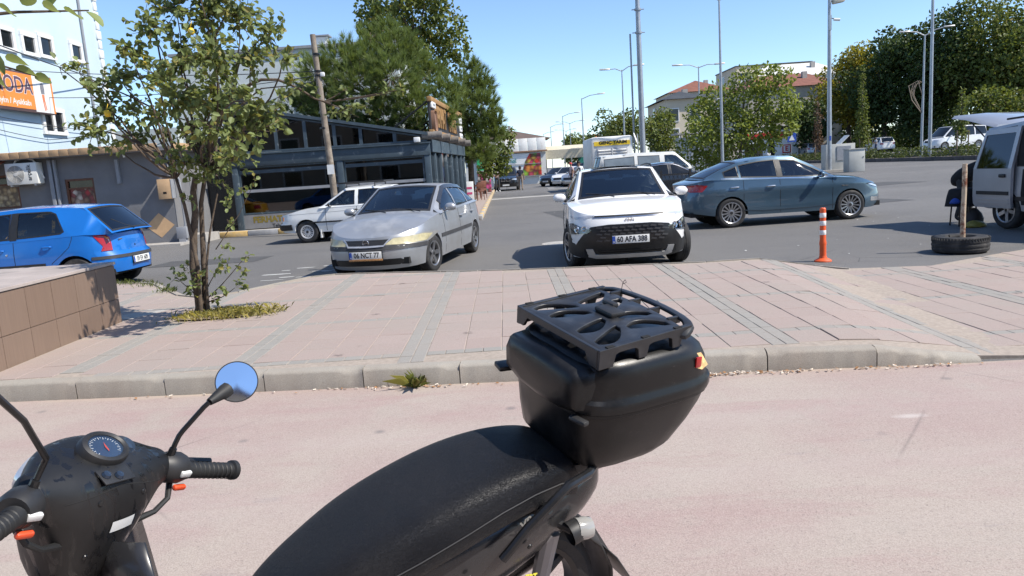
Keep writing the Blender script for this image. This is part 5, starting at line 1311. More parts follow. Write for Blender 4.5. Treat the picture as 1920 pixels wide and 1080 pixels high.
fr_ = [(y, zr(-.03)+.004) for y in np.linspace(-.178, .178, 10)] + [(.178, zr(-.03)-.045), (.15, zr(-.03)-.045), (.13, zr(-.03)-.016), (-.13, zr(-.03)-.016), (-.15, zr(-.03)-.045), (-.178, zr(-.03)-.045)]
MB().prism(fr_, 'x', -.036, -.026).build('front_rail', M_RACK, rk, smooth=False, bevel=.0015)
hoop = [(-.29, -.184, zr(-.3)-.016), (-.315, -.181, zr(-.3)+.002), (-.345, -.16, zr(-.3)+.010), (-.358, -.08, zr(-.3)+.012), (-.361, 0, zr(-.3)+.013), (-.358, .08, zr(-.3)+.012), (-.345, .16, zr(-.3)+.010), (-.315, .181, zr(-.3)+.002), (-.29, .184, zr(-.3)-.016)]
rows = []
for (x, y, z), (x2, y2, z2) in zip(hoop, hoop):
    d = Vector((x+.2, y*.7, 0)).normalized()
    rows.append([Vector((x, y, z)) - d*.010, Vector((x, y, z)) + d*.022, Vector((x, y, z-.022)) + d*.026, Vector((x, y, z-.014)) - d*.008])
MB().loft(rows).build('rear_hoop', M_RACK, rk, ang=50, sub=1)
for y in (-.12, -.04, .04, .12): MB().box((-.332, y, zr(-.33)-.004), (.045, .010, .02), None, .002).build('hoop_strut', M_RACK, rk)
MB().box((-.205, .005, zr(-.2)+.012), (.05, .075, .014), None, .005).build('lock_cover', M_BLK, rk)
MB().box((-.235, -.03, zr(-.23)+.016), (.022, .05, .014), None, .005).build('lock_button', M_BLK, rk)
MB().tube([(-.262, -.02, zr(-.26)+.01), (-.262, -.022, zr(-.26)+.04), (-.264, -.018, zr(-.26)+.075), (-.266, -.012, zr(-.26)+.085), (-.264, -.004, zr(-.26)+.08), (-.264, -.016, zr(-.26)+.072)], .0009, 5).build('wire', M_STEEL, rk)
# ------------------------------------------------------------------ vegetation
RG = np.random.default_rng(11)
def unit(a): return a/np.maximum(1e-9, np.linalg.norm(a, axis=-1, keepdims=True))
def leaf_arrays(P, D, N, L, W, fold=.25, droop=.12):
    """six-point folded leaves: P base, D direction, N normal, L length, W width"""
    D = unit(D); S = unit(np.cross(N, D)); N = np.cross(D, S); L = L[:, None]; W = W[:, None]
    mid = P + D*L*.45
    tip = P + D*L - N*L*droop
    l1 = P + D*L*.30 + S*W*.46 + N*W*fold; l2 = P + D*L*.70 + S*W*.40 + N*W*fold*.7
    r1 = P + D*L*.30 - S*W*.46 + N*W*fold; r2 = P + D*L*.70 - S*W*.40 + N*W*fold*.7
    V = np.stack([P, l1, l2, tip, r2, r1], 1).reshape(-1, 3); n = len(P); b = np.arange(n)[:, None]*6
    F = np.concatenate([b+np.array([[0, 3, 2, 1]]), b+np.array([[0, 5, 4, 3]])], 0)
    return V, F
def leaf_mat(name, col, var=.45, trans=.35, rough=.5, autumn=None, afrac=.12):
    m, t, b = _nodes(name); g = nd(t, 'ShaderNodeNewGeometry'); r_ = g.outputs['Random Per Island']
    lo = tuple(x*(1-var) for x in col); hi = tuple(min(1, x*(1+var)) for x in col)
    c = mixc(t, r_, lo, hi)
    if autumn: c = mixc(t, ramp(t, r_, [(1-afrac-.02, 0.), (1-afrac, .85)]), c, autumn)
    big = ramp(t, noise(t, g.outputs['Position'], .8, 3), [(.4, 0.), (.65, 1.)]); c = mixc(t, .3, c, mixc(t, big, tuple(x*.7 for x in col), tuple(min(1, x*1.3) for x in col)))
    t.links.new(c, b.inputs['Base Color']); b.inputs['Roughness'].default_value = rough; b.inputs['Specular IOR Level'].default_value = .35
    tr = nd(t, 'ShaderNodeBsdfTranslucent'); ms = nd(t, 'ShaderNodeMixShader', i_0=trans)
    t.links.new(mixc(t, .5, c, (min(1, col[0]*2.6), min(1, col[1]*2.4), col[2])), tr.inputs[0])
    t.links.new(b.outputs[0], ms.inputs[1]); t.links.new(tr.outputs[0], ms.inputs[2]); t.links.new(ms.outputs[0], t.nodes['Material Output'].inputs[0])
    return m
M_BARK = mat('bark', (.10, .075, .055), .95, 0, .35, 12, .8, 40, world_co=True)
M_BARKG = mat('bark_grey', (.16, .14, .115), .95, 0, .3, 10, .6, 30, world_co=True)
M_QL = leaf_mat('quince_leaf', (.17, .21, .08), .45, .32, .55, (.28, .2, .04), .10)
M_PINE = leaf_mat('pine_needles', (.14, .185, .055), .5, .32, .55)
M_DARK = leaf_mat('dark_leaf', (.055, .085, .026), .45, .3, .55)
M_MIDL = leaf_mat('mid_leaf', (.12, .15, .035), .45, .3, .55, (.2, .14, .03), .06)
M_YEL = leaf_mat('yellow_leaf', (.24, .22, .035), .4, .35, .55)
M_LITE = leaf_mat('light_leaf', (.17, .21, .045), .4, .32, .55)
M_BRN = leaf_mat('brown_leaf', (.12, .075, .05), .4, .2, .7)

def limb(b, p, q, r0, r1, rng, n=6, wob=.06, sag=0.):
    p, q = Vector(p), Vector(q); L = (q-p).length; pts, rs_ = [], []
    o1 = Vector(rng.normal(0, wob*L, 3)); 
    for k in range(n+1):
        t = k/n; pts.append(p.lerp(q, t) + o1*math.sin(math.pi*t) + Vector((0, 0, -sag*L*t*(1-t)*2)) + (Vector(rng.normal(0, wob*L*.18, 3)) if 0 < k < n else Vector((0, 0, 0)))); rs_.append(lerp(r0, r1, t))
    b.tube(pts, rs_, 7)
    return pts
def twig_leaves(centers, per, nleaf, L, W, rng, b=None, tr=.004, gather=None):
    """short twigs inside each clump with leaves set along them"""
    Ps, Ds, Ns = [], [], []
    for (x, y, z, r) in centers:
        c = np.array((x, y, z)); k = max(3, int(per*(r/.27)**2))
        for _ in range(k):
            d = unit(rng.normal(0, 1, 3) + np.array((0, 0, .25))); s = c + d*r*rng.uniform(0, .25); e = c + d*r*rng.uniform(.75, 1.2)
            if b is not None: b.tube([Vector(s), Vector((s+e)/2)+Vector(rng.normal(0, .02, 3)), Vector(e)], [tr, tr*.8, tr*.4], 4)
            m = max(2, int(nleaf*np.linalg.norm(e-s)/.25))
            for i in range(m):
                t = (i+rng.uniform(.2, 1))/m; p = s + (e-s)*t
                Ps.append(p); dd = unit(d*.5 + rng.normal(0, .8, 3) + np.array((0, 0, -.15))); Ds.append(dd); Ns.append(unit(rng.normal(0, .55, 3)+np.array((.25, -.25, .8))))
    P, D, N = map(np.array, (Ps, Ds, Ns)); n = len(P)
    return leaf_arrays(P + D*.012, D, N, rng.uniform(.7, 1.15, n)*L, rng.uniform(.75, 1.1, n)*W)

# ---- quince tree beside the terrace
qt = thing('quince_tree', 'quince tree with yellow fruit growing from a grassy pit beside the brown wall', 'tree', (-3.5, 8.25, .15))
def loc_(p): return Vector(p) - Vector((-3.5, 8.25, .15))
QX = [(-3.09, 8.55, 3.42, .33), (-3.33, 8.25, 3.43, .27), (-3.55, 8.05, 3.24, .24), (-3.73, 7.95, 3.0, .21), (-2.74, 8.45, 3.38, .30), (-2.41, 8.25, 3.15, .25), (-2.24, 8.15, 2.86, .2), (-2.71, 8.55, 2.94, .28), (-2.93, 8.05, 2.89, .34), (-3.42, 8.45, 2.97, .28), (-3.51, 7.95, 2.75, .25), (-3.29, 7.85, 2.46, .33), (-3.17, 8.55, 2.51, .34), (-2.65, 8.05, 2.44, .27), (-2.51, 8.45, 2.35, .26), (-2.61, 8.15, 2.14, .27), (-2.85, 7.85, 2.11, .3), (-3.41, 8.55, 2.09, .28), (-3.38, 8.05, 1.86, .23), (-3.26, 8.35, 1.74, .2), (-2.97, 8.45, 1.91, .23), (-4.07, 8.35, 2.78, .22), (-4.13, 8.05, 2.67, .2), (-4.44, 8.25, 2.85, .15), (-4.65, 8.25, 2.94, .1), (-4.17, 8.15, 2.4, .24), (-4.23, 7.95, 2.23, .2), (-4.07, 8.55, 2.48, .2), (-3.99, 8.25, 2.17, .2), (-3.66, 8.25, 2.27, .22), (-4.31, 8.45, 2.12, .15), (-2.25, 8.35, 2.6, .16), (-3.1, 8.2, 3.85, .3), (-2.7, 8.3, 3.8, .25), (-3.5, 8.3, 3.75, .2), (-3.05, 8.25, 1.55, .12), (-3.45, 8.15, 1.45, .1)]
def fwd(q):
    x, y, z, r_ = q; d = 1.05*sm((x+3.75)/1.3)*sm((3.3-z)/.8+.35); k_ = (y-d)/y
    return (x*k_, y-d, 1.55+(z-1.55)*k_, r_*k_)
QX = [fwd(q) for q in QX]
rng = np.random.default_rng(21)
wb = MB()
stems = [[(-3.53, 8.25, .10), (-3.51, 8.24, .36), (-3.52, 8.22, .72), (-3.46, 8.26, 1.07), (-3.38, 8.25, 1.30), (-3.37, 8.23, 1.53), (-3.31, 8.25, 1.72)],
         [(-3.41, 8.32, .10), (-3.385, 8.31, .5), (-3.34, 8.30, .85), (-3.33, 8.33, 1.1), (-3.29, 8.30, 1.41), (-3.18, 8.32, 1.75)],
         [(-3.47, 8.17, .10), (-3.46, 8.18, .4), (-3.43, 8.2, .7), (-3.47, 8.2, 1.0), (-3.5, 8.15, 1.4), (-3.55, 8.1, 1.7)],
         [(-3.36, 8.2, .10), (-3.32, 8.2, .35), (-3.24, 8.16, .75), (-3.12, 8.12, 1.1), (-2.98, 8.15, 1.5)]]
stems = [[(-3.47+(x+3.47)*(.45+.3*min(1, z/1.7)), 8.25+(y-8.25)*.6, z) for x, y, z in s_] for s_ in stems]
for i, s_ in enumerate(stems):
    n = len(s_); wb.tube([loc_(p) for p in s_], [lerp((.052, .036, .028, .018)[i], (.03, .022, .016, .008)[i], k/(n-1)) for k in range(n)], 9)
ends = [Vector(s_[-1]) for s_ in stems[:3]]
for (x, y, z, r_) in QX:
    p = min(ends, key=lambda e: (Vector((x, y, z))-e).length)
    limb(wb, loc_(p), loc_((x, y, z)), .016, .005, rng, 6, .07)
BRp = [(-2.68, 8.1, 2.58), (-2.48, 8.1, 2.65), (-2.31, 8.1, 2.64), (-2.1, 8.1, 2.54), (-1.94, 8.1, 2.42), (-1.78, 8.1, 2.36)]
wb.tube([loc_(p) for p in [(-3.15, 8.2, 2.2), (-2.9, 8.12, 2.42)] + BRp], [.025, .021, .018, .016, .014, .012, .010, .008], 8)
for tgt_ in ((-1.13, 8.05, 2.42), (-1.5, 8.1, 2.2), (-1.0, 8.1, 2.46), (-1.62, 8.15, 2.5)): wb.tube([loc_((-1.85, 8.1, 2.38)), loc_((lerp(-1.85, tgt_[0], .5), 8.1, lerp(2.38, tgt_[2], .4))), loc_(tgt_)], [.008, .006, .003], 6)
tb_ = MB()
V, F = twig_leaves([(x+3.5, y-8.25, z-.15, r_) for x, y, z, r_ in QX], 19, 11, .078, .058, rng, tb_)
ctr2 = [(-1.55, 8.1, 2.33, .13), (-1.38, 8.1, 2.30, .12), (-1.2, 8.1, 2.41, .10), (-1.02, 8.1, 2.44, .09), (-1.6, 8.12, 2.48, .08), (-1.75, 8.1, 2.25, .10), (-1.9, 8.1, 2.48, .05), (-2.05, 8.1, 2.58, .06), (-3.01, 8.2, 1.4, .1), (-2.84, 8.2, 1.55, .07), (-2.70, 8.2, 1.61, .05), (-3.15, 8.2, .7, .12), (-3.06, 8.2, .46, .11), (-3.69, 8.2, .62, .11), (-3.57, 8.18, .7, .1), (-3.32, 8.2, .36, .09), (-3.16, 8.2, .43, .1), (-3.57, 8.2, .43, .08), (-3.4, 8.12, .55, .12), (-2.95, 8.2, .62, .07), (-3.0, 8.18, 1.15, .08), (-3.08, 8.2, .95, .07), (-2.9, 8.2, .8, .05)]
V2, F2_ = twig_leaves([(x+3.5, y-8.25, z-.15, r_) for x, y, z, r_ in ctr2], 22, 16, .062, .046, rng, tb_, .003)
for tgt_ in ((-3.06, 8.2, .46), (-3.69, 8.2, .62), (-3.15, 8.2, .72), (-2.9, 8.2, .8)): limb(tb_, loc_((-3.45, 8.22, .3)), loc_(tgt_), .008, .003, rng, 4)
limb(tb_, loc_((-3.2, 8.15, .9)), loc_((-2.70, 8.2, 1.62)), .006, .002, rng, 6, .05)
tro = wb.build('trunk', M_BARK, qt, ang=60)
stuff(tb_.build('twigs', M_BARK, tro, ang=60))
fast_mesh('crown', np.concatenate([V, V2]), np.concatenate([F, F2_+len(V)]), M_QL, qt)
M_QF = mat('quince_fruit', (.78, .52, .03), .55, 0, .12, 14, .2, 60)
for x, y, z in ((-3.58, 7.88, 2.85), (-3.45, 7.86, 2.65), (-3.03, 7.8, 3.12), (-4.03, 7.9, 2.39)):
    b = MB(); b.lathe([(.0, .046), (.010, .042), (.022, .036), (.036, .014), (.040, -.008), (.033, -.030), (.018, -.041), (0, -.038)], 14, Matrix.Translation(loc_((x, y, z))) @ Matrix.Scale(.85, 4) @ Matrix.Rotation(rng.uniform(-.4, .4), 4, 'X'))
    b.tube([loc_((x, y, z+.04)), loc_((x+.01, y+.02, z+.10))], .003, 5); b.build('quince', M_QF, qt, ang=180)
# ---- overhanging quince branch in the top left corner, its tree stands left of the picture
ob = thing('overhanging_tree', 'large quince leaves of a nearby tree hanging into the top left corner', 'tree', (-3.1, 2.3, .004))
b = MB(); b.tube([(0, 0, 0), (.05, .1, .9), (-.02, .2, 1.6), (.1, .35, 2.2)], [.07, .06, .05, .035], 9)
Lo = lambda p: Vector(p)-Vector((-3.1, 2.3, .004))
b.tube([(.1, .35, 2.2), Lo((-2.55, 2.9, 2.25)), Lo((-2.13, 3.05, 2.27)), Lo((-1.88, 3.1, 2.29)), Lo((-1.62, 3.15, 2.29))], [.03, .014, .009, .006, .003], 7)
b.tube([Lo((-2.45, 2.95, 2.26)), Lo((-2.03, 3.0, 2.12)), Lo((-1.80, 3.05, 2.03))], [.008, .005, .003], 6)
btr = b.build('trunk', M_BARK, ob)
for k, (x, y, z, dx, dz, s_) in enumerate([(-2.30, 3.05, 2.50, .5, -.25, .115), (-2.22, 3.0, 2.49, .6, .1, .10), (-2.14, 3.05, 2.52, .7, -.3, .10), (-2.08, 3.1, 2.53, .5, .25, .09), (-2.00, 3.1, 2.52, .8, -.15, .11), (-1.93, 3.12, 2.51, .9, -.35, .11), (-1.86, 3.15, 2.51, .7, -.6, .10), (-1.98, 3.1, 2.51, .4, .5, .08), (-2.36, 3.0, 2.46, .4, -.7, .12), (-2.25, 2.98, 2.40, .7, -.4, .13), (-2.20, 3.0, 2.35, .5, -.5, .13), (-2.12, 3.0, 2.31, .8, -.1, .12), (-2.30, 3.0, 2.36, .1, -.8, .11), (-2.10, 3.02, 2.28, .9, -.2, .10), (-2.26, 3.0, 2.28, .3, -.6, .11), (-2.18, 3.0, 2.25, .7, -.3, .10), (-2.05, 3.05, 2.245, .9, -.1, .09), (-2.42, 3.0, 2.5, -.2, .5, .11), (-2.45, 2.9, 2.42, -.3, -.6, .12), (-2.6, 2.9, 2.45, .2, .6, .11), (-2.5, 3.0, 2.55, .3, .5, .1)]):
    V, F = leaf_arrays(np.array([Lo((x+.22, y, z-.22))[:]]), np.array([(dx, rng.uniform(-.3, .1), dz)]), unit(np.array([(rng.normal(0, .4), +.35+rng.normal(0, .3), .8)])), np.array([s_]), np.array([s_*.74]), .18, .2)
    b = MB(); b.add(V.tolist(), F.tolist()); b.build('leaf', M_QL, btr, ang=180, sub=1, recalc=False)

# ---- pines
def needle_arrays(C, D, n, L, w, rng, spread=.75):
    m = len(C); C = np.repeat(C, n, 0); D = np.repeat(D, n, 0)
    d = unit(D + rng.normal(0, spread*.62, (m*n, 3))); s = unit(np.cross(d, rng.normal(0, 1, (m*n, 3))))*w
    LL = (L*rng.uniform(.7, 1.15, m*n))[:, None]; o = C - D*L*.35*rng.uniform(0, 1, (m*n, 1))
    V = np.stack([o-s*.5, o+s*.5, o+d*LL], 1).reshape(-1, 3); F = np.arange(m*n*3).reshape(-1, 3)
    return V, F
def pine(name, label, base, clumps, dens, rng, L=.2, w=.013, n=24, trunk_r=.17, group=None, spread=.75):
    t = thing(name, label, 'tree', base, 0, group); bx, by, bz = base
    C, D = [], []
    yc = by
    top = max(c[2] for c in clumps)
    wood = MB(); wood.tube([(0, 0, 0), (.05, 0, top*.35), (-.08, .05, top*.7), (.05, 0, top*.97)], [trunk_r, trunk_r*.8, trunk_r*.5, .03], 10)
    for (x, y, z, r) in clumps:
        c = np.array((x-bx, y-by, z-bz)); limb(wood, (0, 0, max(.4, c[2]-.35*math.hypot(c[0], c[1])-.2)), c, .06, .02, rng, 5, .05)
        k = int(dens*r*r)
        d = unit(rng.normal(0, 1, (k, 3))); rad_ = r*rng.uniform(.35, 1.05, (k, 1)); p = c + d*rad_*np.array((1, 1, .85))
        C.append(p); D.append(unit(d*.8 + np.array((0, 0, .75)) + rng.normal(0, .25, (k, 3))))
        for i in range(0, k, 5): wood.tube([Vector(c+(p[i]-c)*.2), Vector(p[i])], [.014, .006], 4)
    V, F = needle_arrays(np.concatenate(C), np.concatenate(D), n, L, w, rng, spread)
    wood.build('trunk', M_BARK, t, ang=60); fast_mesh('crown', V, F, M_PINE, t)
    return t
PN = [(-4.88, 7.13, .61), (-4.24, 7.39, .54), (-3.91, 6.47, .98), (-5.8, 6.2, .9), (-6.89, 5.67, .8), (-7.62, 4.7, .7), (-6.57, 4.74, 1.0), (-5.28, 5.16, 1.15), (-4.02, 5.28, 1.15), (-2.74, 5.6, .8), (-2.19, 4.76, .8), (-3.28, 4.22, 1.1), (-4.56, 3.89, 1.1), (-6.04, 3.78, .9), (-7.26, 4.17, .75), (-2.93, 3.38, .8), (-8.15, 4.63, .42), (-4.98, 6.14, .9), (-3.31, 6.24, .7), (-2.05, 3.83, .7), (-3.79, 3.12, .8)]
rp = np.random.default_rng(5)
pine('pine_tree', 'broad bushy pine rising behind the glass restaurant roof', (-4.9, 30.3, 0), [(x, 30+rp.uniform(-1, 1.2), z, r_) for x, z, r_ in PN], 150, rp, .34, .018, 42, spread=.55)
P2 = [(-1.16, 6.02, .85), (-1.76, 5.03, 1.05), (-.86, 4.72, .9), (-1.59, 3.73, 1.15), (-.54, 3.53, .8), (-.16, 3.24, .5), (-1.15, 2.62, .9), (-2.18, 2.98, .9), (-2.36, 4.17, .9), (-1.23, 6.79, .55), (-.78, 5.74, .65), (-1.98, 2.4, .7), (-.23, 4.16, .5)]
pine('pine_tree', 'narrower pine standing right of the restaurant sign over the pavement', (-1.7, 38.2, .12), [(x, 38+rp.uniform(-.8, .8), z, r_) for x, z, r_ in P2], 150, rp, .36, .02, 42, spread=.55)

# ---- broadleaf trees
def cloud(clumps, n, L, W, rng, shell=.55):
    c = np.array([q[:3] for q in clumps]); r = np.array([q[3] for q in clumps]); p = r**2/np.sum(r**2)
    i = rng.choice(len(c), n, p=p); d = unit(rng.normal(0, 1, (n, 3))); rr = (shell+(1.06-shell)*rng.uniform(0, 1, (n, 1))**.8)
    P = c[i] + d*rr*r[i][:, None]*np.array((1, 1, .88))
    D = unit(d*.4 + rng.normal(0, .8, (n, 3)) + np.array((0, 0, -.2))); N = unit(rng.normal(0, .6, (n, 3)) + d*.5 + np.array((0, 0, .6)))
    return leaf_arrays(P, D, N, L*rng.uniform(.65, 1.2, n), W*rng.uniform(.7, 1.15, n))
def btree(name, label, base, clumps, n, L, material, trunk_r, rng, bark=M_BARK, group=None, split=.3, wr=.7):
    t = thing(name, label, 'tree', base, 0, group); b0 = Vector(base)
    loc = [(x-b0.x, y-b0.y, z-b0.z, r) for x, y, z, r in clumps]
    top = max(c[2] for c in loc); low = min(c[2] for c in loc); fork = Vector((rng.normal(0, .05), rng.normal(0, .05), max(.5, low*.8)))
    cx = sum(c[0] for c in loc)/len(loc); cy = sum(c[1] for c in loc)/len(loc)
    mid = Vector((cx*.6, cy*.6, lerp(fork.z, top, .45)))
    wood = MB(); wood.tube([(0, 0, 0), fork*.5, fork, mid, Vector((cx, cy, top*.92))], [trunk_r*1.15, trunk_r, trunk_r*.85, trunk_r*.55, trunk_r*.15], 9)
    for (x, y, z, r) in loc:
        s_ = fork.lerp(mid, rng.uniform(0, 1)) if z < lerp(fork.z, top, .7) else mid
        limb(wood, s_, (x, y, z), trunk_r*.34, trunk_r*.08, rng, 5, .05)
    wood.build('trunk', bark, t, ang=60)
    V, F = cloud(loc, n, L, L*wr, rng); fast_mesh('crown', V, F, material, t)
    return t
def auto_clumps(x, y, zb, zt_, r, k, rng, sq=1.0):
    out = []
    zc, hz = (zb+zt_)/2, (zt_-zb)/2
    for i in range(k):
        d = unit(rng.normal(0, 1, 3)); f = rng.uniform(.45, .82); s_ = rng.uniform(.26, .42)*min(r, hz*1.2)
        out.append((x+d[0]*r*f, y+d[1]*r*f, zc+d[2]*hz*f, s_*1.15))
    out.append((x, y, zc, min(r, hz)*.6))
    return out
rb = np.random.default_rng(9)
BLc = [(-5.92, 9.86, 1.4), (-6.6, 9.64, .8), (-4.18, 10.02, 1.5), (-2.77, 9.66, 1.2), (-2.29, 8.52, .9), (-3.75, 8.33, 1.2), (-4.85, 8.96, 1.3), (-2.65, 7.56, .8), (-5.25, 10.91, 1.4), (-3.47, 11.62, 1.6), (-6.6, 10.46, .8), (-4.5, 7.6, 1.2)]
btree('plane_tree', 'tall leafy tree topping out above the broad pine', (-4.4, 42, 0), [(x, 42+rb.uniform(-1.5, 1.5), z, r_) for x, z, r_ in BLc], 5200, .26, M_MIDL, .22, rb)
SMc = [(.2, 3.32, .6), (-.15, 2.6, .7), (-.67, 2.0, .7), (-.05, 1.7, .55), (-.96, 2.57, .65), (.5, 3.8, .4), (-1.15, 1.6, .55)]
btree('street_tree', 'small leafy tree hanging over the far end of the left pavement', (-1.35, 48.5, .12), [(x, 48.3+rb.uniform(-.6, .6), z, r_) for x, z, r_ in SMc], 1800, .2, M_MIDL, .1, rb)
BUc = [(13.9, 5.45, 1.05), (15.13, 5.67, .95), (12.66, 4.63, 1.2), (14.19, 4.08, 1.35), (15.73, 4.28, 1.2), (11.72, 3.94, 1.05), (12.93, 3.11, 1.35), (14.79, 2.84, 1.25), (16.18, 3.05, .9), (11.23, 2.92, .95), (12.29, 2.09, 1.15), (13.84, 1.83, 1.05), (11.04, 1.86, .9), (16.5, 3.93, .65), (15.4, 2.19, .75), (16.05, 5.61, .6), (16.66, 4.97, .45), (11.81, 1.35, .75)]
btree('lime_tree', 'broad light green tree right of the galvanised mast', (13.8, 44.2, 0), [(x, 44+rb.uniform(-1.2, 1.2), z, r_) for x, z, r_ in BUc], 6400, .22, M_LITE, .12, rb, M_BARKG)
for nm, lab, x, y, zb_, zt_, r_, n, L, mt in (
    ('street_tree', 'mid green tree behind the white box truck', 11.7, 75, 2.2, 7.6, 2.7, 3000, .28, M_MIDL),
    ('street_tree', 'olive green tree right of the galvanised mast behind the minibus', 13.6, 66, 1.8, 6.2, 2.1, 2400, .26, M_MIDL),
    ('street_tree', 'round tree farthest down the road left of the tall lamps', 16.7, 180, 2.0, 7.0, 4.2, 1500, .6, M_MIDL),
    ('street_tree', 'tree down the road just behind the third single arm lamp', 15.0, 150, 2.0, 8.2, 4.0, 1800, .55, M_MIDL),
    ('street_tree', 'tree down the road left of the box truck', 14.2, 118, 1.6, 6.4, 2.8, 1800, .42, M_MIDL),
    ('street_tree', 'second tree behind the box truck, touching its left edge', 14.0, 98, 1.6, 6.6, 2.6, 1800, .36, M_DARK)):
    btree(nm, lab, (x, y, 0), auto_clumps(x, y, zb_, zt_, r_, 14, rb), n, L, mt, .13, rb, M_BARK, 'trees along the road')
for nm, lab, x, y, zb_, zt_, r_, n, L, mt in (
    ('yellow_tree', 'yellow green tree at the left end of the park trees', 48, 105, 3.0, 16.6, 5.2, 6000, .5, M_YEL),
    ('park_tree', 'dark park tree right behind the yellow green one', 50, 99, 2.2, 17.4, 5.6, 6500, .5, M_DARK),
    ('park_tree', 'dark park tree behind the twin lamp with leaf ornament', 52.5, 94, 2.0, 16.8, 5.6, 6500, .48, M_DARK),
    ('park_tree', 'dark park tree just right of the tall mast on the median', 54.5, 90, 2.2, 17.8, 5.4, 6500, .46, M_DARK),
    ('park_tree', 'tall lighter park tree second from the right edge', 55.5, 86, 1.8, 18.5, 5.4, 6500, .44, M_MIDL),
    ('park_tree', 'tall lighter park tree at the right edge of the picture', 57.5, 82, 1.6, 20, 5.8, 6500, .44, M_MIDL),
    ('park_tree', 'low bushy light green tree behind the raised tailgate', 48.5, 74, 1.0, 6.6, 4.2, 4500, .36, M_MIDL),
    ('park_tree', 'low dark tree beside the supermarket with the red sign', 40.2, 101, 1.6, 8.2, 3.4, 3600, .42, M_DARK),
    ('park_tree', 'dark park tree in the second row behind the yellow green one', 55, 118, 2.5, 15.5, 6.0, 5000, .55, M_DARK),
    ('park_tree', 'dark park tree in the second row behind the tall mast', 62, 108, 2.0, 16, 6.0, 5000, .55, M_DARK)):
    btree(nm, lab, (x, y, 0), auto_clumps(x, y, zb_, zt_, r_, 26, rb), n, L, mt, .3, rb, M_BARK, 'park trees beyond the main road')
def column_tree(label, x, y, zt_, r, mt, n, L):
    btree('young_tree', label, (x, y, .2), [(x+rb.normal(0, .1), y+rb.normal(0, .1), z, r*lerp(1, .35, (z-1.8)/(zt_-1.8))) for z in np.linspace(1.9, zt_, 11)], n, L, mt, .05, rb, M_BARKG, 'young trees on the median')
column_tree('slim young tree with green leaves on the median', 36.6, 77, 9.2, .75, M_MIDL, 1200, .24)
column_tree('slim dying young tree with brown leaves on the median', 36.6, 88, 7.2, .6, M_BRN, 420, .26)
column_tree('slim young tree with support posts near the right van', 36.6, 60.5, 5.5, .5, M_MIDL, 700, .2)
for x, y, lab in ((36.6, 77, 'wooden support posts round the slim green median tree'), (36.6, 88, 'wooden support posts round the brown leaved median tree'), (36.6, 60.5, 'wooden support posts beside the white van on the median')):
    t = thing('tree_stakes', lab, 'stakes', (x, y, .2), 0, 'tree stakes on the median')
    for dx, dy in ((-.45, -.3), (.45, -.3), (0, .5)): MB().tube([(dx, dy, -.1), (dx, dy, 2.1)], .05, 7).build('stake', mat('stake_wood', (.22, .16, .11), .9), t)
ru = np.random.default_rng(31); ucl = []
for k_ in range(150):
    x, y = ru.uniform(50, 76), ru.uniform(88, 128); ucl.append((x, y, ru.uniform(.8, 3.6), ru.uniform(1.2, 2.0)))
V, F = cloud(ucl, 11000, .55, .4, ru, .5); stuff(fast_mesh('shrub_backdrop', V, F, M_DARK, None), 'dark shrub backdrop added to fill the ground under the park trees', 'shrubs')  # leaf mass added as a dark backdrop against sky between the trunks
# hedge on the median
rh = np.random.default_rng(4); hcl = []
for y in np.arange(46, 210, 1.3): hcl.append((36.5+rh.normal(0, .35), y, .5+rh.uniform(0, .3), rh.uniform(.45, .7)))
V, F = cloud(hcl, 15000, .2, .14, rh, .5); stuff(fast_mesh('hedge', V, F, leaf_mat('hedge_leaf', (.075, .10, .03), .45, .3), None), 'low unclipped hedge growing along the median strip', 'hedge')
# ---- grass and weeds
def blades(pts, hmin, hmax, w, rng, lean=.5):
    n = len(pts); P = np.array(pts); a = rng.uniform(0, 6.28, n); h = rng.uniform(hmin, hmax, n)[:, None]
    d = np.stack([np.cos(a), np.sin(a), np.zeros(n)], 1); up = np.array((0, 0, 1.)); ln = rng.uniform(.1, lean, n)[:, None]
    s = np.cross(d, up)*w; m = P + up*h*.55 + d*ln*h*.4; t = P + up*h*(1-ln*.35) + d*ln*h
    V = np.stack([P-s, P+s, m+s*.7, t, m-s*.7], 1).reshape(-1, 3); b = np.arange(n)[:, None]*5
    return V, b+np.array([[0, 1, 2, 3, 4]])
rg = np.random.default_rng(8)
pit = dense_sheet('soil', wavy(-3.18, 8.22, .62, .33, 26, rs, .12), mat('dry_soil', (.30, .235, .165), .95, 0, .25, 14, .5, 60, world_co=True), lambda x, y: zw(x, y)+.006+.015*max(0, 1-((x+3.2)/.6)**2), .12)
stuff(pit, 'dry soil in the pit under the quince tree', 'soil')
gp = [(x, y, zw(x, y)+.01) for x, y in zip(rg.normal(-3.12, .28, 1500), rg.normal(8.12, .14, 1500)) if -3.8 < x < -2.5 and 7.8 < y < 8.6]
V, F = blades(gp, .02, .10, .0035, rg, 1.2)
M_GR = leaf_mat('dry_grass', (.36, .34, .12), .45, .3, .7, (.48, .40, .2), .4)
stuff(fast_mesh('grass', V, F, M_GR), 'dry yellowing grass round the foot of the quince tree', 'grass')
gp = [(x, y, zw(x, y)+.004) for x, y in zip(np.concatenate([rg.normal(-5.9, .35, 260), rg.normal(-4.75, .12, 160), rg.normal(-5.3, .2, 100)]), np.concatenate([rg.normal(11.55, .12, 260), rg.normal(10.4, .1, 160), rg.normal(11.1, .1, 100)])) if inside((x, y), WALK)]
V, F = blades(gp, .02, .09, .004, rg, 1.0); stuff(fast_mesh('grass', V, F, leaf_mat('verge_grass', (.13, .16, .05), .4, .3, .7)), 'short green grass in the paving at the corner near the blue hatchback', 'grass')
wd = thing('weed', 'spiky green weed growing at the foot of the kerb', 'weed', (-.76, yk(-.76)-.045, .006))
gp = [(rg.normal(0, .02), rg.normal(0, .012), 0) for _ in range(60)]
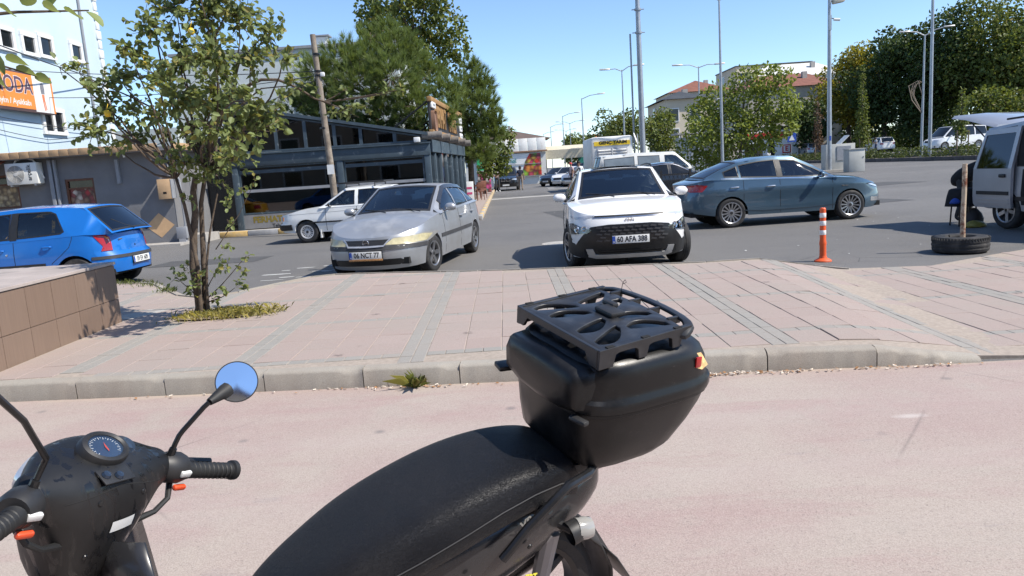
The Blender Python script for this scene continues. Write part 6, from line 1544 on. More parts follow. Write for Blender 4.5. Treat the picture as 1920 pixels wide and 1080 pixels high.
V, F = blades(gp, .05, .17, .0035, rg, 1.5); fast_mesh('leaves', V, F, leaf_mat('weed_leaf', (.17, .20, .06), .35, .3, .7, (.4, .32, .12), .2), wd)
# ------------------------------------------------------------------ buildings on the left
M_KWALL = mat('kiosk_wall', (.17, .172, .182), .85, 0, .14, 1.5, .5, 14, dirt=(.2, .195, .19), dscale=1.2)
M_TAN = mat('tan_paint', (.55, .36, .2), .8, 0, .1, 4)
M_WOODF = mat('brown_frame', (.13, .05, .025), .5, 0, .2, 10)
M_DGLASS = mat('dark_pane', (.012, .014, .017), .06, 0, .1, 2)
M_WHITE = mat('white_paint', (.72, .72, .70), .6, 0, .06, 3)
M_GREYP = mat('grey_pipe', (.26, .27, .29), .55, 0, .1, 5)
def pic_mat(name, cols, scale):
    m, t, b = _nodes(name); tc = nd(t, 'ShaderNodeTexCoord').outputs['Object']
    v = nd(t, 'ShaderNodeTexVoronoi', i_Scale=scale); t.links.new(mixc(t, .06, tc, nd(t, 'ShaderNodeTexNoise', i_Scale=6.).outputs[1]), v.inputs['Vector'])
    s_ = nd(t, 'ShaderNodeSeparateColor'); t.links.new(v.outputs['Color'], s_.inputs[0])
    n = t.nodes.new('ShaderNodeValToRGB'); t.links.new(s_.outputs[0], n.inputs[0]); n.color_ramp.interpolation = 'CONSTANT'
    e = n.color_ramp.elements
    while len(e) < len(cols): e.new(.5)
    for k, (el, c) in enumerate(zip(e, cols)): el.position = k/len(cols); el.color = (*c, 1)
    c = mixc(t, ramp(t, v.outputs['Distance'], [(.2, 0.), (.75, .8)]), n.outputs[0], (.05, .02, .015))
    t.links.new(c, b.inputs['Base Color']); b.inputs['Roughness'].default_value = .35
    return m
kx0, kx1, ky, kz = -15.6, -9.9, 22.5, 2.76
k = thing('kiosk', 'single storey grey rendered shop with tan tiled eaves behind the blue hatchback', 'building', (-12.7, ky, 0)); K = lambda x, y, z: (x+12.7, y-ky, z)
b = MB(); holes = [(-13.03, -12.17, 1.12, 2.12), (-15.3, -14.4, 1.38, 2.36)]
# wall front with two window openings
xs = [kx0, -15.3, -14.4, -13.03, -12.17, kx1]
b.box(K(-15.45, ky+.1, kz/2), (.3, .2, kz)); b.box(K(-13.715, ky+.1, kz/2), (1.37, .2, kz)); b.box(K(-11.035, ky+.1, kz/2), (2.27, .2, kz))
for x0, x1, z0, z1 in holes:
    b.box(K((x0+x1)/2, ky+.1, z0/2), (x1-x0, .2, z0)); b.box(K((x0+x1)/2, ky+.1, (z1+kz)/2), (x1-x0, .2, kz-z1))
b.box(K(kx1-.1, ky+1.7, kz/2), (.2, 3.0, kz)); b.box(K(kx0+.1, ky+1.7, kz/2), (.2, 3.0, kz)); b.box(K((kx0+kx1)/2, ky+3.1, kz/2), (kx1-kx0, .2, kz))
b.build('wall', M_KWALL, k, smooth=False)
MB().box(K((kx0+kx1)/2+.05, ky+1.35, kz+.06), (kx1-kx0+.5, 3.6, .11)).build('roof', M_KWALL, k, smooth=False)
for i in range(20):
    x = kx0-.05+.285*(i+.5)
    if x < kx1+.3: MB().box(K(x, ky-.475, kz+.12), (.272, .03, .19), Matrix.Rotation(.18, 3, 'X'), .006).build('eaves_tile', M_TAN, k)
for i in range(7): MB().box(K(kx1+.34, ky-.3+.285*i, kz+.12), (.03, .272, .19), Matrix.Rotation(.18, 3, 'Y'), .006).build('eaves_tile', M_TAN, k)
for (x0, x1, z0, z1), pm in zip(holes, (pic_mat('pastry_picture', [(.45, .02, .03), (.6, .5, .42), (.35, .2, .13), (.5, .36, .27), (.25, .05, .05)], 7.5), pic_mat('bread_picture', [(.55, .42, .22), (.42, .3, .15), (.5, .4, .25), (.35, .25, .13)], 9))):
    w = MB(); zc = z1-.28
    for a in ((K((x0+x1)/2, ky+.08, z1-.03), (x1-x0, .1, .06)), (K((x0+x1)/2, ky+.08, z0+.03), (x1-x0, .1, .06)), (K(x0+.03, ky+.08, (z0+z1)/2), (.06, .1, z1-z0-.12)), (K(x1-.03, ky+.08, (z0+z1)/2), (.06, .1, z1-z0-.12)), (K((x0+x1)/2, ky+.08, zc), (x1-x0-.12, .08, .05))): w.box(*a)
    wo_ = w.build('window_frame', M_WOODF, k, smooth=False)
    MB().box(K((x0+x1)/2, ky+.1, (zc+z1)/2), (x1-x0-.1, .02, z1-zc-.05)).build('pane', M_DGLASS, wo_, smooth=False)
    MB().box(K((x0+x1)/2, ky+.1, (zc+z0)/2), (x1-x0-.1, .02, zc-z0-.05)).build('picture_pane', pm, wo_, smooth=False)
for x in (-13.36, -13.22): MB().box(K(x, ky-.06, 1.36), (.11 if x < -13.3 else .07, .1, 2.7), None, .01).build('downpipe', M_GREYP, k)
MB().add([K(-10.39+dx, ky-.006, .58+dz) for dx, dz in ((-.43, 0), (0, -.36), (.43, 0), (0, .38))], [(0, 1, 2, 3)]).build('painted_diamond', M_TAN, k, smooth=False)
MB().box(K(-11.4, ky-.04, 2.25), (.09, .08, .7)).build('bracket', M_GREYP, k)
MB().box(K(-15.4, ky-.9, 2.55), (1.7, 1.5, .05), Matrix.Rotation(.28, 3, 'X')).build('awning', mat('red_roof', (.20, .07, .05), .6, 0, .2, 4), k)
MB().box(K(-9.55, ky+.6, .12), (.9, 1.1, .24)).build('step', M_CONC, k, smooth=False)
MB().lathe([(0, 0), (.03, .0), (.03, .05), (.05, .07), (.02, .1), (0, .1)], 12, Matrix.Translation(K(-11.05, ky-.25, kz-.12))).build('eaves_lamp', M_WHITE, k)
# air conditioner
ac = thing('air_conditioner', 'white outdoor air conditioner with round fan high on the grey wall', 'air conditioner', (-14.04, 22.3, 2.05))
MB().box((0, 0, .31), (.92, .32, .62), None, .02).build('casing', mat('ac_white', (.70, .70, .66), .45, 0, .06, 3), ac)
Mx = Matrix.Translation((-.16, -.168, .30)) @ Matrix.Rotation(math.pi/2, 4, 'X')
g_ = MB(); 
for r_ in np.linspace(.05, .25, 9): g_.lathe([(r_+.006*math.cos(a), .006*math.sin(a)) for a in np.linspace(0, 6.28, 5)[:-1]], 28, Mx, closed=True)
for q in range(8): a = q*math.pi/4; g_.tube([Mx @ Vector((.04*math.cos(a), .04*math.sin(a), 0)), Mx @ Vector((.25*math.cos(a), .25*math.sin(a), 0))], .005, 5)
g_.lathe([(0, .01), (.055, .01), (.055, -.01)], 20, Mx)
stuff(g_.build('fan_grille', mat('ac_grille', (.55, .55, .53), .5), ac))
MB().lathe([(0, -.003), (.245, -.003)], 28, Mx).build('fan_opening', mat('fan_dark', (.10, .10, .10), .7), ac, recalc=False)
text('arçelik', .17, mat('ac_text', (.03, .03, .03), .5), frame((.235, -.164, .33), (0, 0, 1), (-1, 0, 0)), ac, 'lettering', .002, .001)
for dx in (-.35, .35): MB().box((dx, .05, -.02), (.05, .4, .05)).build('bracket', M_GREYP, ac, smooth=False)
MB().tube([(-.25, -.02, .62), (-.18, 0, .72), (.05, .05, .76), (.28, .02, .70), (.42, 0, .52), (.46, .05, .3), (.46, .15, .15)], .028, 8).build('pipe_loop', M_WHITE, ac)
# meter box, conduit, junction box
eb = thing('meter_box', 'tan electricity meter box on the grey wall above the painted diamond', 'meter box', (-9.98, ky-.14, 1.36))
MB().box((-.02, 0, .29), (.40, .26, .58), None, .008).build('casing', M_TAN, eb); MB().box((.185, .0, .29), (.02, .27, .56)).build('side_plate', M_GREYP, eb, smooth=False)
MB().box((-.02, -.132, .18), (.10, .006, .06)).build('meter_window', M_SEAM, eb, smooth=False)
cd = tag(MB().tube([(-9.9, ky-.06, 2.7), (-9.9, ky-.06, 2.05), (-9.86, ky-.06, 2.0), (-9.66, ky-.06, 1.98), (-9.62, ky-.06, 1.9), (-9.62, ky-.06, .55), (-9.7, ky-.06, .45)], .032, 8).build('conduit', M_GREYP), 'grey cable conduit running down the right end of the kiosk wall', 'conduit')
jb = thing('junction_box', 'small grey junction box low at the corner of the kiosk', 'junction box', (-9.68, ky-.15, .07)); MB().box((0, 0, .27), (.3, .2, .34), None, .01).build('casing', M_GREYP, jb); MB().box((0, -.02, .05), (.2, .16, .1)).build('foot', M_GREYP, jb)

# ---- pale blue apartment block, wall along the depth
bx_ = -16.4
bb = thing('apartment_block', 'pale blue rendered apartment block with white window frames at the left', 'building', (bx_, 28, 0))
M_BLUEW = mat('blue_render', (.49, .60, .68), .9, 0, .07, .6, .35, 30, dirt=(.48, .58, .65), dscale=.7)
Z = 14.0
MB().box((-4.5, -.85, Z/2), (9, 10.3, Z)).build('wall', M_BLUEW, bb, smooth=False)
for i in range(28): MB().box((.03, 4.30, 3.2+i*.38), (.10, .32 if i % 2 else .22, .34), None, .02).build('quoin', M_WHITE, bb)
for (y0, y1, z0, z1) in ((27.1, 27.72, 6.72, 7.26), (28.1, 28.75, 6.76, 7.38), (30.1, 30.7, 6.9, 7.44), (27.62, 28.75, 4.02, 4.74), (25.9, 26.5, 6.7, 7.26), (25.4, 26.2, 9.3, 10.3), (28.4, 29.2, 9.5, 10.5)):
    yc, zc, w, h = (y0+y1)/2-28, (z0+z1)/2, y1-y0, z1-z0
    f_ = MB()
    for c_, d_ in (((.03, yc, z1+.06), (.1, w+.3, .14)), ((.03, yc, z0-.06), (.14, w+.34, .12)), ((.03, yc-w/2-.07, zc), (.1, .14, h)), ((.03, yc+w/2+.07, zc), (.1, .14, h))): f_.box(c_, d_)
    if w > 1: f_.box((.03, yc, zc), (.08, .14, h))
    wf = f_.build('window_frame', M_WHITE, bb, smooth=False)
    MB().box((.004, yc, zc), (.03, w, h)).build('pane', M_DGLASS, wf, smooth=False)
MB().tube([(.06, 3.05, 2.9), (.06, 3.05, Z)], .05, 8).build('downpipe', M_GREYP, bb)
sg_ = thing('shop_sign', 'orange fashion shop sign board on the pale blue wall', 'sign', (bx_+.2, 26, 5.24))
MB().box((0, 0, 0), (.18, 3.9, 1.32), None, .01).build('board', mat('sign_frame', (.10, .06, .06), .5), sg_)
M_SOR = mat('sign_orange', (.80, .25, .05), .5, 0, .04)
MB().box((.093, -.55, .02), (.01, 2.72, 1.16)).build('orange_panel', M_SOR, sg_, smooth=False)
MB().box((.094, 1.33, .0), (.01, 1.04, 1.24)).build('white_panel', M_WHITE, sg_, smooth=False)
MB().box((.094, 1.9, .0), (.012, .1, 1.24)).build('orange_edge', M_SOR, sg_, smooth=False)
MT = lambda y, z, x=.101: frame((x, y, z), (0, 1, 0), (0, 0, 1))
M_SDK = mat('sign_letter', (.11, .06, .09), .5); 
text('MODA', .74, M_WHITE, MT(-.28, .18, .1005), sg_, 'lettering', .030, .001, .92); text('MODA', .74, M_SDK, MT(-.28, .18, .104), sg_, 'lettering', .012, .001, .92)
text('Giyim / Ayakkabı', .27, M_WHITE, MT(-.35, -.36), sg_, 'lettering', .004, .001)
# fashion figure: dark patterned top, orange trousers
MB().add([(.103, 1.33+y, z) for y, z in ((-.10, .02), (-.12, .22), (-.09, .36), (-.03, .40), (.03, .40), (.09, .36), (.11, .2), (.09, .02))], [tuple(range(8))]).build('figure_top', mat('figure_grey', (.2, .2, .22), .6, 0, .6, 60), sg_, smooth=False, recalc=False)
MB().add([(.103, 1.33+y, z) for y, z in ((-.08, .0), (.07, .0), (.06, -.2), (.12, -.52), (.07, -.53), (0, -.18), (.0, -.3), (.04, -.55), (-.02, -.55), (-.06, -.25))], [tuple(range(10))]).build('figure_trousers', mat('figure_orange', (.7, .2, .08), .6), sg_, smooth=False, recalc=False)
MB().lathe([(0, 0), (.05, 0)], 14, MT(1.34, .48, .103)).build('figure_head', mat('figure_skin', (.35, .24, .2), .6), sg_, recalc=False)
# ---- pale grey building behind the restaurant
gb = thing('grey_building', 'plain pale grey building behind the pine and the restaurant', 'building', (-10, 38, 0))
M_GW = mat('pale_render', (.50, .54, .53), .9, 0, .07, .5, .2, 20, dirt=(.42, .45, .44), dscale=.5)
MB().box((.2, 2, 3.85), (10.4, 8, 7.7)).build('wall', M_GW, gb, smooth=False)
MB().box((.2, 2, 7.76), (10.7, 8.3, .12)).build('roof_edge', mat('roof_edge', (.25, .26, .27), .7), gb, smooth=False)
MB().box((-7.0, 0, 2.25), (4, 5, 4.5)).build('annex', M_GW, gb, smooth=False)
MB().box((1.8, -1.0, 8.06), (.55, .5, .5)).build('chimney', M_WHITE, gb, smooth=False); MB().box((1.8, -1.0, 8.36), (.75, .7, .06)).build('chimney_cap', M_GREYP, gb, smooth=False)
for x in (-2.2, 1.2):
    wf = MB().box((x, -2.02, 5.6), (1.4, .08, 1.3)).build('window_frame', M_WHITE, gb, smooth=False); MB().box((x, -2.05, 5.6), (1.2, .06, 1.1)).build('pane', M_DGLASS, wf, smooth=False)
# ---- dark glass restaurant
rs_ = thing('restaurant', 'dark glass restaurant pavilion with blue grey frames behind the white saloon', 'building', (-5.6, 24.9, 0)); R_ = lambda x, y, z: (x+5.6, y-24.9, z)
M_FRM = mat('frame_bluegrey', (.055, .08, .10), .5, .1, .15, 4, dirt=(.17, .2, .22), dscale=5, dlo=.6, dhi=.7)
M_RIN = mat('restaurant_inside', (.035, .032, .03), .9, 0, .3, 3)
rx0, rx1, ry0, ry1, rz0, rzb = -9.0, -2.4, 24.9, 31.0, .14, 2.2
MB().box(R_((rx0+rx1)/2, (ry0+ry1)/2, .1), (rx1-rx0, ry1-ry0, .16)).build('floor', M_RIN, rs_, smooth=False)
MB().prism([(rx0+5.7, .15), (rx1+5.5, .15), (rx1+5.5, 2.8), (rx0+5.7, 4.1)], 'y', ry1-.35-24.9, ry1-.25-24.9).build('back_wall', M_RIN, rs_, smooth=False)
MB().prism([(rx0+5.6, 4.15), (rx1+5.6, 2.83), (rx1+5.6, 2.93), (rx0+5.6, 4.25)], 'y', -.15, ry1-24.9).build('roof', M_FRM, rs_, smooth=False)
MB().box(R_(rx0+.05, (ry0+ry1)/2+.1, 1.4), (.1, ry1-ry0-.3, 2.6)).build('end_wall', M_RIN, rs_, smooth=False)
ztop = lambda x: lerp(4.15, 2.83, (x-rx0)/(rx1-rx0))
G_REST = glass('restaurant_glass', (.07, .08, .09), .02)
for x in (-8.8, -5.35, -2.48): MB().box(R_(x, ry0, (rz0+2.2)/2), (.2, .22, 2.2-rz0), None, .01).build('pillar', M_FRM, rs_)
MB().box(R_((rx0+rx1)/2, ry0, 2.39), (rx1-rx0+.06, .26, .38), None, .012).build('beam', M_FRM, rs_); MB().box(R_((rx0+rx1)/2, ry0-.05, 2.60), (rx1-rx0+.1, .3, .05)).build('beam_cap', M_FRM, rs_, smooth=False)
def pane(x0, x1, z0, z1, parent=rs_, y=ry0, z1b=None):
    f_ = MB(); t_ = .055; z1b = z1 if z1b is None else z1b
    f_.prism([(x0+5.6, z0), (x1+5.6, z0), (x1+5.6, z0+t_), (x0+5.6, z0+t_)], 'y', y-24.9-.04, y-24.9+.04); f_.prism([(x0+5.6, z1-t_), (x1+5.6, z1b-t_), (x1+5.6, z1b), (x0+5.6, z1)], 'y', y-24.9-.04, y-24.9+.04)
    f_.prism([(x0+5.6, z0+t_), (x0+5.6+t_, z0+t_), (x0+5.6+t_, z1-t_), (x0+5.6, z1-t_)], 'y', y-24.9-.04, y-24.9+.04); f_.prism([(x1+5.6-t_, z0+t_), (x1+5.6, z0+t_), (x1+5.6, z1b-t_), (x1+5.6-t_, z1b-t_)], 'y', y-24.9-.04, y-24.9+.04)
    fo_ = f_.build('window_frame', M_FRM, parent, smooth=False)
    MB().prism([(x0+5.6+t_, z0+t_), (x1+5.6-t_, z0+t_), (x1+5.6-t_, z1b-t_), (x0+5.6+t_, z1-t_)], 'y', y-24.9-.006, y-24.9+.006).build('pane', G_REST, fo_, smooth=False)
mu = [-9.0, -8.05, -7.35, -6.4, -5.45, -4.6, -3.5, -2.45]
for a, b_ in zip(mu, mu[1:]): pane(a, b_, 2.64, ztop(a)-.03, rs_, ry0, ztop(b_)-.03)
for x0, x1 in ((-8.7, -5.46), (-5.24, -2.6)):
    pane(x0, x1, .64, 1.40); pane(x0, x1, 1.40, 2.02); pane(x0, x1, 2.02, 2.2)
    MB().box(R_((x0+x1)/2, ry0, .40), (x1-x0, .07, .46)).build('lower_panel', mat('panel_grey', (.20, .20, .205), .6, 0, .1, 3), rs_, smooth=False)
    MB().box(R_((x0+x1)/2, ry0-.02, 1.405), (x1-x0, .10, .09)).build('rail', M_GREYP, rs_, smooth=False)
text('FERHAT BÖREK', .27, mat('gold_letters', (.20, .15, .02), .5), frame(R_(-8.4, ry0-.038, .45), (1, 0, 0), (0, 0, 1)), rs_, 'lettering', .012, .002, 1, 'LEFT'); text('Tel: 0', .16, M_PLTXT, frame(R_(-7.6, ry0-.038, .235), (1, 0, 0), (0, 0, 1)), rs_, 'lettering', .002, .002, 1, 'CENTER')
f_ = MB()
for x in (-4.35, -3.95, -3.5): f_.box(R_(x, ry1-.5, 1.5), (.06, .05, 1.1))
for z in (.98, 2.02): f_.box(R_(-3.92, ry1-.5, z), (.9, .05, .06))
f_.build('inner_window', M_WHITE, rs_, smooth=False)
for x in (-8.0, -6.6, -4.6):
    tb_2 = thing('cafe_table', {-8.0: 'dark table behind the left restaurant pane', -6.6: 'dark table behind the middle of the restaurant glass', -4.6: 'dark table behind the right restaurant pane'}[x], 'table', (x, 26.6, .18), 0, 'tables inside the restaurant')
    MB().box((0, 0, .74), (.8, .8, .04), None, .01).build('table_top', M_WOODF, tb_2); MB().tube([(0, 0, .0), (0, 0, .72)], .03, 8).build('leg', M_STEEL, tb_2); MB().lathe([(0, .0), (.22, .0), (.22, .02), (0, .03)], 14).build('foot', M_STEEL, tb_2)
MB().box(R_(-9.45, ry0+.35, 1.6), (.95, .12, 3.2)).build('entrance_wall', M_RIN, rs_, smooth=False); MB().box(R_(-9.42, ry0+.27, 1.15), (.8, .05, 2.0)).build('entrance_door', M_DGLASS, rs_, smooth=False)
# street side of the restaurant
SK = lambda y: .066*(y-24.9)
MB().box(R_(-2.4+SK(29.6), 29.6, 2.5), (.16, 9.2, .4), Matrix.Rotation(-.066, 3, 'Z')).build('side_beam', M_FRM, rs_, smooth=False)
for y in (25.9, 27.2, 28.5, 30.0, 31.6, 33.0, 34.1): MB().box(R_(-2.42+SK(y), y, 1.22), (.13, .16, 2.16), None, .01).build('pillar', M_FRM, rs_)
for y0, y1 in ((25.1, 25.8), (26.0, 27.1), (28.6, 29.9), (30.1, 31.5), (31.7, 32.9), (33.1, 34.0)):
    MB().box(R_(-2.42+SK((y0+y1)/2), (y0+y1)/2, 1.5), (.02, y1-y0, 1.4)).build('pane', G_REST, rs_, smooth=False); MB().box(R_(-2.42+SK((y0+y1)/2), (y0+y1)/2, .5), (.05, y1-y0, .62)).build('lower_panel', M_FRM, rs_, smooth=False)
for y in (24.9, 26.9, 29.2, 31.5, 33.4): MB().tube([R_(-2.6+SK(y), y, 2.82), R_(-1.95+SK(y), y, 2.82)], [.13, .13], 14).build('log_end', mat('log_grey', (.17, .155, .14), .9, 0, .3, 12), rs_)
si = thing('restaurant_sign', 'wooden letter sign on a black board over the side street', 'sign', (-2.05, 28.9, 2.95), -.068); 
MB().box((0, 0, .5), (.06, 8.0, 1.04)).build('board', mat('sign_black', (.02, .02, .022), .6), si, smooth=False)
M_PLK = mat('plank', (.30, .17, .065), .7, 0, .25, 8)
for z in (1.04, -.02): MB().box((.04, 0, z), (.14, 8.1, .16), None, .01).build('plank', M_PLK, si)
MT2 = lambda y, z: frame((.04, y, z), (0, 1, 0), (0, 0, 1))
text('FERHAT', 1.0, M_PLK, MT2(-1.75, .52), si, 'lettering', .02, .03, .68); text('BÖREK', 1.0, M_PLK, MT2(1.25, .50), si, 'lettering', .02, .03, .68)
def badge(y, z, w, h, parent):
    o = MB().box((.07, y, z), (.08, w, h), None, .03).build('badge', M_WHITE, parent); MB().box((.112, y, z), (.004, w*.6, h*.3)).build('badge_print', M_GREYP, o, smooth=False)
for y, z, w, h in ((-3.5, .88, .8, .22), (3.55, .78, .7, .26), (3.55, .45, .7, .26), (3.55, .12, .7, .26)): badge(y, z, w, h, si)
MB().box((.07, -3.5, .36), (.08, .55, .66), None, .12).build('round_panel', mat('sign_brown', (.25, .14, .09), .6), si)
for y in (-3.6, 0, 3.6): MB().tube([(-.02, y, 1.05), (-1.6, y, .0)], .03, 6).build('brace', M_STEEL, si)
fl = thing('flood_lamp', 'white floodlight at the corner below the wooden letter sign', 'lamp', (-2.75, 24.72, 2.62)); MB().box((0, -.1, .08), (.2, .14, .16), None, .02).build('head', M_WHITE, fl); MB().tube([(0, .06, .0), (0, -.05, .06)], .02, 6).build('arm', M_STEEL, fl)
# ---- shop row along the left pavement
sr = thing('shop_row', 'low row of shops with posters on pale columns along the left pavement', 'building', (-3.9, 43, 0))
MB().box((-.6, 0, 1.6), (2.2, 15, 3.2)).build('wall', mat('shop_dark', (.06, .055, .05), .9, 0, .3, 2), sr, smooth=False); MB().box((-.2, 0, 3.25), (3.4, 15.4, .14)).build('roof', M_CONC, sr, smooth=False)
pmx = pic_mat('posters', [(.6, .6, .57), (.5, .12, .1), (.12, .3, .18), (.55, .5, .4), (.15, .25, .45), (.62, .62, .6)], 3.2)
for i, y in enumerate((-7.2, -5.4, -3.6, -1.6, .6, 3.0, 5.2, 7.2)): MB().box((1.15, y, 1.6), (.34, .34, 3.15), None, .02).build('column', pmx if i % 2 == 0 else M_WHITE, sr)
MB().box((1.1, -6.3, 1.3), (.12, .9, 2.3)).build('green_door', mat('door_green', (.03, .13, .08), .5), sr, smooth=False)
# ---- market hall with banner
mk = thing('market_hall', 'market hall with fruit banner and white upper panels at the end of the street', 'building', (.2, 77, 0))
MB().box((0, 1.5, 1.6), (8.0, 7, 3.2)).build('wall', mat('market_wall', (.6, .6, .57), .8, 0, .1, 1), mk, smooth=False)
for i in range(9):
    MB().box((-3.6+i*.9, -2.15, 3.86), (.885, .12, 1.24), Matrix.Rotation(-.12, 3, 'X'), .01).build('roof_panel', mat('panel_white', (.70, .69, .65), .5, 0, .06, 2, dirt=(.55, .5, .44)), mk)
MB().box((0, -2.2, 3.2), (8.3, .3, .14)).build('eaves', mat('eaves_brown', (.25, .14, .08), .7), mk, smooth=False)
ap = Vector((.6, 1.5, 5.55)); cs = [Vector((-4.4, -2.1, 4.4)), Vector((4.6, -2.1, 4.4)), Vector((4.6, 5, 4.4)), Vector((-4.4, 5, 4.4))]
MB().add([*cs, ap], [(0, 1, 4), (1, 2, 4), (2, 3, 4), (3, 0, 4)]).build('roof', mat('roof_brown', (.12, .085, .07), .8, 0, .15, 2), mk, smooth=False)
MB().box((.6, 1.2, 5.6), (.3, .3, .7)).build('chimney', M_CONC, mk, smooth=False)
bn = tag(MB().box((.55, 74.86 + 2.0 - .0, 1.9), (6.4, .06, 2.3)).build('banner', M_WHITE, smooth=False), 'white banner with fruit and green edge on the market hall', 'banner'); bn.location = (0, -2.0, 0)
MB().box((-2.0, 76.80, 1.9), (1.3, .06, 2.26)).build('green_band', mat('banner_green', (.03, .38, .14), .6, 0, .2, 2), bn, smooth=False)
fm = pic_mat('fruit_picture', [(.6, .05, .03), (.3, .5, .05), (.75, .5, .08), (.55, .08, .12), (.2, .4, .06), (.7, .25, .05)], 2.6)
MB().add([(x, 76.80, z) for x, z in ((1.3, .82), (3.7, .82), (3.7, 3.0), (2.6, 3.0), (2.15, 2.3), (1.9, 1.5))], [tuple(range(6))]).build('fruit_picture', fm, bn, smooth=False, recalc=False)
M_BT = mat('banner_text', (.02, .22, .24), .6)
text('PAZARTESİ', .42, M_BT, frame((.32, 76.79, 2.32), (1, 0, 0), (0, 0, 1)), bn, 'lettering', .012, .004, .9); text('Halk Günü', .50, M_BT, frame((.25, 76.79, 1.42), (1, 0, 0), (0, 0, 1)), bn, 'lettering', .008, .004, .9)
for z in (2.0, .82): MB().box((.6, 76.78, z), (6.4, .05, .05)).build('banner_batten', M_GREYP, bn, smooth=False)
cp_ = thing('market_canopy', 'cream market canopy on posts right of the fruit banner', 'canopy', (6.3, 78, 0))
MB().box((0, 0, 3.0), (4.2, 4, .9), Matrix.Rotation(.12, 3, 'X')).build('roof', mat('canopy_cream', (.62, .56, .42), .7), cp_, smooth=False)
for dx in (-2, 2):
    for dy in (-1.8, 1.8): MB().tube([(dx, dy, 0), (dx, dy, 2.8)], .05, 6).build('post', M_STEEL, cp_)
for i in range(10):
    b = MB(); xx, zz = 4.6+(i % 4)*.62, (i//4)*.34
    tag(b.box((xx, 74.0, .17+zz), (.56, .4, .3), None, .01).build('crate', mat('crate_wood', (.40, .25, .12), .8, 0, .3, 6)), 'wooden crate, %s in the %s row by the market hall' % (('first from the left', 'second from the left', 'third from the left', 'last')[i % 4], ('bottom', 'middle', 'top')[i//4]), 'crate', 'crates stacked by the market')
tag(MB().box((9.6, 79, 1.3), (3.6, .12, 2.5)).build('green_screen', mat('screen_green', (.02, .22, .2), .7, 0, .15, 2), smooth=False), 'turquoise screen panel right of the market canopy', 'screen')
tag(MB().box((7.4, 76.5, .9), (1.2, 1.0, 1.7), None, .05).build('blue_crates', mat('blue_plastic', (.03, .05, .09), .6, 0, .4, 5)), 'dark blue heap of crates below the cream canopy', 'crates')
# ---- buildings on the right beyond the main road
def block(label, x0, x1, y0, y1, z, wallm, roofm, ridge, wins, nm='house', gable=None, over=.5):
    cx, cy = (x0+x1)/2, (y0+y1)/2; t = thing(nm, label, 'building', (cx, cy, 0)); w, d = x1-x0, y1-y0
    MB().box((0, 0, z/2), (w, d, z)).build('wall', wallm, t, smooth=False)
    if ridge:
        a = over; e = [Vector((-w/2-a, -d/2-a, z)), Vector((w/2+a, -d/2-a, z)), Vector((w/2+a, d/2+a, z)), Vector((-w/2-a, d/2+a, z))]
        r0, r1 = (Vector((-w*.28, 0, z+ridge)), Vector((w*.28, 0, z+ridge))) if w > d else (Vector((0, -d*.28, z+ridge)), Vector((0, d*.28, z+ridge)))
        rf = MB().add([*e, r0, r1, *[v-Vector((0, 0, .18)) for v in e]], [(0, 1, 5, 4), (1, 2, 5), (2, 3, 4, 5), (3, 0, 4)] if w > d else [(0, 1, 4), (1, 2, 5, 4), (2, 3, 5), (3, 0, 4, 5)]).build('roof', roofm, t, smooth=False)
        MB().box((w*.2, -d*.2, z+ridge*.75), (.7, .7, 1.2)).build('chimney', M_CONC, rf, smooth=False)
    else: MB().box((0, 0, z+.1), (w+.3, d+.3, .2)).build('roof', roofm, t, smooth=False)
    for (x, zz, ww, hh) in wins:
        f_ = MB().box((x, -d/2-.03, zz), (ww+.24, .1, hh+.24)).build('window_frame', M_WHITE, t, smooth=False); MB().box((x, -d/2-.07, zz), (ww, .06, hh)).build('pane', M_DGLASS, f_, smooth=False)
    for q in range(int(z//3)): 
        f_ = MB().box((-w/2-.03, d*.1, 1.9+q*3), (.1, 1.5, 1.5)).build('window_frame', M_WHITE, t, smooth=False); MB().box((-w/2-.07, d*.1, 1.9+q*3), (.06, 1.2, 1.2)).build('pane', M_DGLASS, f_, smooth=False)
    return t
M_BEIGE = mat('beige_render', (.40, .37, .31), .9, 0, .1, .3); M_CREAM = mat('cream_render', (.58, .50, .38), .9, 0, .1, .3); M_RTILE = mat('roof_tiles', (.20, .08, .055), .85, 0, .2, 1.5); M_DROOF = mat('dark_roof', (.05, .055, .06), .6, 0, .2, 1)
W6 = [(x, z, 1.3, 1.5) for x in (-4.6, -1.6, 1.6, 4.6) for z in (4.6, 7.9)]
A_ = block('beige house with red brown roof and white downpipe left of the yellow tree', 37, 51, 114, 126, 11, M_BEIGE, M_RTILE, 2.4, W6); MB().tube([(3.0, -6.2, 10.8), (4.4, -6.2, 9.6), (4.4, -6.2, 4)], .14, 6).build('downpipe', M_WHITE, A_)
block('white gabled block rising behind the beige house', 44, 60, 132, 142, 14.2, M_WHITE, mat('white_roof', (.62, .61, .58), .7), 2.6, [])
block('tall block with dark modern roof above the white gable', 47, 62, 152, 166, 18.6, M_CREAM, M_DROOF, 0, [(x, 16.5, 1.6, 1.6) for x in (-6, -3, 0, 3, 6)])
block('cream house with brown roof behind the light green tree', 31, 42, 140, 152, 13.4, M_CREAM, M_RTILE, 2.2, [(x, z, 1.3, 1.6) for x in (-4, -1.4, 1.4, 4) for z in (5, 8, 11)])
block('narrow cream block with dark glazed side right of the mast', 21.6, 26.5, 100, 112, 9.2, M_CREAM, M_DROOF, 1.2, [(x, z, 1.2, 1.5) for x in (-1.4, 1.4) for z in (4.6, 7.2)])
block('small orange roofed house far down the road', 20.5, 26, 190, 198, 6.5, M_CREAM, mat('orange_tiles', (.45, .18, .08), .8), 2.6, [])
st_ = thing('supermarket', 'white supermarket with red sign band beyond the median', 'building', (35.6, 102, 0))
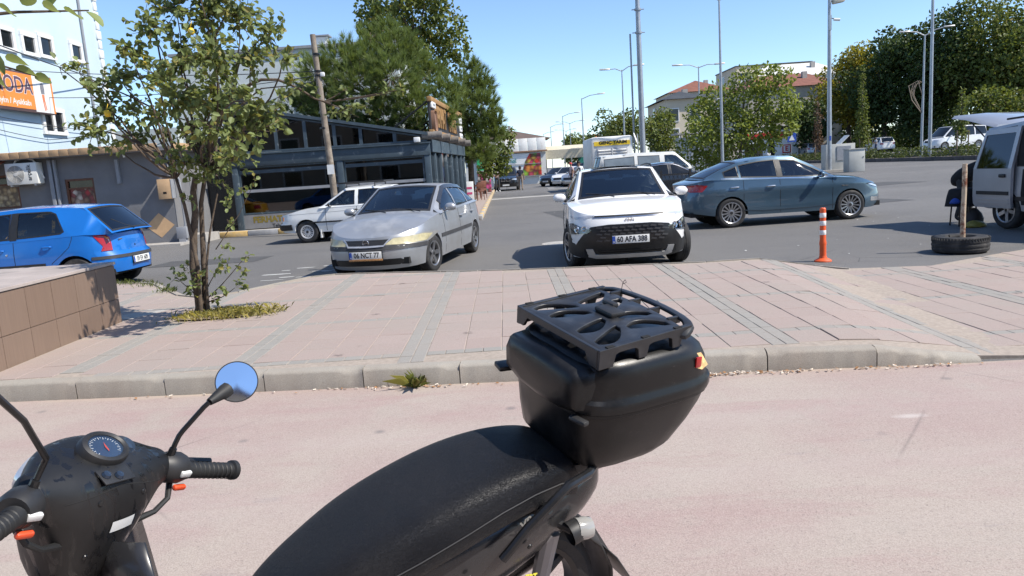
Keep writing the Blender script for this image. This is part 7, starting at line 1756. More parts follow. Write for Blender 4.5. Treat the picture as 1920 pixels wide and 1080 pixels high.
MB().box((0, 2, 2.2), (7.6, 6, 4.4)).build('wall', M_WHITE, st_, smooth=False); MB().box((-.3, -1.05, 3.75), (6.6, .1, .8)).build('sign_band', mat('sign_red', (.55, .02, .02), .5), st_, smooth=False)
MB().box((-2.2, -1.04, 1.5), (2.4, .08, 2.6)).build('shop_window', M_DGLASS, st_, smooth=False)
MB().box((.2, -1.05, 1.9), (.8, .06, 2.2)).build('price_board', M_SEAM, st_, smooth=False)
f_ = MB().box((2.2, -1.05, 1.9), (1.1, .06, 1.1)).build('letter_frame', mat('sign_red', (.55, .02, .02), .5), st_, smooth=False); MB().box((2.2, -1.09, 1.9), (.85, .04, .85)).build('letter_field', M_WHITE, f_, smooth=False); text('E', .85, mat('sign_red', (.55, .02, .02), .5), frame((2.2, -1.12, 1.9), (1, 0, 0), (0, 0, 1)), f_, 'lettering', .03, .01)
sh = thing('glass_kiosk', 'small glazed kiosk left of the light green tree', 'kiosk', (14.9, 60.5, 0))
for dx in (-.9, -.3, .3, .9): MB().box((dx, -.9, 1.7), (.09, .09, 3.4)).build('post', M_GREYP, sh, smooth=False)
MB().box((0, 0, 3.45), (2.4, 2.4, .14)).build('roof', M_CONC, sh, smooth=False); MB().box((0, .1, 1.6), (1.8, 1.6, 3.1)).build('booth', mat('booth_grey', (.32, .35, .37), .3, 0, .2, 3), sh, smooth=False)
struct(MB().box((44.5, 140, .34), (12.4, 200, .68)).build('upper_road', M_ASPH, smooth=False))
# median kerb and far footpath
md = struct(MB().box((36.6, 128, .13), (3.0, 166, .26)).build('median', mat('median_soil', (.16, .14, .11), .95), smooth=False))
for i in range(120): MB().box((34.98, 45.6+i*1.36, .16), (.24, 1.34, .34), None, .03).build('kerb_stone', mat('dark_kerb', (.10, .085, .08), .9, 0, .25, 1), md)
struct(MB().box((72, 120, .08), (44, 160, .16)).build('park_ground', mat('park_soil', (.06, .055, .04), .95), smooth=False))

# ---- houses on the near side of the road, seen only as reflections
M_NEAR = mat('near_render', (.42, .36, .28), .9, 0, .1, .4)
for k_, (x0, x1, z_) in enumerate(((-34, -14, 11), (-13, 9, 13), (10, 34, 12))):
    t = block('%s apartment house behind the viewpoint, mirrored in the van glass' % ('left', 'middle', 'right')[k_], x0, x1, -34, -22, z_, M_NEAR, M_RTILE, 2.2, [], 'apartment_house')
    w_ = x1-x0
    for q in range(5):
        for zz in (2, 5, 8, 10.5)[:3 if z_ < 12 else 4]:
            f_ = MB().box((-w_/2+(q+.5)*w_/5, 6.03, zz), (1.9, .1, 1.6)).build('window_frame', M_WHITE, t, smooth=False); MB().box((-w_/2+(q+.5)*w_/5, 6.07, zz), (1.6, .06, 1.3)).build('pane', M_DGLASS, f_, smooth=False)
# ------------------------------------------------------------------ street furniture
M_GALV = mat('galvanised', (.36, .38, .40), .45, .6, .12, 3)
M_LHEAD = mat('lamp_head', (.48, .49, .49), .5, .2)
def lamp_post(label, x, y, h, arms, r=.09, group='street lamps', lean=0.):
    t = thing('street_lamp', label, 'street lamp', (x, y, 0), 0, group)
    MB().tube([(0, 0, 0), (lean*.5*h, 0, h*.5), (lean*h, 0, h)], [r, r*.8, r*.5], 10).build('pole', M_GALV, t)
    MB().lathe([(0, .04), (r*2.2, .04), (r*2.2, 0)], 12).build('base_plate', M_GALV, t)
    for dx, dy, dz in arms:
        o = Vector((lean*h, 0, h)); e = o+Vector((dx, dy, dz)); d = Vector((dx, dy, 0)).normalized()
        MB().tube([o-Vector((0, 0, .1)), o.lerp(e, .5)+Vector((0, 0, .08)), e], [r*.45, r*.4, r*.35], 8).build('arm', M_GALV, t)
        b = MB(); rings = []
        for k in range(6):
            q = k/5; w = .17*math.sin(math.pi*(.15+.7*q))*1.2; c_ = e + d*lerp(-.1, .75, q) + Vector((0, 0, .02*q)); s_ = Vector((-d.y, d.x, 0))
            rings.append([c_+s_*w*math.cos(a)+Vector((0, 0, .09*math.sin(a)*(1 if math.sin(a) > 0 else .6))) for a in np.linspace(0, 6.28, 9)[:-1]])
        b.loft(rings).build('lamp_head', M_LHEAD, t)
    return t
ord_ = ('nearest', 'second', 'third', 'fourth', 'fifth')
for k, (y, x) in enumerate(((87, 9.3), (115, 9.3), (143, 9.2), (172, 9.4), (202, 9.6))):
    lamp_post('%s of the single arm lamps receding down the road' % ord_[k], x, y, 9.0, [(1.9, 0, .35)], .1)
lamp_post('twin arm lamp rising out of the light green tree', 12.15, 42, 9.9, [(-1.35, 0, .3), (1.35, 0, .3)], .095)
lamp_post('twin arm lamp behind the tall galvanised mast', 10.3, 64, 9.1, [(-1.1, 0, .1), (1.1, 0, .3)], .09)
lamp_post('twin arm lamp left of the beige houses, half hidden by the tree', 17.2, 66, 9.2, [(-1.5, 0, .2), (1.5, 0, .1)], .09)
lamp_post('distant twin arm lamp behind the second single arm lamp', 11.5, 128, 8.6, [(-1.6, 0, .3), (1.8, 0, .3)], .09)
lamp_post('distant twin arm lamp near the far road trees', 13.5, 160, 8.8, [(-1.6, 0, .3), (1.6, 0, .3)], .09)
tl = lamp_post('twin arm lamp with wire leaf ornament on the median', 36.5, 66, 10.6, [(-1.3, .2, .35), (1.6, -.2, .5)], .12, lean=.012)
b = MB()
for q in range(5): b.tube([(0, 0, 4.1), (-.55-.1*q, 0, 5.0+.25*q), (-1.0-.12*q+.3*q, 0, 5.9+.22*q), (-.8+.2*q, 0, 6.6)], .03, 5)
b.tube([(0, 0, 4.0), (-.9, 0, 5.2), (-1.2, 0, 6.4), (-.4, 0, 6.8), (.0, 0, 5.6), (0, 0, 4.2)], .04, 5)
stuff(b.build('leaf_ornament', mat('ornament', (.25, .2, .15), .6, .3), tl))
def mast(label, x, y, h, r, nm='mast'):
    t = thing(nm, label, 'mast', (x, y, 0)); MB().tube([(0, 0, 0), (0, 0, h*.5), (0, 0, h)], [r, r*.82, r*.6], 14).build('pole', M_GALV, t); return t
m1 = mast('thick galvanised mast behind the white minibus', 7.75, 42, 14, .17)
for z in (8.4, 9.6, 10.7): MB().tube([(-.34, 0, z), (.34, 0, z)], .025, 6).build('crossbar', M_GALV, m1); MB().lathe([(.14, -.05), (.19, -.05), (.19, .05), (.14, .05)], 14, Matrix.Translation((0, 0, z))).build('collar', M_GALV, m1)
MB().tube([(-.42, .25, 0), (-.42, .25, 8.4)], .05, 8).build('conduit', M_GALV, m1)
m2 = mast('galvanised lamp mast with camera beside the grey cabinets', 21.25, 49.3, 11.0, .16)
MB().box((.55, 0, 10.75), (.75, .4, .34), Matrix.Rotation(-.15, 3, 'Y'), .08).build('floodlight', mat('flood_beige', (.5, .47, .38), .5), m2); MB().tube([(0, 0, 10.7), (.4, 0, 10.75)], .05, 8).build('arm', M_GALV, m2)
c_ = MB().tube([(.25, -.05, 9.6), (.62, -.12, 9.55)], .09, 10).build('camera', M_WHITE, m2); MB().tube([(0, 0, 9.75), (.3, -.05, 9.62)], .03, 6).build('camera_arm', M_BLK, m2); MB().box((-.02, -.12, 9.4), (.14, .2, .9)).build('cable_box', M_GALV, m2)
b = MB(); [b.box((.0, -.158, z), (.12, .01, .3)) for z in (2.2,)]; b.build('sticker', M_PLBLUE, m2, smooth=False)
m3 = mast('tall plain mast on the median right of the leaf ornament', 36.4, 64.5, 22, .15)
cb = thing('utility_cabinets', 'grey concrete utility cabinet in front, beside the camera mast', 'cabinet', (21.9, 47.2, 0))
M_CAB = mat('cabinet_grey', (.44, .44, .41), .8, 0, .12, 2, .1, 30)
MB().box((0, 0, .70), (1.0, .8, 1.4), None, .02).build('casing', M_CAB, cb); MB().box((0, 0, 1.42), (1.08, .88, .05)).build('lid', M_CAB, cb, smooth=False); MB().box((.38, -.41, .9), (.04, .03, .08)).build('latch', M_BLK, cb)
cb2 = thing('utility_cabinet', 'rear grey cabinet with propped open lid behind the concrete one', 'cabinet', (21.95, 49.6, 0))
MB().box((0, 0, .9), (1.9, .8, 1.8), None, .02).build('casing', M_CAB, cb2); MB().box((.25, 0, 2.0), (.9, .7, .05), Matrix.Rotation(-.75, 3, 'Y')).build('lid', mat('lid_pale', (.55, .56, .55), .4), cb2, smooth=False); MB().box((.2, -.42, 1.2), (.9, .04, .9)).build('vent', M_GREYP, cb2, smooth=False)
MB().box((21.1, 49.4, .08), (2.2, 1.6, .16)).build('mast_plinth', M_CONC, smooth=False); struct(bpy.data.objects['mast_plinth'])
# wooden pole and cables
wp = thing('utility_pole', 'leaning old wooden utility pole in front of the restaurant glass', 'utility pole', (-5.12, 22.4, 0))
M_POLE = mat('pole_wood', (.22, .18, .14), .95, 0, .3, 5, .6, 22, dirt=(.42, .38, .32), dscale=2)
MB().tube([(.06, 0, 0), (.02, 0, 2), (-.06, 0, 4), (-.12, 0, 5.75)], [.10, .095, .087, .078], 12).build('pole', M_POLE, wp)
for z in (4.6, 4.72, 3.1, 5.2): MB().lathe([(.095, -.03), (.112, -.02), (.112, .02), (.095, .03)], 14, Matrix.Translation((-.08-.0*z, 0, z))).build('strap', M_STEEL, wp)
MB().box((.06, -.05, 4.62), (.12, .1, .12), None, .02).build('insulator', M_WHITE, wp)
MB().box((.03, -.112, 1.9), (.2, .004, .28)).build('notice', M_PLATE, wp, smooth=False)
def wire(label, pts, r=.012):
    a = [Vector(p) for p in pts]; q = []
    for p, n in zip(a, a[1:]):
        L = (n-p).length
        for k in range(12): t = k/12; q.append(p.lerp(n, t)-Vector((0, 0, .03*L*4*t*(1-t)*.5)))
    q.append(a[-1]); return tag(MB().tube(q, r, 5).build('cable', M_BLK), label, 'cable')
wire('upper black cable from the wooden pole to the blue block', [(-5.2, 22.35, 4.72), (-16.35, 25.2, 5.9)]); wire('second black cable from the wooden pole to the blue block', [(-5.2, 22.35, 4.6), (-16.35, 27.8, 5.2)]); wire('black cable from the wooden pole to the kiosk roof', [(-5.2, 22.35, 4.5), (-10.1, 22.4, 2.95)])
wire('sagging cable across the blue wall under the shop sign', [(-16.3, 23, 4.2), (-16.3, 27.6, 3.7), (-16.3, 32.2, 4.3)]); wire('straight cable across the blue wall just under the orange sign', [(-16.28, 23, 4.5), (-16.28, 32, 4.2)])
wire('overhead cable sloping from the top left to the blue block corner', [(-14, 16, 6.8), (-16.3, 32.2, 6.3)], .02)
# bollard
bo = thing('traffic_bollard', 'orange plastic bollard with white bands at the pavement edge', 'bollard', (4.36, 10.32, .0))
M_OR = mat('bollard_orange', (.72, .10, .02), .5, 0, .1, 8, dirt=(.5, .12, .06)); M_REFL = mat('bollard_white', (.75, .74, .72), .4)
MB().lathe([(0, .75), (.03, .748), (.04, .735), (.041, .30), (.047, .27), (.048, .24), (.041, .21), (.046, .19), (.041, .17), (.047, .15), (.042, .13), (.048, .11), (.043, .09), (.05, .07), (.055, .05), (.10, .028), (.115, .015), (.115, 0), (0, 0)], 24).build('post', M_OR, bo)
for z in (.645, .535, .405): MB().lathe([(.0412, z-.032), (.0425, z-.03), (.0425, z+.03), (.0412, z+.032)], 24).build('band', M_REFL, bo)
for a in range(4): MB().lathe([(0, .032), (.008, .03), (.01, .02)], 8, Matrix.Translation((.085*math.cos(a*1.57+.4), .085*math.sin(a*1.57+.4), 0))).build('bolt', M_STEEL, bo)
# tyre with a rusty post
ty = thing('tyre_post', 'old tyre filled with concrete holding an upright rusty post', 'tyre post', (6.3, 10.35, 0))
MB().lathe([(.17, .20), (.19, .225), (.26, .235), (.325, .225), (.352, .195), (.358, .16), (.352, .155), (.352, .13), (.358, .125), (.358, .10), (.352, .095), (.352, .07), (.356, .065), (.345, .03), (.30, .0), (.2, .0), (.17, .03)], 48, closed=True).build('tyre', M_TYRE, ty)
b = MB()
for k in range(56):
    a = 2*math.pi*k/56; b.box((.352*math.cos(a), .352*math.sin(a), .19), (.014, .018, .06), Matrix.Rotation(a, 3, 'Z') @ Matrix.Rotation(.3, 3, 'X'))
stuff(b.build('tread_blocks', M_TYRE, ty, smooth=False))
MB().lathe([(0, .175), (.12, .18), (.185, .17), (.185, .02)], 30).build('fill', mat('tyre_fill', (.36, .31, .24), .95, 0, .3, 20, .6, 60), ty)
M_RUST = mat('rusty_pole', (.50, .40, .29), .85, 0, .15, 8, .4, 40, dirt=(.18, .06, .03), dscale=9, dlo=.48, dhi=.6)
MB().tube([(.03, 0, .1), (.028, 0, .55), (.035, 0, .9), (.032, 0, 1.22)], [.034, .032, .031, .031], 10).build('post', M_RUST, ty)
MB().tube([(-.17, -.05, .18), (-.2, -.06, .26)], .008, 6).build('rod', M_STEEL, ty)
# signs
rsn = thing('round_sign', 'round traffic sign seen edge on beside the mast', 'sign', (7.3, 41, 0)); MB().tube([(.04, 0, 0), (0, 0, 3.0)], .03, 8).build('post', M_GALV, rsn); MB().lathe([(0, .012), (.34, .012), (.35, 0), (0, 0)], 24, Matrix.Translation((-.1, 0, 2.75)) @ Matrix.Rotation(rad(72), 4, 'Y') @ Matrix.Rotation(rad(15), 4, 'X')).build('disc', M_WHITE, rsn)
ysn = thing('yield_sign', 'triangular yield sign far down the road', 'sign', (11.8, 102, 0)); MB().tube([(0, 0, 0), (0, 0, 3.0)], .05, 6).build('post', M_GALV, ysn); MB().prism([(-.6, 3.5), (.6, 3.5), (0, 2.5)], 'y', -.06, -.02).build('plate', M_WHITE, ysn, smooth=False)
psn = thing('crossing_sign', 'blue square pedestrian crossing sign before the park trees', 'sign', (36.2, 95, .2)); MB().tube([(0, 0, 0), (0, 0, 3.0)], .05, 6).build('post', M_GALV, psn); MB().box((0, -.08, 3.0), (1.1, .06, 1.1)).build('plate', M_PLBLUE, psn, smooth=False); MB().prism([(-.36, 2.65), (.36, 2.65), (0, 3.35)], 'y', -.13, -.115).build('white_triangle', M_WHITE, psn, smooth=False)
fe = thing('lattice_fence', 'black lattice fence panel between the white crossover and the dark car', 'fence', (6.1, 24.6, 0))
for dx in (-1.0, -.05, .9): MB().box((dx, 0, .6), (.07, .07, 1.2)).build('post', M_BLK, fe, smooth=False)
for z in (.35, 1.05): MB().box((-.05, 0, z), (1.9, .05, .05)).build('rail', M_BLK, fe, smooth=False)
for k in range(14):
    for s_ in (1, -1): MB().tube([(-1.0+k*.135, 0, .37), (-1.0+k*.135+.3*s_, 0, 1.03)], .009, 4).build('lattice_bar', M_BLK, fe)
# chairs on the left pavement
def chair():
    t = thing('cafe_chair', 'x', 'chair', (0, 0, .12), 0, 'brown chairs on the left pavement'); mw = mat('chair_wood', (.16, .06, .035), .6, 0, .2, 9)
    MB().box((0, 0, .45), (.42, .42, .05), None, .012).build('seat', mw, t)
    MB().box((-.2, 0, .74), (.035, .40, .34), Matrix.Rotation(-.14, 3, 'Y'), .01).build('backrest', mw, t)
    for dx in (-.18, .18):
        for dy in (-.18, .18): MB().tube([(dx*1.1, dy*1.1, 0), (dx, dy, .44)], .018, 6).build('leg', mw, t)
    return t
ch0 = chair()
for k, (x, y, rz, lab) in enumerate(((-1.95, 37.4, 1.2, 'brown chair nearest the white stand on the left pavement'), (-1.35, 38.4, 2.0, 'brown chair second from the white stand'), (-1.9, 39.4, .8, 'brown chair by the shop column, third from the stand'), (-1.3, 40.4, 2.4, 'brown chair near the kerb, fourth from the stand'), (-1.85, 41.6, 1.0, 'brown chair fifth from the white stand'), (-1.35, 42.8, 2.2, 'brown chair farthest along the left pavement'))):
    o = ch0 if k == 0 else copy_tree(ch0); o.location = (x, y, .12); o.rotation_euler.z = rz; o['label'] = lab
for k, (x, y, lab) in enumerate(((-1.65, 38.0, 'brown cafe table between the nearer chairs'), (-1.6, 40.9, 'brown cafe table between the farther chairs'))):
    t = thing('pavement_table', lab, 'table', (x, y, .12), 0, 'tables on the left pavement'); MB().box((0, 0, .72), (.6, .6, .04), None, .01).build('table_top', mat('chair_wood', (.16, .06, .035), .6), t)
    for dx in (-.22, .22):
        for dy in (-.22, .22): MB().tube([(dx, dy, 0), (dx, dy, .71)], .018, 6).build('leg', mat('chair_wood', (.16, .06, .035), .6), t)
ws = thing('menu_stand', 'white menu stand with pink print on the left pavement', 'sign', (-1.75, 35.6, .12)); MB().box((0, 0, .5), (.5, .12, 1.0), None, .01).build('panel', M_WHITE, ws); [MB().box((0, -.064, z), (.36, .006, .1)).build('print', mat('print_pink', (.6, .08, .2), .6), ws, smooth=False) for z in (.7, .45)]
rs2 = thing('goods_rack', 'rack of pink and white goods at the far end of the left pavement', 'rack', (-1.4, 52, .12)); MB().box((0, 0, .7), (.9, .6, 1.4), None, .02).build('goods', pic_mat('goods', [(.65, .1, .3), (.7, .7, .68), (.1, .4, .35), (.6, .2, .2)], 5), rs2); MB().box((0, 0, 1.45), (1.0, .7, .06)).build('shelf', M_WHITE, rs2)
# ------------------------------------------------------------------ other vehicles
def quick(name, label, loc, th, kind, pnt, group=None, sc=1.0, dark=True, cat='car', gl=None, tails=True):
    r = thing(name, label, cat, (*loc, 0), rad(th), group); r.scale = (sc, sc, sc)
    if kind == 'sedan':
        sp = dict(L=4.5, W=1.77, wb=2.65, fo=.9, wr=.31, ar=.35, planf=(6.5, 2.8), planr=(8, 3), sill=[(-2.25, .32), (-1.6, .25), (2.25, .22)], belt=[(-2.25, .93), (-1.75, 1.02), (-.5, .97), (.9, .94), (1.6, .86), (2.25, .68)],
            offf=[(.2, .1), (.45, 0), (.7, .08), (.9, .2)], offr=[(.2, .1), (.5, 0), (1.0, .08)], offs=[(.2, .03), (.45, 0), (.75, .01), (1, .05)], cowl=.95, tail=-1.75, hcrown=.05, wtop=.08, rtop=-1.1,
            edge=[(-1.82, .66, 1.02), (-1.1, .57, 1.37), (-.3, .59, 1.43), (.08, .58, 1.41), (1.0, .70, .94)]); wins = ((-1.45, -1.0), (-.95, -.18), (-.1, .9))
    elif kind == 'suv':
        sp = dict(L=4.75, W=1.94, wb=2.85, fo=.88, wr=.37, ar=.41, planf=(9, 3.4), planr=(10, 3.6), sill=[(-2.37, .4), (-1.6, .32), (2.37, .28)], belt=[(-2.37, 1.12), (-1.4, 1.14), (.9, 1.08), (1.7, 1.04), (2.37, .92)],
            offf=[(.25, .1), (.5, 0), (.85, .03), (1.1, .12)], offr=[(.25, .1), (.5, 0), (1.1, .08)], offs=[(.3, .03), (.5, 0), (.85, .01), (1.15, .05)], cowl=1.05, tail=-2.2, hcrown=.05, wtop=.3, rtop=-1.85,
            edge=[(-2.25, .76, 1.13), (-1.85, .66, 1.66), (-.6, .69, 1.73), (.3, .67, 1.70), (1.12, .80, 1.08)]); wins = ((-1.95, -1.25), (-1.18, -.3), (-.2, 1.0))
    elif kind == 'van':
        sp = dict(L=4.95, W=1.92, wb=3.1, fo=.9, wr=.34, ar=.38, planf=(8, 3), planr=(14, 5), sill=[(-2.47, .32), (2.47, .25)], belt=[(-2.47, 1.12), (.9, 1.08), (1.6, 1.02), (2.1, .9), (2.47, .74)],
            offf=[(.2, .1), (.45, 0), (.8, .1), (1.1, .35)], offr=[(.25, .05), (.5, 0), (1.2, .02)], offs=[(.3, .03), (.6, 0), (1.15, .03)], cowl=1.45, tail=-2.4, hcrown=.05, wtop=.75, rtop=-2.33,
            edge=[(-2.44, .82, 1.12), (-2.33, .74, 1.82), (-.8, .78, 1.91), (.75, .75, 1.86), (1.65, .84, 1.05)]); wins = ((-2.25, -1.25), (-1.15, -.05), (.1, 1.5))
    else:
        sp = dict(L=4.0, W=1.72, wb=2.5, fo=.8, wr=.3, ar=.34, planf=(7, 3), planr=(8, 3.2), sill=[(-2, .3), (2, .22)], belt=[(-2, .95), (-1.2, .98), (.9, .93), (1.5, .85), (2, .68)],
            offf=[(.2, .1), (.45, 0), (.8, .15)], offr=[(.2, .1), (.5, 0), (.95, .12)], offs=[(.25, .03), (.45, 0), (.95, .045)], cowl=.95, tail=-1.9, hcrown=.05, wtop=.2, rtop=-1.5,
            edge=[(-1.92, .67, .97), (-1.5, .58, 1.40), (-.3, .6, 1.46), (.2, .59, 1.43), (1.0, .7, .93)]); wins = ((-1.4, -.95), (-.88, -.15), (-.05, .9))
    c = Car(r, sp, pnt); c.shell(8); g = gl or M_DGLASS
    c.greenhouse([win(c, a, b_) for a, b_ in wins], interior=False, gl=g, ws_gl=g, rw_gl=g)
    c.wheels(rim_spokes(8, .04))
    zl = .62 if kind in ('sedan', 'hatch') else .78
    for sg, k in ((1, 'l'), (-1, 'r')):
        c.patch([(c.sig('f', .45*sg), zl), (c.sig('f', c.hW*.86*sg), zl), (c.sig('f', c.hW*.86*sg), zl+.11), (c.sig('f', .5*sg), zl+.09)][::sg], mat('lamp_inner', (.6, .63, .66), .12), 'headlight', .006, .014)
        c.patch([(c.sig('b', .52*sg), zl+.12), (c.sig('b', c.hW*.88*sg), zl+.12), (c.sig('b', c.hW*.88*sg), zl+.28), (c.sig('b', .55*sg), zl+.28)][::-sg], mat('tail_red', (.35, .01, .01), .15), 'tail_light', .006, .014)
        c.mirror(sp['cowl']-.33, c.zt(sp['cowl'])+.09, sg, pnt, (.12, .19, .13))
    c.patch([(c.sig('f', -.42), zl-.1), (c.sig('f', .42), zl-.1), (c.sig('f', .42), zl+.07), (c.sig('f', -.42), zl+.07)], M_BLK, 'grille', .008, .016)
    MB().box((sp['L']/2+.005, 0, .42), (.02, .5, .11)).build('number_plate', M_PLATE, r, smooth=False); MB().box((-sp['L']/2-.005, 0, .55), (.02, .5, .11)).build('number_plate', M_PLATE, r, smooth=False)
    return r, c
PB = paint('paint_black', (.012, .013, .015), .3, .3, 1.0); PW = MATS['paint_white']; PS = paint('paint_silvergrey', (.38, .39, .40), .6, .35, .9); PY = paint('paint_yellow', (.70, .36, .02), .0, .4, .8)
# silver van with raised tailgate at the right edge
r = thing('silver_van', 'silver van with raised tailgate and open side door at the right edge', 'van', (9.32, 11.25, .012), rad(275))
SV = paint('paint_vansilver', (.42, .43, .45), .55, .4, .7)
c = Car(r, dict(L=4.16, W=1.72, wb=2.58, fo=.87, wr=.315, ar=.36, tw=.19, rim=.66, planf=(7, 3), planr=(16, 7), sill=[(-2.08, .34), (2.08, .26)], belt=[(-2.08, 1.02), (.9, 1.0), (1.5, .95), (2.08, .78)],
    offf=[(.2, .1), (.45, 0), (.8, .1), (1.1, .3)], offr=[(.25, .05), (.5, 0), (1.2, .02)], offs=[(.3, .03), (.6, 0), (1.1, .03)], cowl=1.2, tail=-2.02, hcrown=.05, wtop=.55, rtop=-1.97,
    edge=[(-2.06, .79, 1.02), (-1.97, .70, 1.70), (-.8, .72, 1.80), (.55, .69, 1.76), (1.35, .78, .98)]), SV)
c.shell(); c.greenhouse([win(c, -1.92, -1.28, glass=G_TINT), win(c, -1.14, -.2, glass=M_UNDER), win(c, -.1, 1.2)], rw_gl=G_TINT)  # middle pane filled dark as part of the shaded doorway
c.wheels(rim_spokes(5, .06))
for sg, k in ((-1, 'r'), (1, 'l')):
    c.strip([(c.sig(k, -1.9), .52), (c.sig(k, -1.2+.3), .52), (c.sig(k, .9), .52)], .07, M_BLK, 'side_moulding', .012, None, .02); c.handle(-.42, .88, sg, M_BLK, .16); c.handle(.1, .88, sg, M_BLK, .16)
c.seams([-.30, .9], .3)
c.patch([(c.sig('r', -1.0), .42), (c.sig('r', -.2), .42), (c.sig('r', -.2), 1.0), (c.sig('r', -1.0), 1.0)], M_UNDER, 'doorway_shade', .008, .01)  # dark patch on closed bodywork stands for the shaded doorway
tg = MB().loft([[Vector((x, y, z)) for y, z in ((-w, zz), (-w*.9, zz+.05), (0, zz+.07), (w*.9, zz+.05), (w, zz), (0, zz-.01))] for x, w, zz in ((-1.90, .64, 1.705), (-2.1, .68, 1.76), (-2.55, .72, 1.88), (-2.95, .70, 1.93))]).build('tailgate', SV, r, ang=40)
MB().prism([(-2.12, 1.02), (-2.06, 1.02), (-2.06, .5), (-2.12, .5)], 'y', -.6, .6).build('boot_shade', M_UNDER, tg, smooth=False)  # dark slab on the closed rear stands for the shaded boot
for s_ in (-1, 1): MB().tube([(-2.05, .66*s_, 1.5), (-2.5, .66*s_, 1.85)], .012, 6).build('gas_strut', M_BLK, r); MB().box((-2.02, .80*s_, 1.0), (.1, .06, .5), None, .02).build('tail_light', mat('tail_red', (.35, .01, .01), .15), r); MB().tube([(-1.7, .58*s_, 1.83), (-.6, .6*s_, 1.87), (.3, .58*s_, 1.83)], .018, 6).build('roof_rail', M_BLK, r)
c.mirror(.85, 1.1, -1, M_BLK, (.13, .2, .17)); c.mirror(.85, 1.1, 1, M_BLK, (.13, .2, .17))
# open sliding door standing off the side
dx0, dx1 = -2.02, -1.14
def dside(x, z): return Vector((x, -(.935 - .16*max(0, z-1.0)/.7 - .02*max(0, .55-z)/.2), z))
def dnrm(x, z): return Vector((0, -1, 0))
sl = c.patch([(dx0, .42), (dx0+.05, .36), (dx1, .36), (dx1, 1.02), (dx0, 1.02)], SV, 'sliding_door', 0, .05, None, .12, dside, dnrm)
for q in ([(dx0, 1.02), (dx0+.07, 1.02), (dx0+.14, 1.58), (dx0+.10, 1.66)], [(dx1-.08, 1.02), (dx1, 1.02), (dx1, 1.70), (dx1-.08, 1.60)], [(dx0+.14, 1.58), (dx1-.08, 1.60), (dx1, 1.70), (dx0+.10, 1.66)]): c.patch(q, SV, 'door_frame', 0, .05, sl, .12, dside, dnrm)
c.patch([(dx0+.07, 1.02), (dx1-.08, 1.02), (dx1-.08, 1.60), (dx0+.14, 1.58)], G_TINT, 'door_window', -.012, 0, sl, .12, dside, dnrm)
c.patch([(dx0+.1, .58), (dx1-.04, .58), (dx1-.04, .64), (dx0+.1, .64)], M_BLK, 'door_moulding', .012, .012, sl, .12, dside, dnrm)
for z in (.50, .44): c.patch([(dx0+.1, z-.012), (dx1-.04, z-.012), (dx1-.04, z+.012), (dx0+.1, z+.012)], SV, 'door_rib', .014, .014, sl, .12, dside, dnrm)
MB().box(dside(-1.32, .90)+Vector((0, -.015, 0)), (.13, .04, .06), None, .015).build('door_handle', M_BLK, sl)
# things behind the van
tb3 = thing('draped_stool', 'folding stool draped with black cloth behind the silver van', 'stool', (8.32, 13.6, 0)); MB().loft([[Vector((w*math.cos(a)*(1+.08*math.sin(5*a)), w*.8*math.sin(a)*(1+.08*math.cos(4*a)), z)) for a in np.linspace(0, 6.28, 19)[:-1]] for z, w in ((.36, .30), (.55, .27), (.66, .24), (.68, .2))]).build('cloth', mat('black_cloth', (.012, .012, .014), .95), tb3, ang=70)
for dx, dy in ((-.16, -.14), (.16, -.14), (-.16, .14), (.16, .14)): MB().tube([(dx, dy, 0), (dx*.9, dy*.9, .4)], .014, 6).build('leg', M_STEEL, tb3)
def sack(nm, label, loc, s_, m, cat): 
    b = MB(); rings = []
    for z, w in ((0, .8), (.12, 1.0), (.4, .95), (.7, .75), (.92, .4), (1.0, .2)): rings.append([Vector((s_[0]*w*math.cos(a)*(1+.1*math.sin(3*a+z*5)), s_[1]*w*math.sin(a)*(1+.1*math.cos(4*a+z*7)), s_[2]*z)) for a in np.linspace(0, 6.28, 15)[:-1]])
    o = b.loft(rings).build(nm, m, ang=80); o.location = loc; return tag(o, label, cat)
sack('yellow_bag', 'crumpled yellow plastic bag on the ground by the van wheel', (8.28, 13.2, 0), (.2, .14, .12), mat('bag_yellow', (.26, .21, .04), .5, 0, .3, 12), 'bag')
sack('dark_bag', 'dark bag behind the yellow plastic bag', (8.42, 13.45, 0), (.16, .14, .32), mat('bag_dark', (.04, .035, .035), .7), 'bag')
sack('blue_bundle', 'bright blue bundle hanging on the draped stool', (8.05, 13.42, .42), (.09, .07, .10), mat('bundle_blue', (.02, .07, .35), .6), 'bundle')
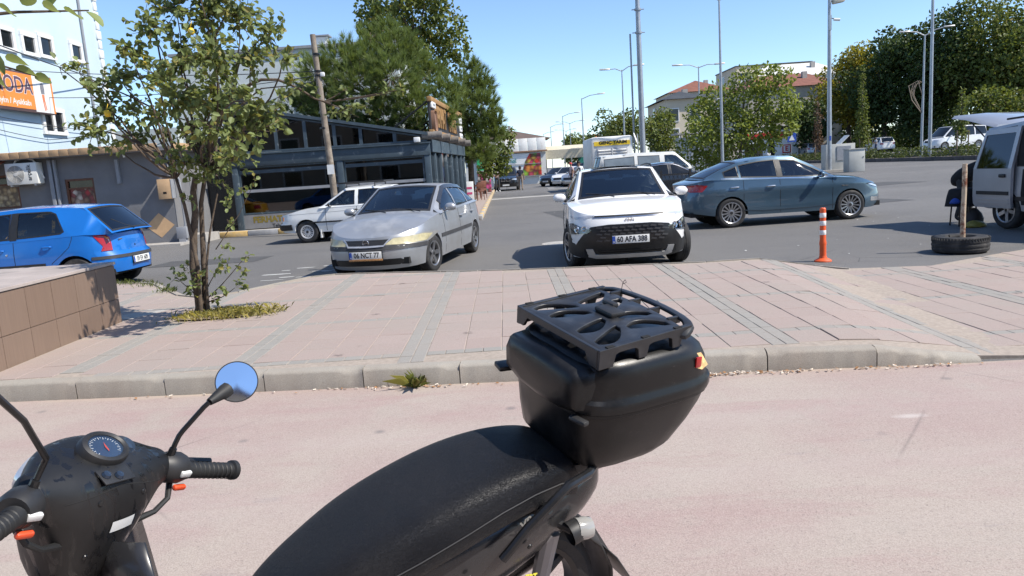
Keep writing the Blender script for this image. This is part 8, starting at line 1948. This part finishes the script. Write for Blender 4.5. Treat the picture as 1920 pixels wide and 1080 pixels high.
# dark SUV facing down the street
r, c = quick('dark_suv', 'dark SUV with large kidney grille facing down the side street', (.15, 58.6), 268, 'suv', PB)
for s_ in (-1, 1): MB().box((2.385, .19*s_, .82), (.03, .3, .26), None, .02).build('kidney_grille', M_CHROME, r); MB().box((2.40, .19*s_, .82), (.02, .24, .2)).build('grille_opening', M_BLK, r, smooth=False)
for k, (x, y, th, kd, p, lab) in enumerate(((4.5, 62.5, 236, 'sedan', PB, 'dark car nearest the market in the angled parking row'), (5.2, 60.2, 236, 'hatch', PW, 'white hatchback second in the angled parking row'), (5.9, 57.6, 236, 'sedan', PS, 'silver grey car third in the angled parking row'), (6.9, 54.8, 236, 'sedan', PW, 'white sedan nearest in the angled parking row'))):
    quick('parked_car', lab, (x, y), th, kd, p, 'cars in the angled parking row')
for k, (x, y, th, kd, p, lab) in enumerate(((9.5, 72, 250, 'hatch', PW, 'white hatchback far behind the parking row'), (12.2, 74, 250, 'sedan', PW, 'white sedan far behind the parking row'), (9.0, 84, 255, 'suv', PW, 'white SUV in the distance below the market screen'), (11.5, 90, 260, 'sedan', PS, 'silver sedan in the distance near the first lamp'), (10, 100, 262, 'van', PW, 'white van in the distance down the road'), (12.5, 108, 262, 'suv', PW, 'white SUV farthest down the road'))):
    quick('distant_car', lab, (x, y), th, kd, p, 'cars far down the road')
r, c = quick('black_car', 'black sedan with chrome window line behind the white crossover', (6.05, 28.0), 4, 'sedan', PB)
for s_ in (1, -1):
    fs, ns = c.sidef(s_); xs = np.linspace(-1.5, .95, 14); c.patch([(x, c.re(x)[1]-.055) for x in xs]+[(x, c.re(x)[1]-.035) for x in xs[::-1]], M_CHROME, 'chrome_line', .008, .006, None, .14, fs, ns)
r, c = quick('yellow_car', 'yellow car behind the blue hatchback before the kiosk', (-12.0, 18.3), 180, 'sedan', PY, None, .88)
# white minibus
r = thing('minibus', 'old white minibus with grey windows parked before the box truck', 'minibus', (6.42, 35.2, 0), rad(4))
WB = paint('paint_cream', (.72, .71, .66), .0, .45, .5)
c = Car(r, dict(L=4.6, W=1.8, wb=2.45, fo=1.0, wr=.33, ar=.37, planf=(12, 4), planr=(14, 5), sill=[(-2.3, .34), (2.3, .32)], belt=[(-2.3, 1.12), (1.3, 1.12), (2.3, 1.06)],
    offf=[(.3, .05), (.6, 0), (1.1, .06)], offr=[(.3, .04), (.6, 0), (1.1, .04)], offs=[(.3, .04), (.7, 0), (1.1, .02)], cowl=2.05, tail=-2.2, hcrown=.02, wtop=1.35, rtop=-2.05,
    edge=[(-2.24, .82, 1.12), (-2.05, .74, 1.84), (-.5, .76, 1.90), (1.35, .74, 1.86), (2.2, .80, 1.09)]), WB)
c.shell(8); GG = mat('hazy_pane', (.17, .20, .22), .12, 0, .15, 3); c.greenhouse([win(c, -1.95, -.55, hi=.12, glass=GG), win(c, -.4, .62, hi=.12, glass=GG), win(c, .85, 1.95, hi=.12)], interior=True, rw_gl=M_DGLASS, ws_gl=G_MID)
c.wheels(rim_spokes(6, .05, M_WHITE))
for s_, k in ((1, 'l'), (-1, 'r')): c.strip([(c.sig(k, -2.0), .98), (c.sig(k, 0), .98), (c.sig(k, 1.9), .98)], .02, MATS['paint_shadowline'], 'waist_line', .004); c.mirror(1.75, 1.2, s_, M_BLK, (.08, .16, .2), .1)
c.seams([.72, 1.75, -.48], .3)
# box truck with louvred rear
bt = thing('box_truck', 'white box truck with yellow lettered band and louvred rear panel', 'truck', (6.35, 44.0, 0), rad(0)); BW = mat('truck_white', (.74, .74, .71), .5, 0, .06, 2)
MB().box((0, 2.4, 1.95), (2.45, 4.6, 2.25), None, .16).build('box_body', BW, bt); 
MB().box((0, .07, 1.75), (1.75, .06, 1.35)).build('louvre_frame', mat('louvre_grey', (.5, .5, .52), .5), bt, smooth=False)
for k in range(8):
    for s_ in (-.43, .43): MB().box((s_, .02, 1.22+k*.15), (.78, .09, .07), Matrix.Rotation(.5, 3, 'X')).build('louvre', M_WHITE, bt, smooth=False)
MB().box((0, .02, 1.75), (.05, .1, 1.32)).build('mullion', M_WHITE, bt, smooth=False)
yb = MB().box((0, .075, 2.68), (2.1, .03, .24)).build('yellow_band', mat('band_yellow', (.8, .55, .03), .5), bt, smooth=False); text('GENÇ TARIM', .24, M_PLTXT, frame((.05, .055, 2.72), (1, 0, 0), (0, 0, 1)), yb, 'lettering', .01, .003, 1.15)
MB().box((0, 5.5, 1.35), (2.1, 1.5, 1.9), None, .15).build('cab', BW, bt)
for y in (1.0, 5.4):
    for s_ in (-1, 1): MB().lathe([(0, -.13), (.3, -.13), (.42, -.12), (.45, -.06), (.45, .06), (.42, .12), (0, .13)], 24, Matrix.Translation((s_*.95, y, .45)) @ Matrix.Rotation(math.pi/2, 4, 'Y')).build('wheel', M_TYRE, bt)
MB().box((0, 2.6, .72), (1.0, 5.2, .2)).build('chassis', M_UNDER, bt, smooth=False)
# traffic beyond the median
for k, (x, y, th, kd, p, lab) in enumerate(((41.4, 69.5, 190, 'van', PW, 'large white van with dark windows beyond the hedge'), (43.2, 87, 88, 'suv', PW, 'white SUV seen from behind beyond the median hedge'), (40.4, 100, 85, 'suv', PS, 'grey SUV beyond the slim brown median tree'), (39.6, 93, 87, 'sedan', PB, 'dark sedan beyond the hedge beside the camera mast'), (43.6, 99, 60, 'sedan', PB, 'dark car parked left of the white SUV under the trees'), (41.0, 108, 86, 'hatch', PW, 'white hatchback in front of the supermarket'), (39.5, 116, 80, 'sedan', PB, 'dark sedan in front of the supermarket sign'))):
    r, c = quick('road_car' if kd != 'van' else 'white_van', lab, (x, y), th, kd, p, 'traffic beyond the median', 1.0 if kd != 'van' else 1.12, True, 'car' if kd != 'van' else 'van')
    r.location.z = .68 if x > 38.5 else 0
# ------------------------------------------------------------------ people
SKIN = mat('skin', (.36, .22, .16), .6, 0, .08, 10); HAIR = mat('hair', (.02, .016, .013), .8)
def person(label, loc, rz, J, shirt, trousers, shoes=None, sleeve=.5, hair=HAIR, cap=None, extra=None):
    """J: joint positions; the body is grown with a Skin modifier as one surface, cloth colours follow the bones"""
    t = thing('person', label, 'person', loc, rz)
    V, R, E, tagl = [], [], [], []
    idx = {}
    def add(n, p, r, par=None, cl='shirt'):
        idx[n] = len(V); V.append(Vector(p)); R.append(r)
        if par is not None: E.append((idx[par], idx[n])); tagl.append(cl)
    j = J
    add('pelvis', j['pelvis'], .13); add('belly', Vector(j['pelvis']).lerp(Vector(j['chest']), .45), .135, 'pelvis'); add('chest', j['chest'], .15, 'belly'); add('neck', j['neck'], .058, 'chest'); add('head0', Vector(j['neck']).lerp(Vector(j['head']), .45), .07, 'neck', 'skin'); add('head', j['head'], .098, 'head0', 'skin')
    top = Vector(j['head'])+(Vector(j['head'])-Vector(j['neck'])).normalized()*.07; add('crown', top, .08, 'head', 'skin')
    hd = (Vector(j.get('face', (1, 0, 0)))).normalized(); add('nose', Vector(j['head'])+hd*.105-Vector((0, 0, .01)), .016, 'head', 'skin')
    for s, k in ((1, 'l'), (-1, 'r')):
        sh = j['sh'+k]; add('sh'+k, sh, .075, 'chest'); add('up'+k, Vector(sh).lerp(Vector(j['el'+k]), .55), .055, 'sh'+k); add('el'+k, j['el'+k], .045, 'up'+k, 'shirt' if sleeve > .5 else 'skin'); add('wr'+k, j['ha'+k], .032, 'el'+k, 'shirt' if sleeve > .9 else 'skin')
        d = (Vector(j['ha'+k])-Vector(j['el'+k])).normalized(); palm = Vector(j['ha'+k])+d*.07; add('pa'+k, palm, .034, 'wr'+k, 'skin')
        sd = d.cross(Vector((0, 0, 1))); sd = sd.normalized() if sd.length > .1 else Vector((0, 1, 0))
        for q, (o, L) in enumerate(((-.03, .06), (-.01, .075), (.01, .07), (.03, .055))): add('f%s%d' % (k, q), palm+d*L+sd*o-Vector((0, 0, .012)), .009, 'pa'+k, 'skin')
        add('th'+k, Vector(j['ha'+k])+d*.05+sd*.055*s, .010, 'wr'+k, 'skin')
        add('hip'+k, j['hip'+k], .095, 'pelvis', 'trs'); add('thm'+k, Vector(j['hip'+k]).lerp(Vector(j['kn'+k]), .5), .085, 'hip'+k, 'trs'); add('kn'+k, j['kn'+k], .064, 'thm'+k, 'trs'); add('an'+k, j['an'+k], .05, 'kn'+k, 'trs')
        fd = Vector(j.get('foot'+k, (1, 0, 0))); add('to'+k, Vector(j['an'+k])+fd*.17-Vector((0, 0, .045)), .042, 'an'+k, 'shoe')
    me = bpy.data.meshes.new('body'); me.from_pydata([v[:] for v in V], E, []); o = bpy.data.objects.new('body', me); COL.objects.link(o)
    o.modifiers.new('skin', 'SKIN'); sv = me.skin_vertices[0].data
    for i, r_ in enumerate(R): sv[i].radius = (r_, r_); sv[i].use_root = (i == 0)
    o.modifiers['skin'].use_smooth_shade = True; sb = o.modifiers.new('sub', 'SUBSURF'); sb.levels = sb.render_levels = 1
    bpy.context.view_layer.update(); m2 = bpy.data.meshes.new_from_object(o.evaluated_get(bpy.context.evaluated_depsgraph_get())); bpy.data.objects.remove(o)
    names = ['shirt', 'trs', 'skin', 'shoe']; m2.materials.clear()
    for m_ in (shirt, trousers, SKIN, shoes or M_BLK): m2.materials.append(m_)
    segs = [(V[a], V[b_], (V[b_]-V[a]).length_squared, names.index(c_)) for (a, b_), c_ in zip(E, tagl)]
    for p in m2.polygons:
        c_ = p.center; best = (9, 0)
        for a, b_, L, k in segs:
            tt = max(0, min(1, (c_-a).dot(b_-a)/max(1e-9, L))); d = (a+(b_-a)*tt-c_).length
            if d < best[0]: best = (d, k)
        p.material_index = best[1]; p.use_smooth = True
    bo_ = bpy.data.objects.new('body', m2); COL.objects.link(bo_); bo_.parent = t
    h = Vector(j['head']); up = (top-h).normalized()
    fm_ = frame(h+up*.015-hd*.012, hd.cross(up)*-1, hd)   # z axis roughly up
    hm = Matrix(((hd.x, up.cross(hd).x, up.x, h.x-hd.x*.012), (hd.y, up.cross(hd).y, up.y, h.y-hd.y*.012), (hd.z, up.cross(hd).z, up.z, h.z-hd.z*.012), (0, 0, 0, 1)))
    MB().lathe([(0, .165), (.05, .158), (.09, .125), (.112, .07), (.112, .03)], 16, hm).build('hair' if not cap else 'cap', hair if not cap else cap, t)
    MB().lathe([(.113, .03), (.108, -.03), (.09, -.07)], 16, hm @ Matrix.Translation((-.02, 0, 0)) @ Matrix.Diagonal((.95, .98, 1, 1))).build('hair_back', hair, t) if not cap else MB().prism([(.08, -.07), (.18, -.05), (.2, 0), (.18, .05), (.08, .07)], 'z', .05, .06).xf(hm).build('cap_peak', cap, t)
    for s in (1, -1): MB().lathe([(0, .004), (.008, .002), (.009, 0)], 8, hm @ Matrix.Translation((.108, .035*s, .012)) @ Matrix.Rotation(math.pi/2, 4, 'Y')).build('eye', M_SEAM, t); MB().lathe([(0, .012), (.02, .008), (.028, 0)], 8, hm @ Matrix.Translation((0, .098*s, 0)) @ Matrix.Rotation(-s*math.pi/2, 4, 'X')).build('ear', SKIN, t)
    return t
def stand(stride=.12, arm=None, h=1.0, face=(1, 0, 0)):
    J = dict(pelvis=(0, 0, .98), chest=(.01, 0, 1.30), neck=(.02, 0, 1.49), head=(.045, 0, 1.62), face=face,
        shl=(0, .19, 1.40), shr=(0, -.19, 1.40), ell=(-.03, .25, 1.12), elr=(.0, -.25, 1.12), hal=(.06, .26, .88), har=(.08, -.26, .88),
        hipl=(0, .1, .92), hipr=(0, -.1, .92), knl=(stride*.6+.02, .11, .5), knr=(-stride*.3+.03, -.11, .5), anl=(stride, .11, .09), anr=(-stride, -.11, .09))
    if arm == 'phone': J.update(ell=(.05, .24, 1.12), elr=(.05, -.24, 1.12), hal=(.26, .05, 1.22), har=(.26, -.07, 1.20), head=(.075, 0, 1.60), face=(1, 0, -.5))
    return J
CL = lambda n, c_: mat('cloth_'+n, c_, .9, 0, .12, 12, .2, 60)
p1 = person('man in grey T-shirt and dark trousers looking at his phone on the street', (-.55, 54.4, 0), rad(-70), stand(.05, 'phone'), CL('grey', (.30, .27, .27)), CL('charcoal', (.05, .05, .05)), M_WHITE)
ph = tag(MB().box((0, 0, 0), (.012, .075, .15), None, .004).build('phone', M_BLK), 'phone held by the man in the grey T-shirt', 'phone'); ph.location = (-.37, 54.08, 1.27)
person('man in navy shirt and khaki trousers walking away from the camera', (1.15, 55.2, 0), rad(85), stand(.14), CL('navy', (.025, .028, .05)), CL('khaki', (.25, .19, .14)))
person('man in red cap and pale pink shirt walking by the parked cars', (4.75, 53.4, 0), rad(200), stand(.12), CL('pink', (.6, .45, .43)), CL('navytrousers', (.03, .03, .04)), None, .5, HAIR, mat('cap_red', (.5, .04, .04), .7))
person('dark haired person in a white shirt behind the white crossover roof', (4.2, 42.5, 0), rad(260), stand(.05), CL('white', (.68, .68, .68)), CL('jeans', (.05, .07, .12)))
person('person in a white shirt on the far side of the median by the supermarket', (32.6, 93, 0), rad(100), stand(.1), CL('white', (.68, .68, .68)), CL('charcoal', (.05, .05, .05)))
person('person in a pale shirt bending over a cart beyond the hedge', (41.4, 84, .68), rad(180), stand(.1, 'phone'), CL('pale', (.55, .55, .53)), CL('jeans', (.05, .07, .12)))
JB = dict(pelvis=(-.18, 0, .88), chest=(.22, 0, 1.02), neck=(.40, 0, 1.06), head=(.53, 0, 1.04), face=(.8, 0, -.6), shl=(.30, .19, 1.04), shr=(.30, -.19, 1.04), ell=(.36, .23, .76), elr=(.36, -.23, .76), hal=(.46, .18, .56), har=(.46, -.18, .56),
    hipl=(-.18, .1, .84), hipr=(-.18, -.1, .84), knl=(-.06, .12, .47), knr=(-.10, -.12, .47), anl=(-.16, .12, .09), anr=(-.22, -.12, .09))
pp = person('person in a dark vest and teal sleeves leaning into the van boot', (8.72, 14.0, 0), rad(-60), JB, CL('teal', (.10, .17, .18)), CL('charcoal', (.05, .05, .05)), None, 1.0)
vest = MB().loft([[Vector((x, w*math.cos(a), zc+h_*math.sin(a))) for a in np.linspace(0, 6.28, 15)[:-1]] for x, w, zc, h_ in ((-.37, .05, .80, .04), (-.34, .13, .80, .11), (-.26, .18, .83, .16), (-.12, .195, .90, .17), (.05, .20, .97, .17), (.25, .20, 1.03, .15), (.33, .13, 1.05, .1), (.36, .05, 1.06, .04))]).build('vest', CL('black', (.012, .012, .014)), pp, ang=80)
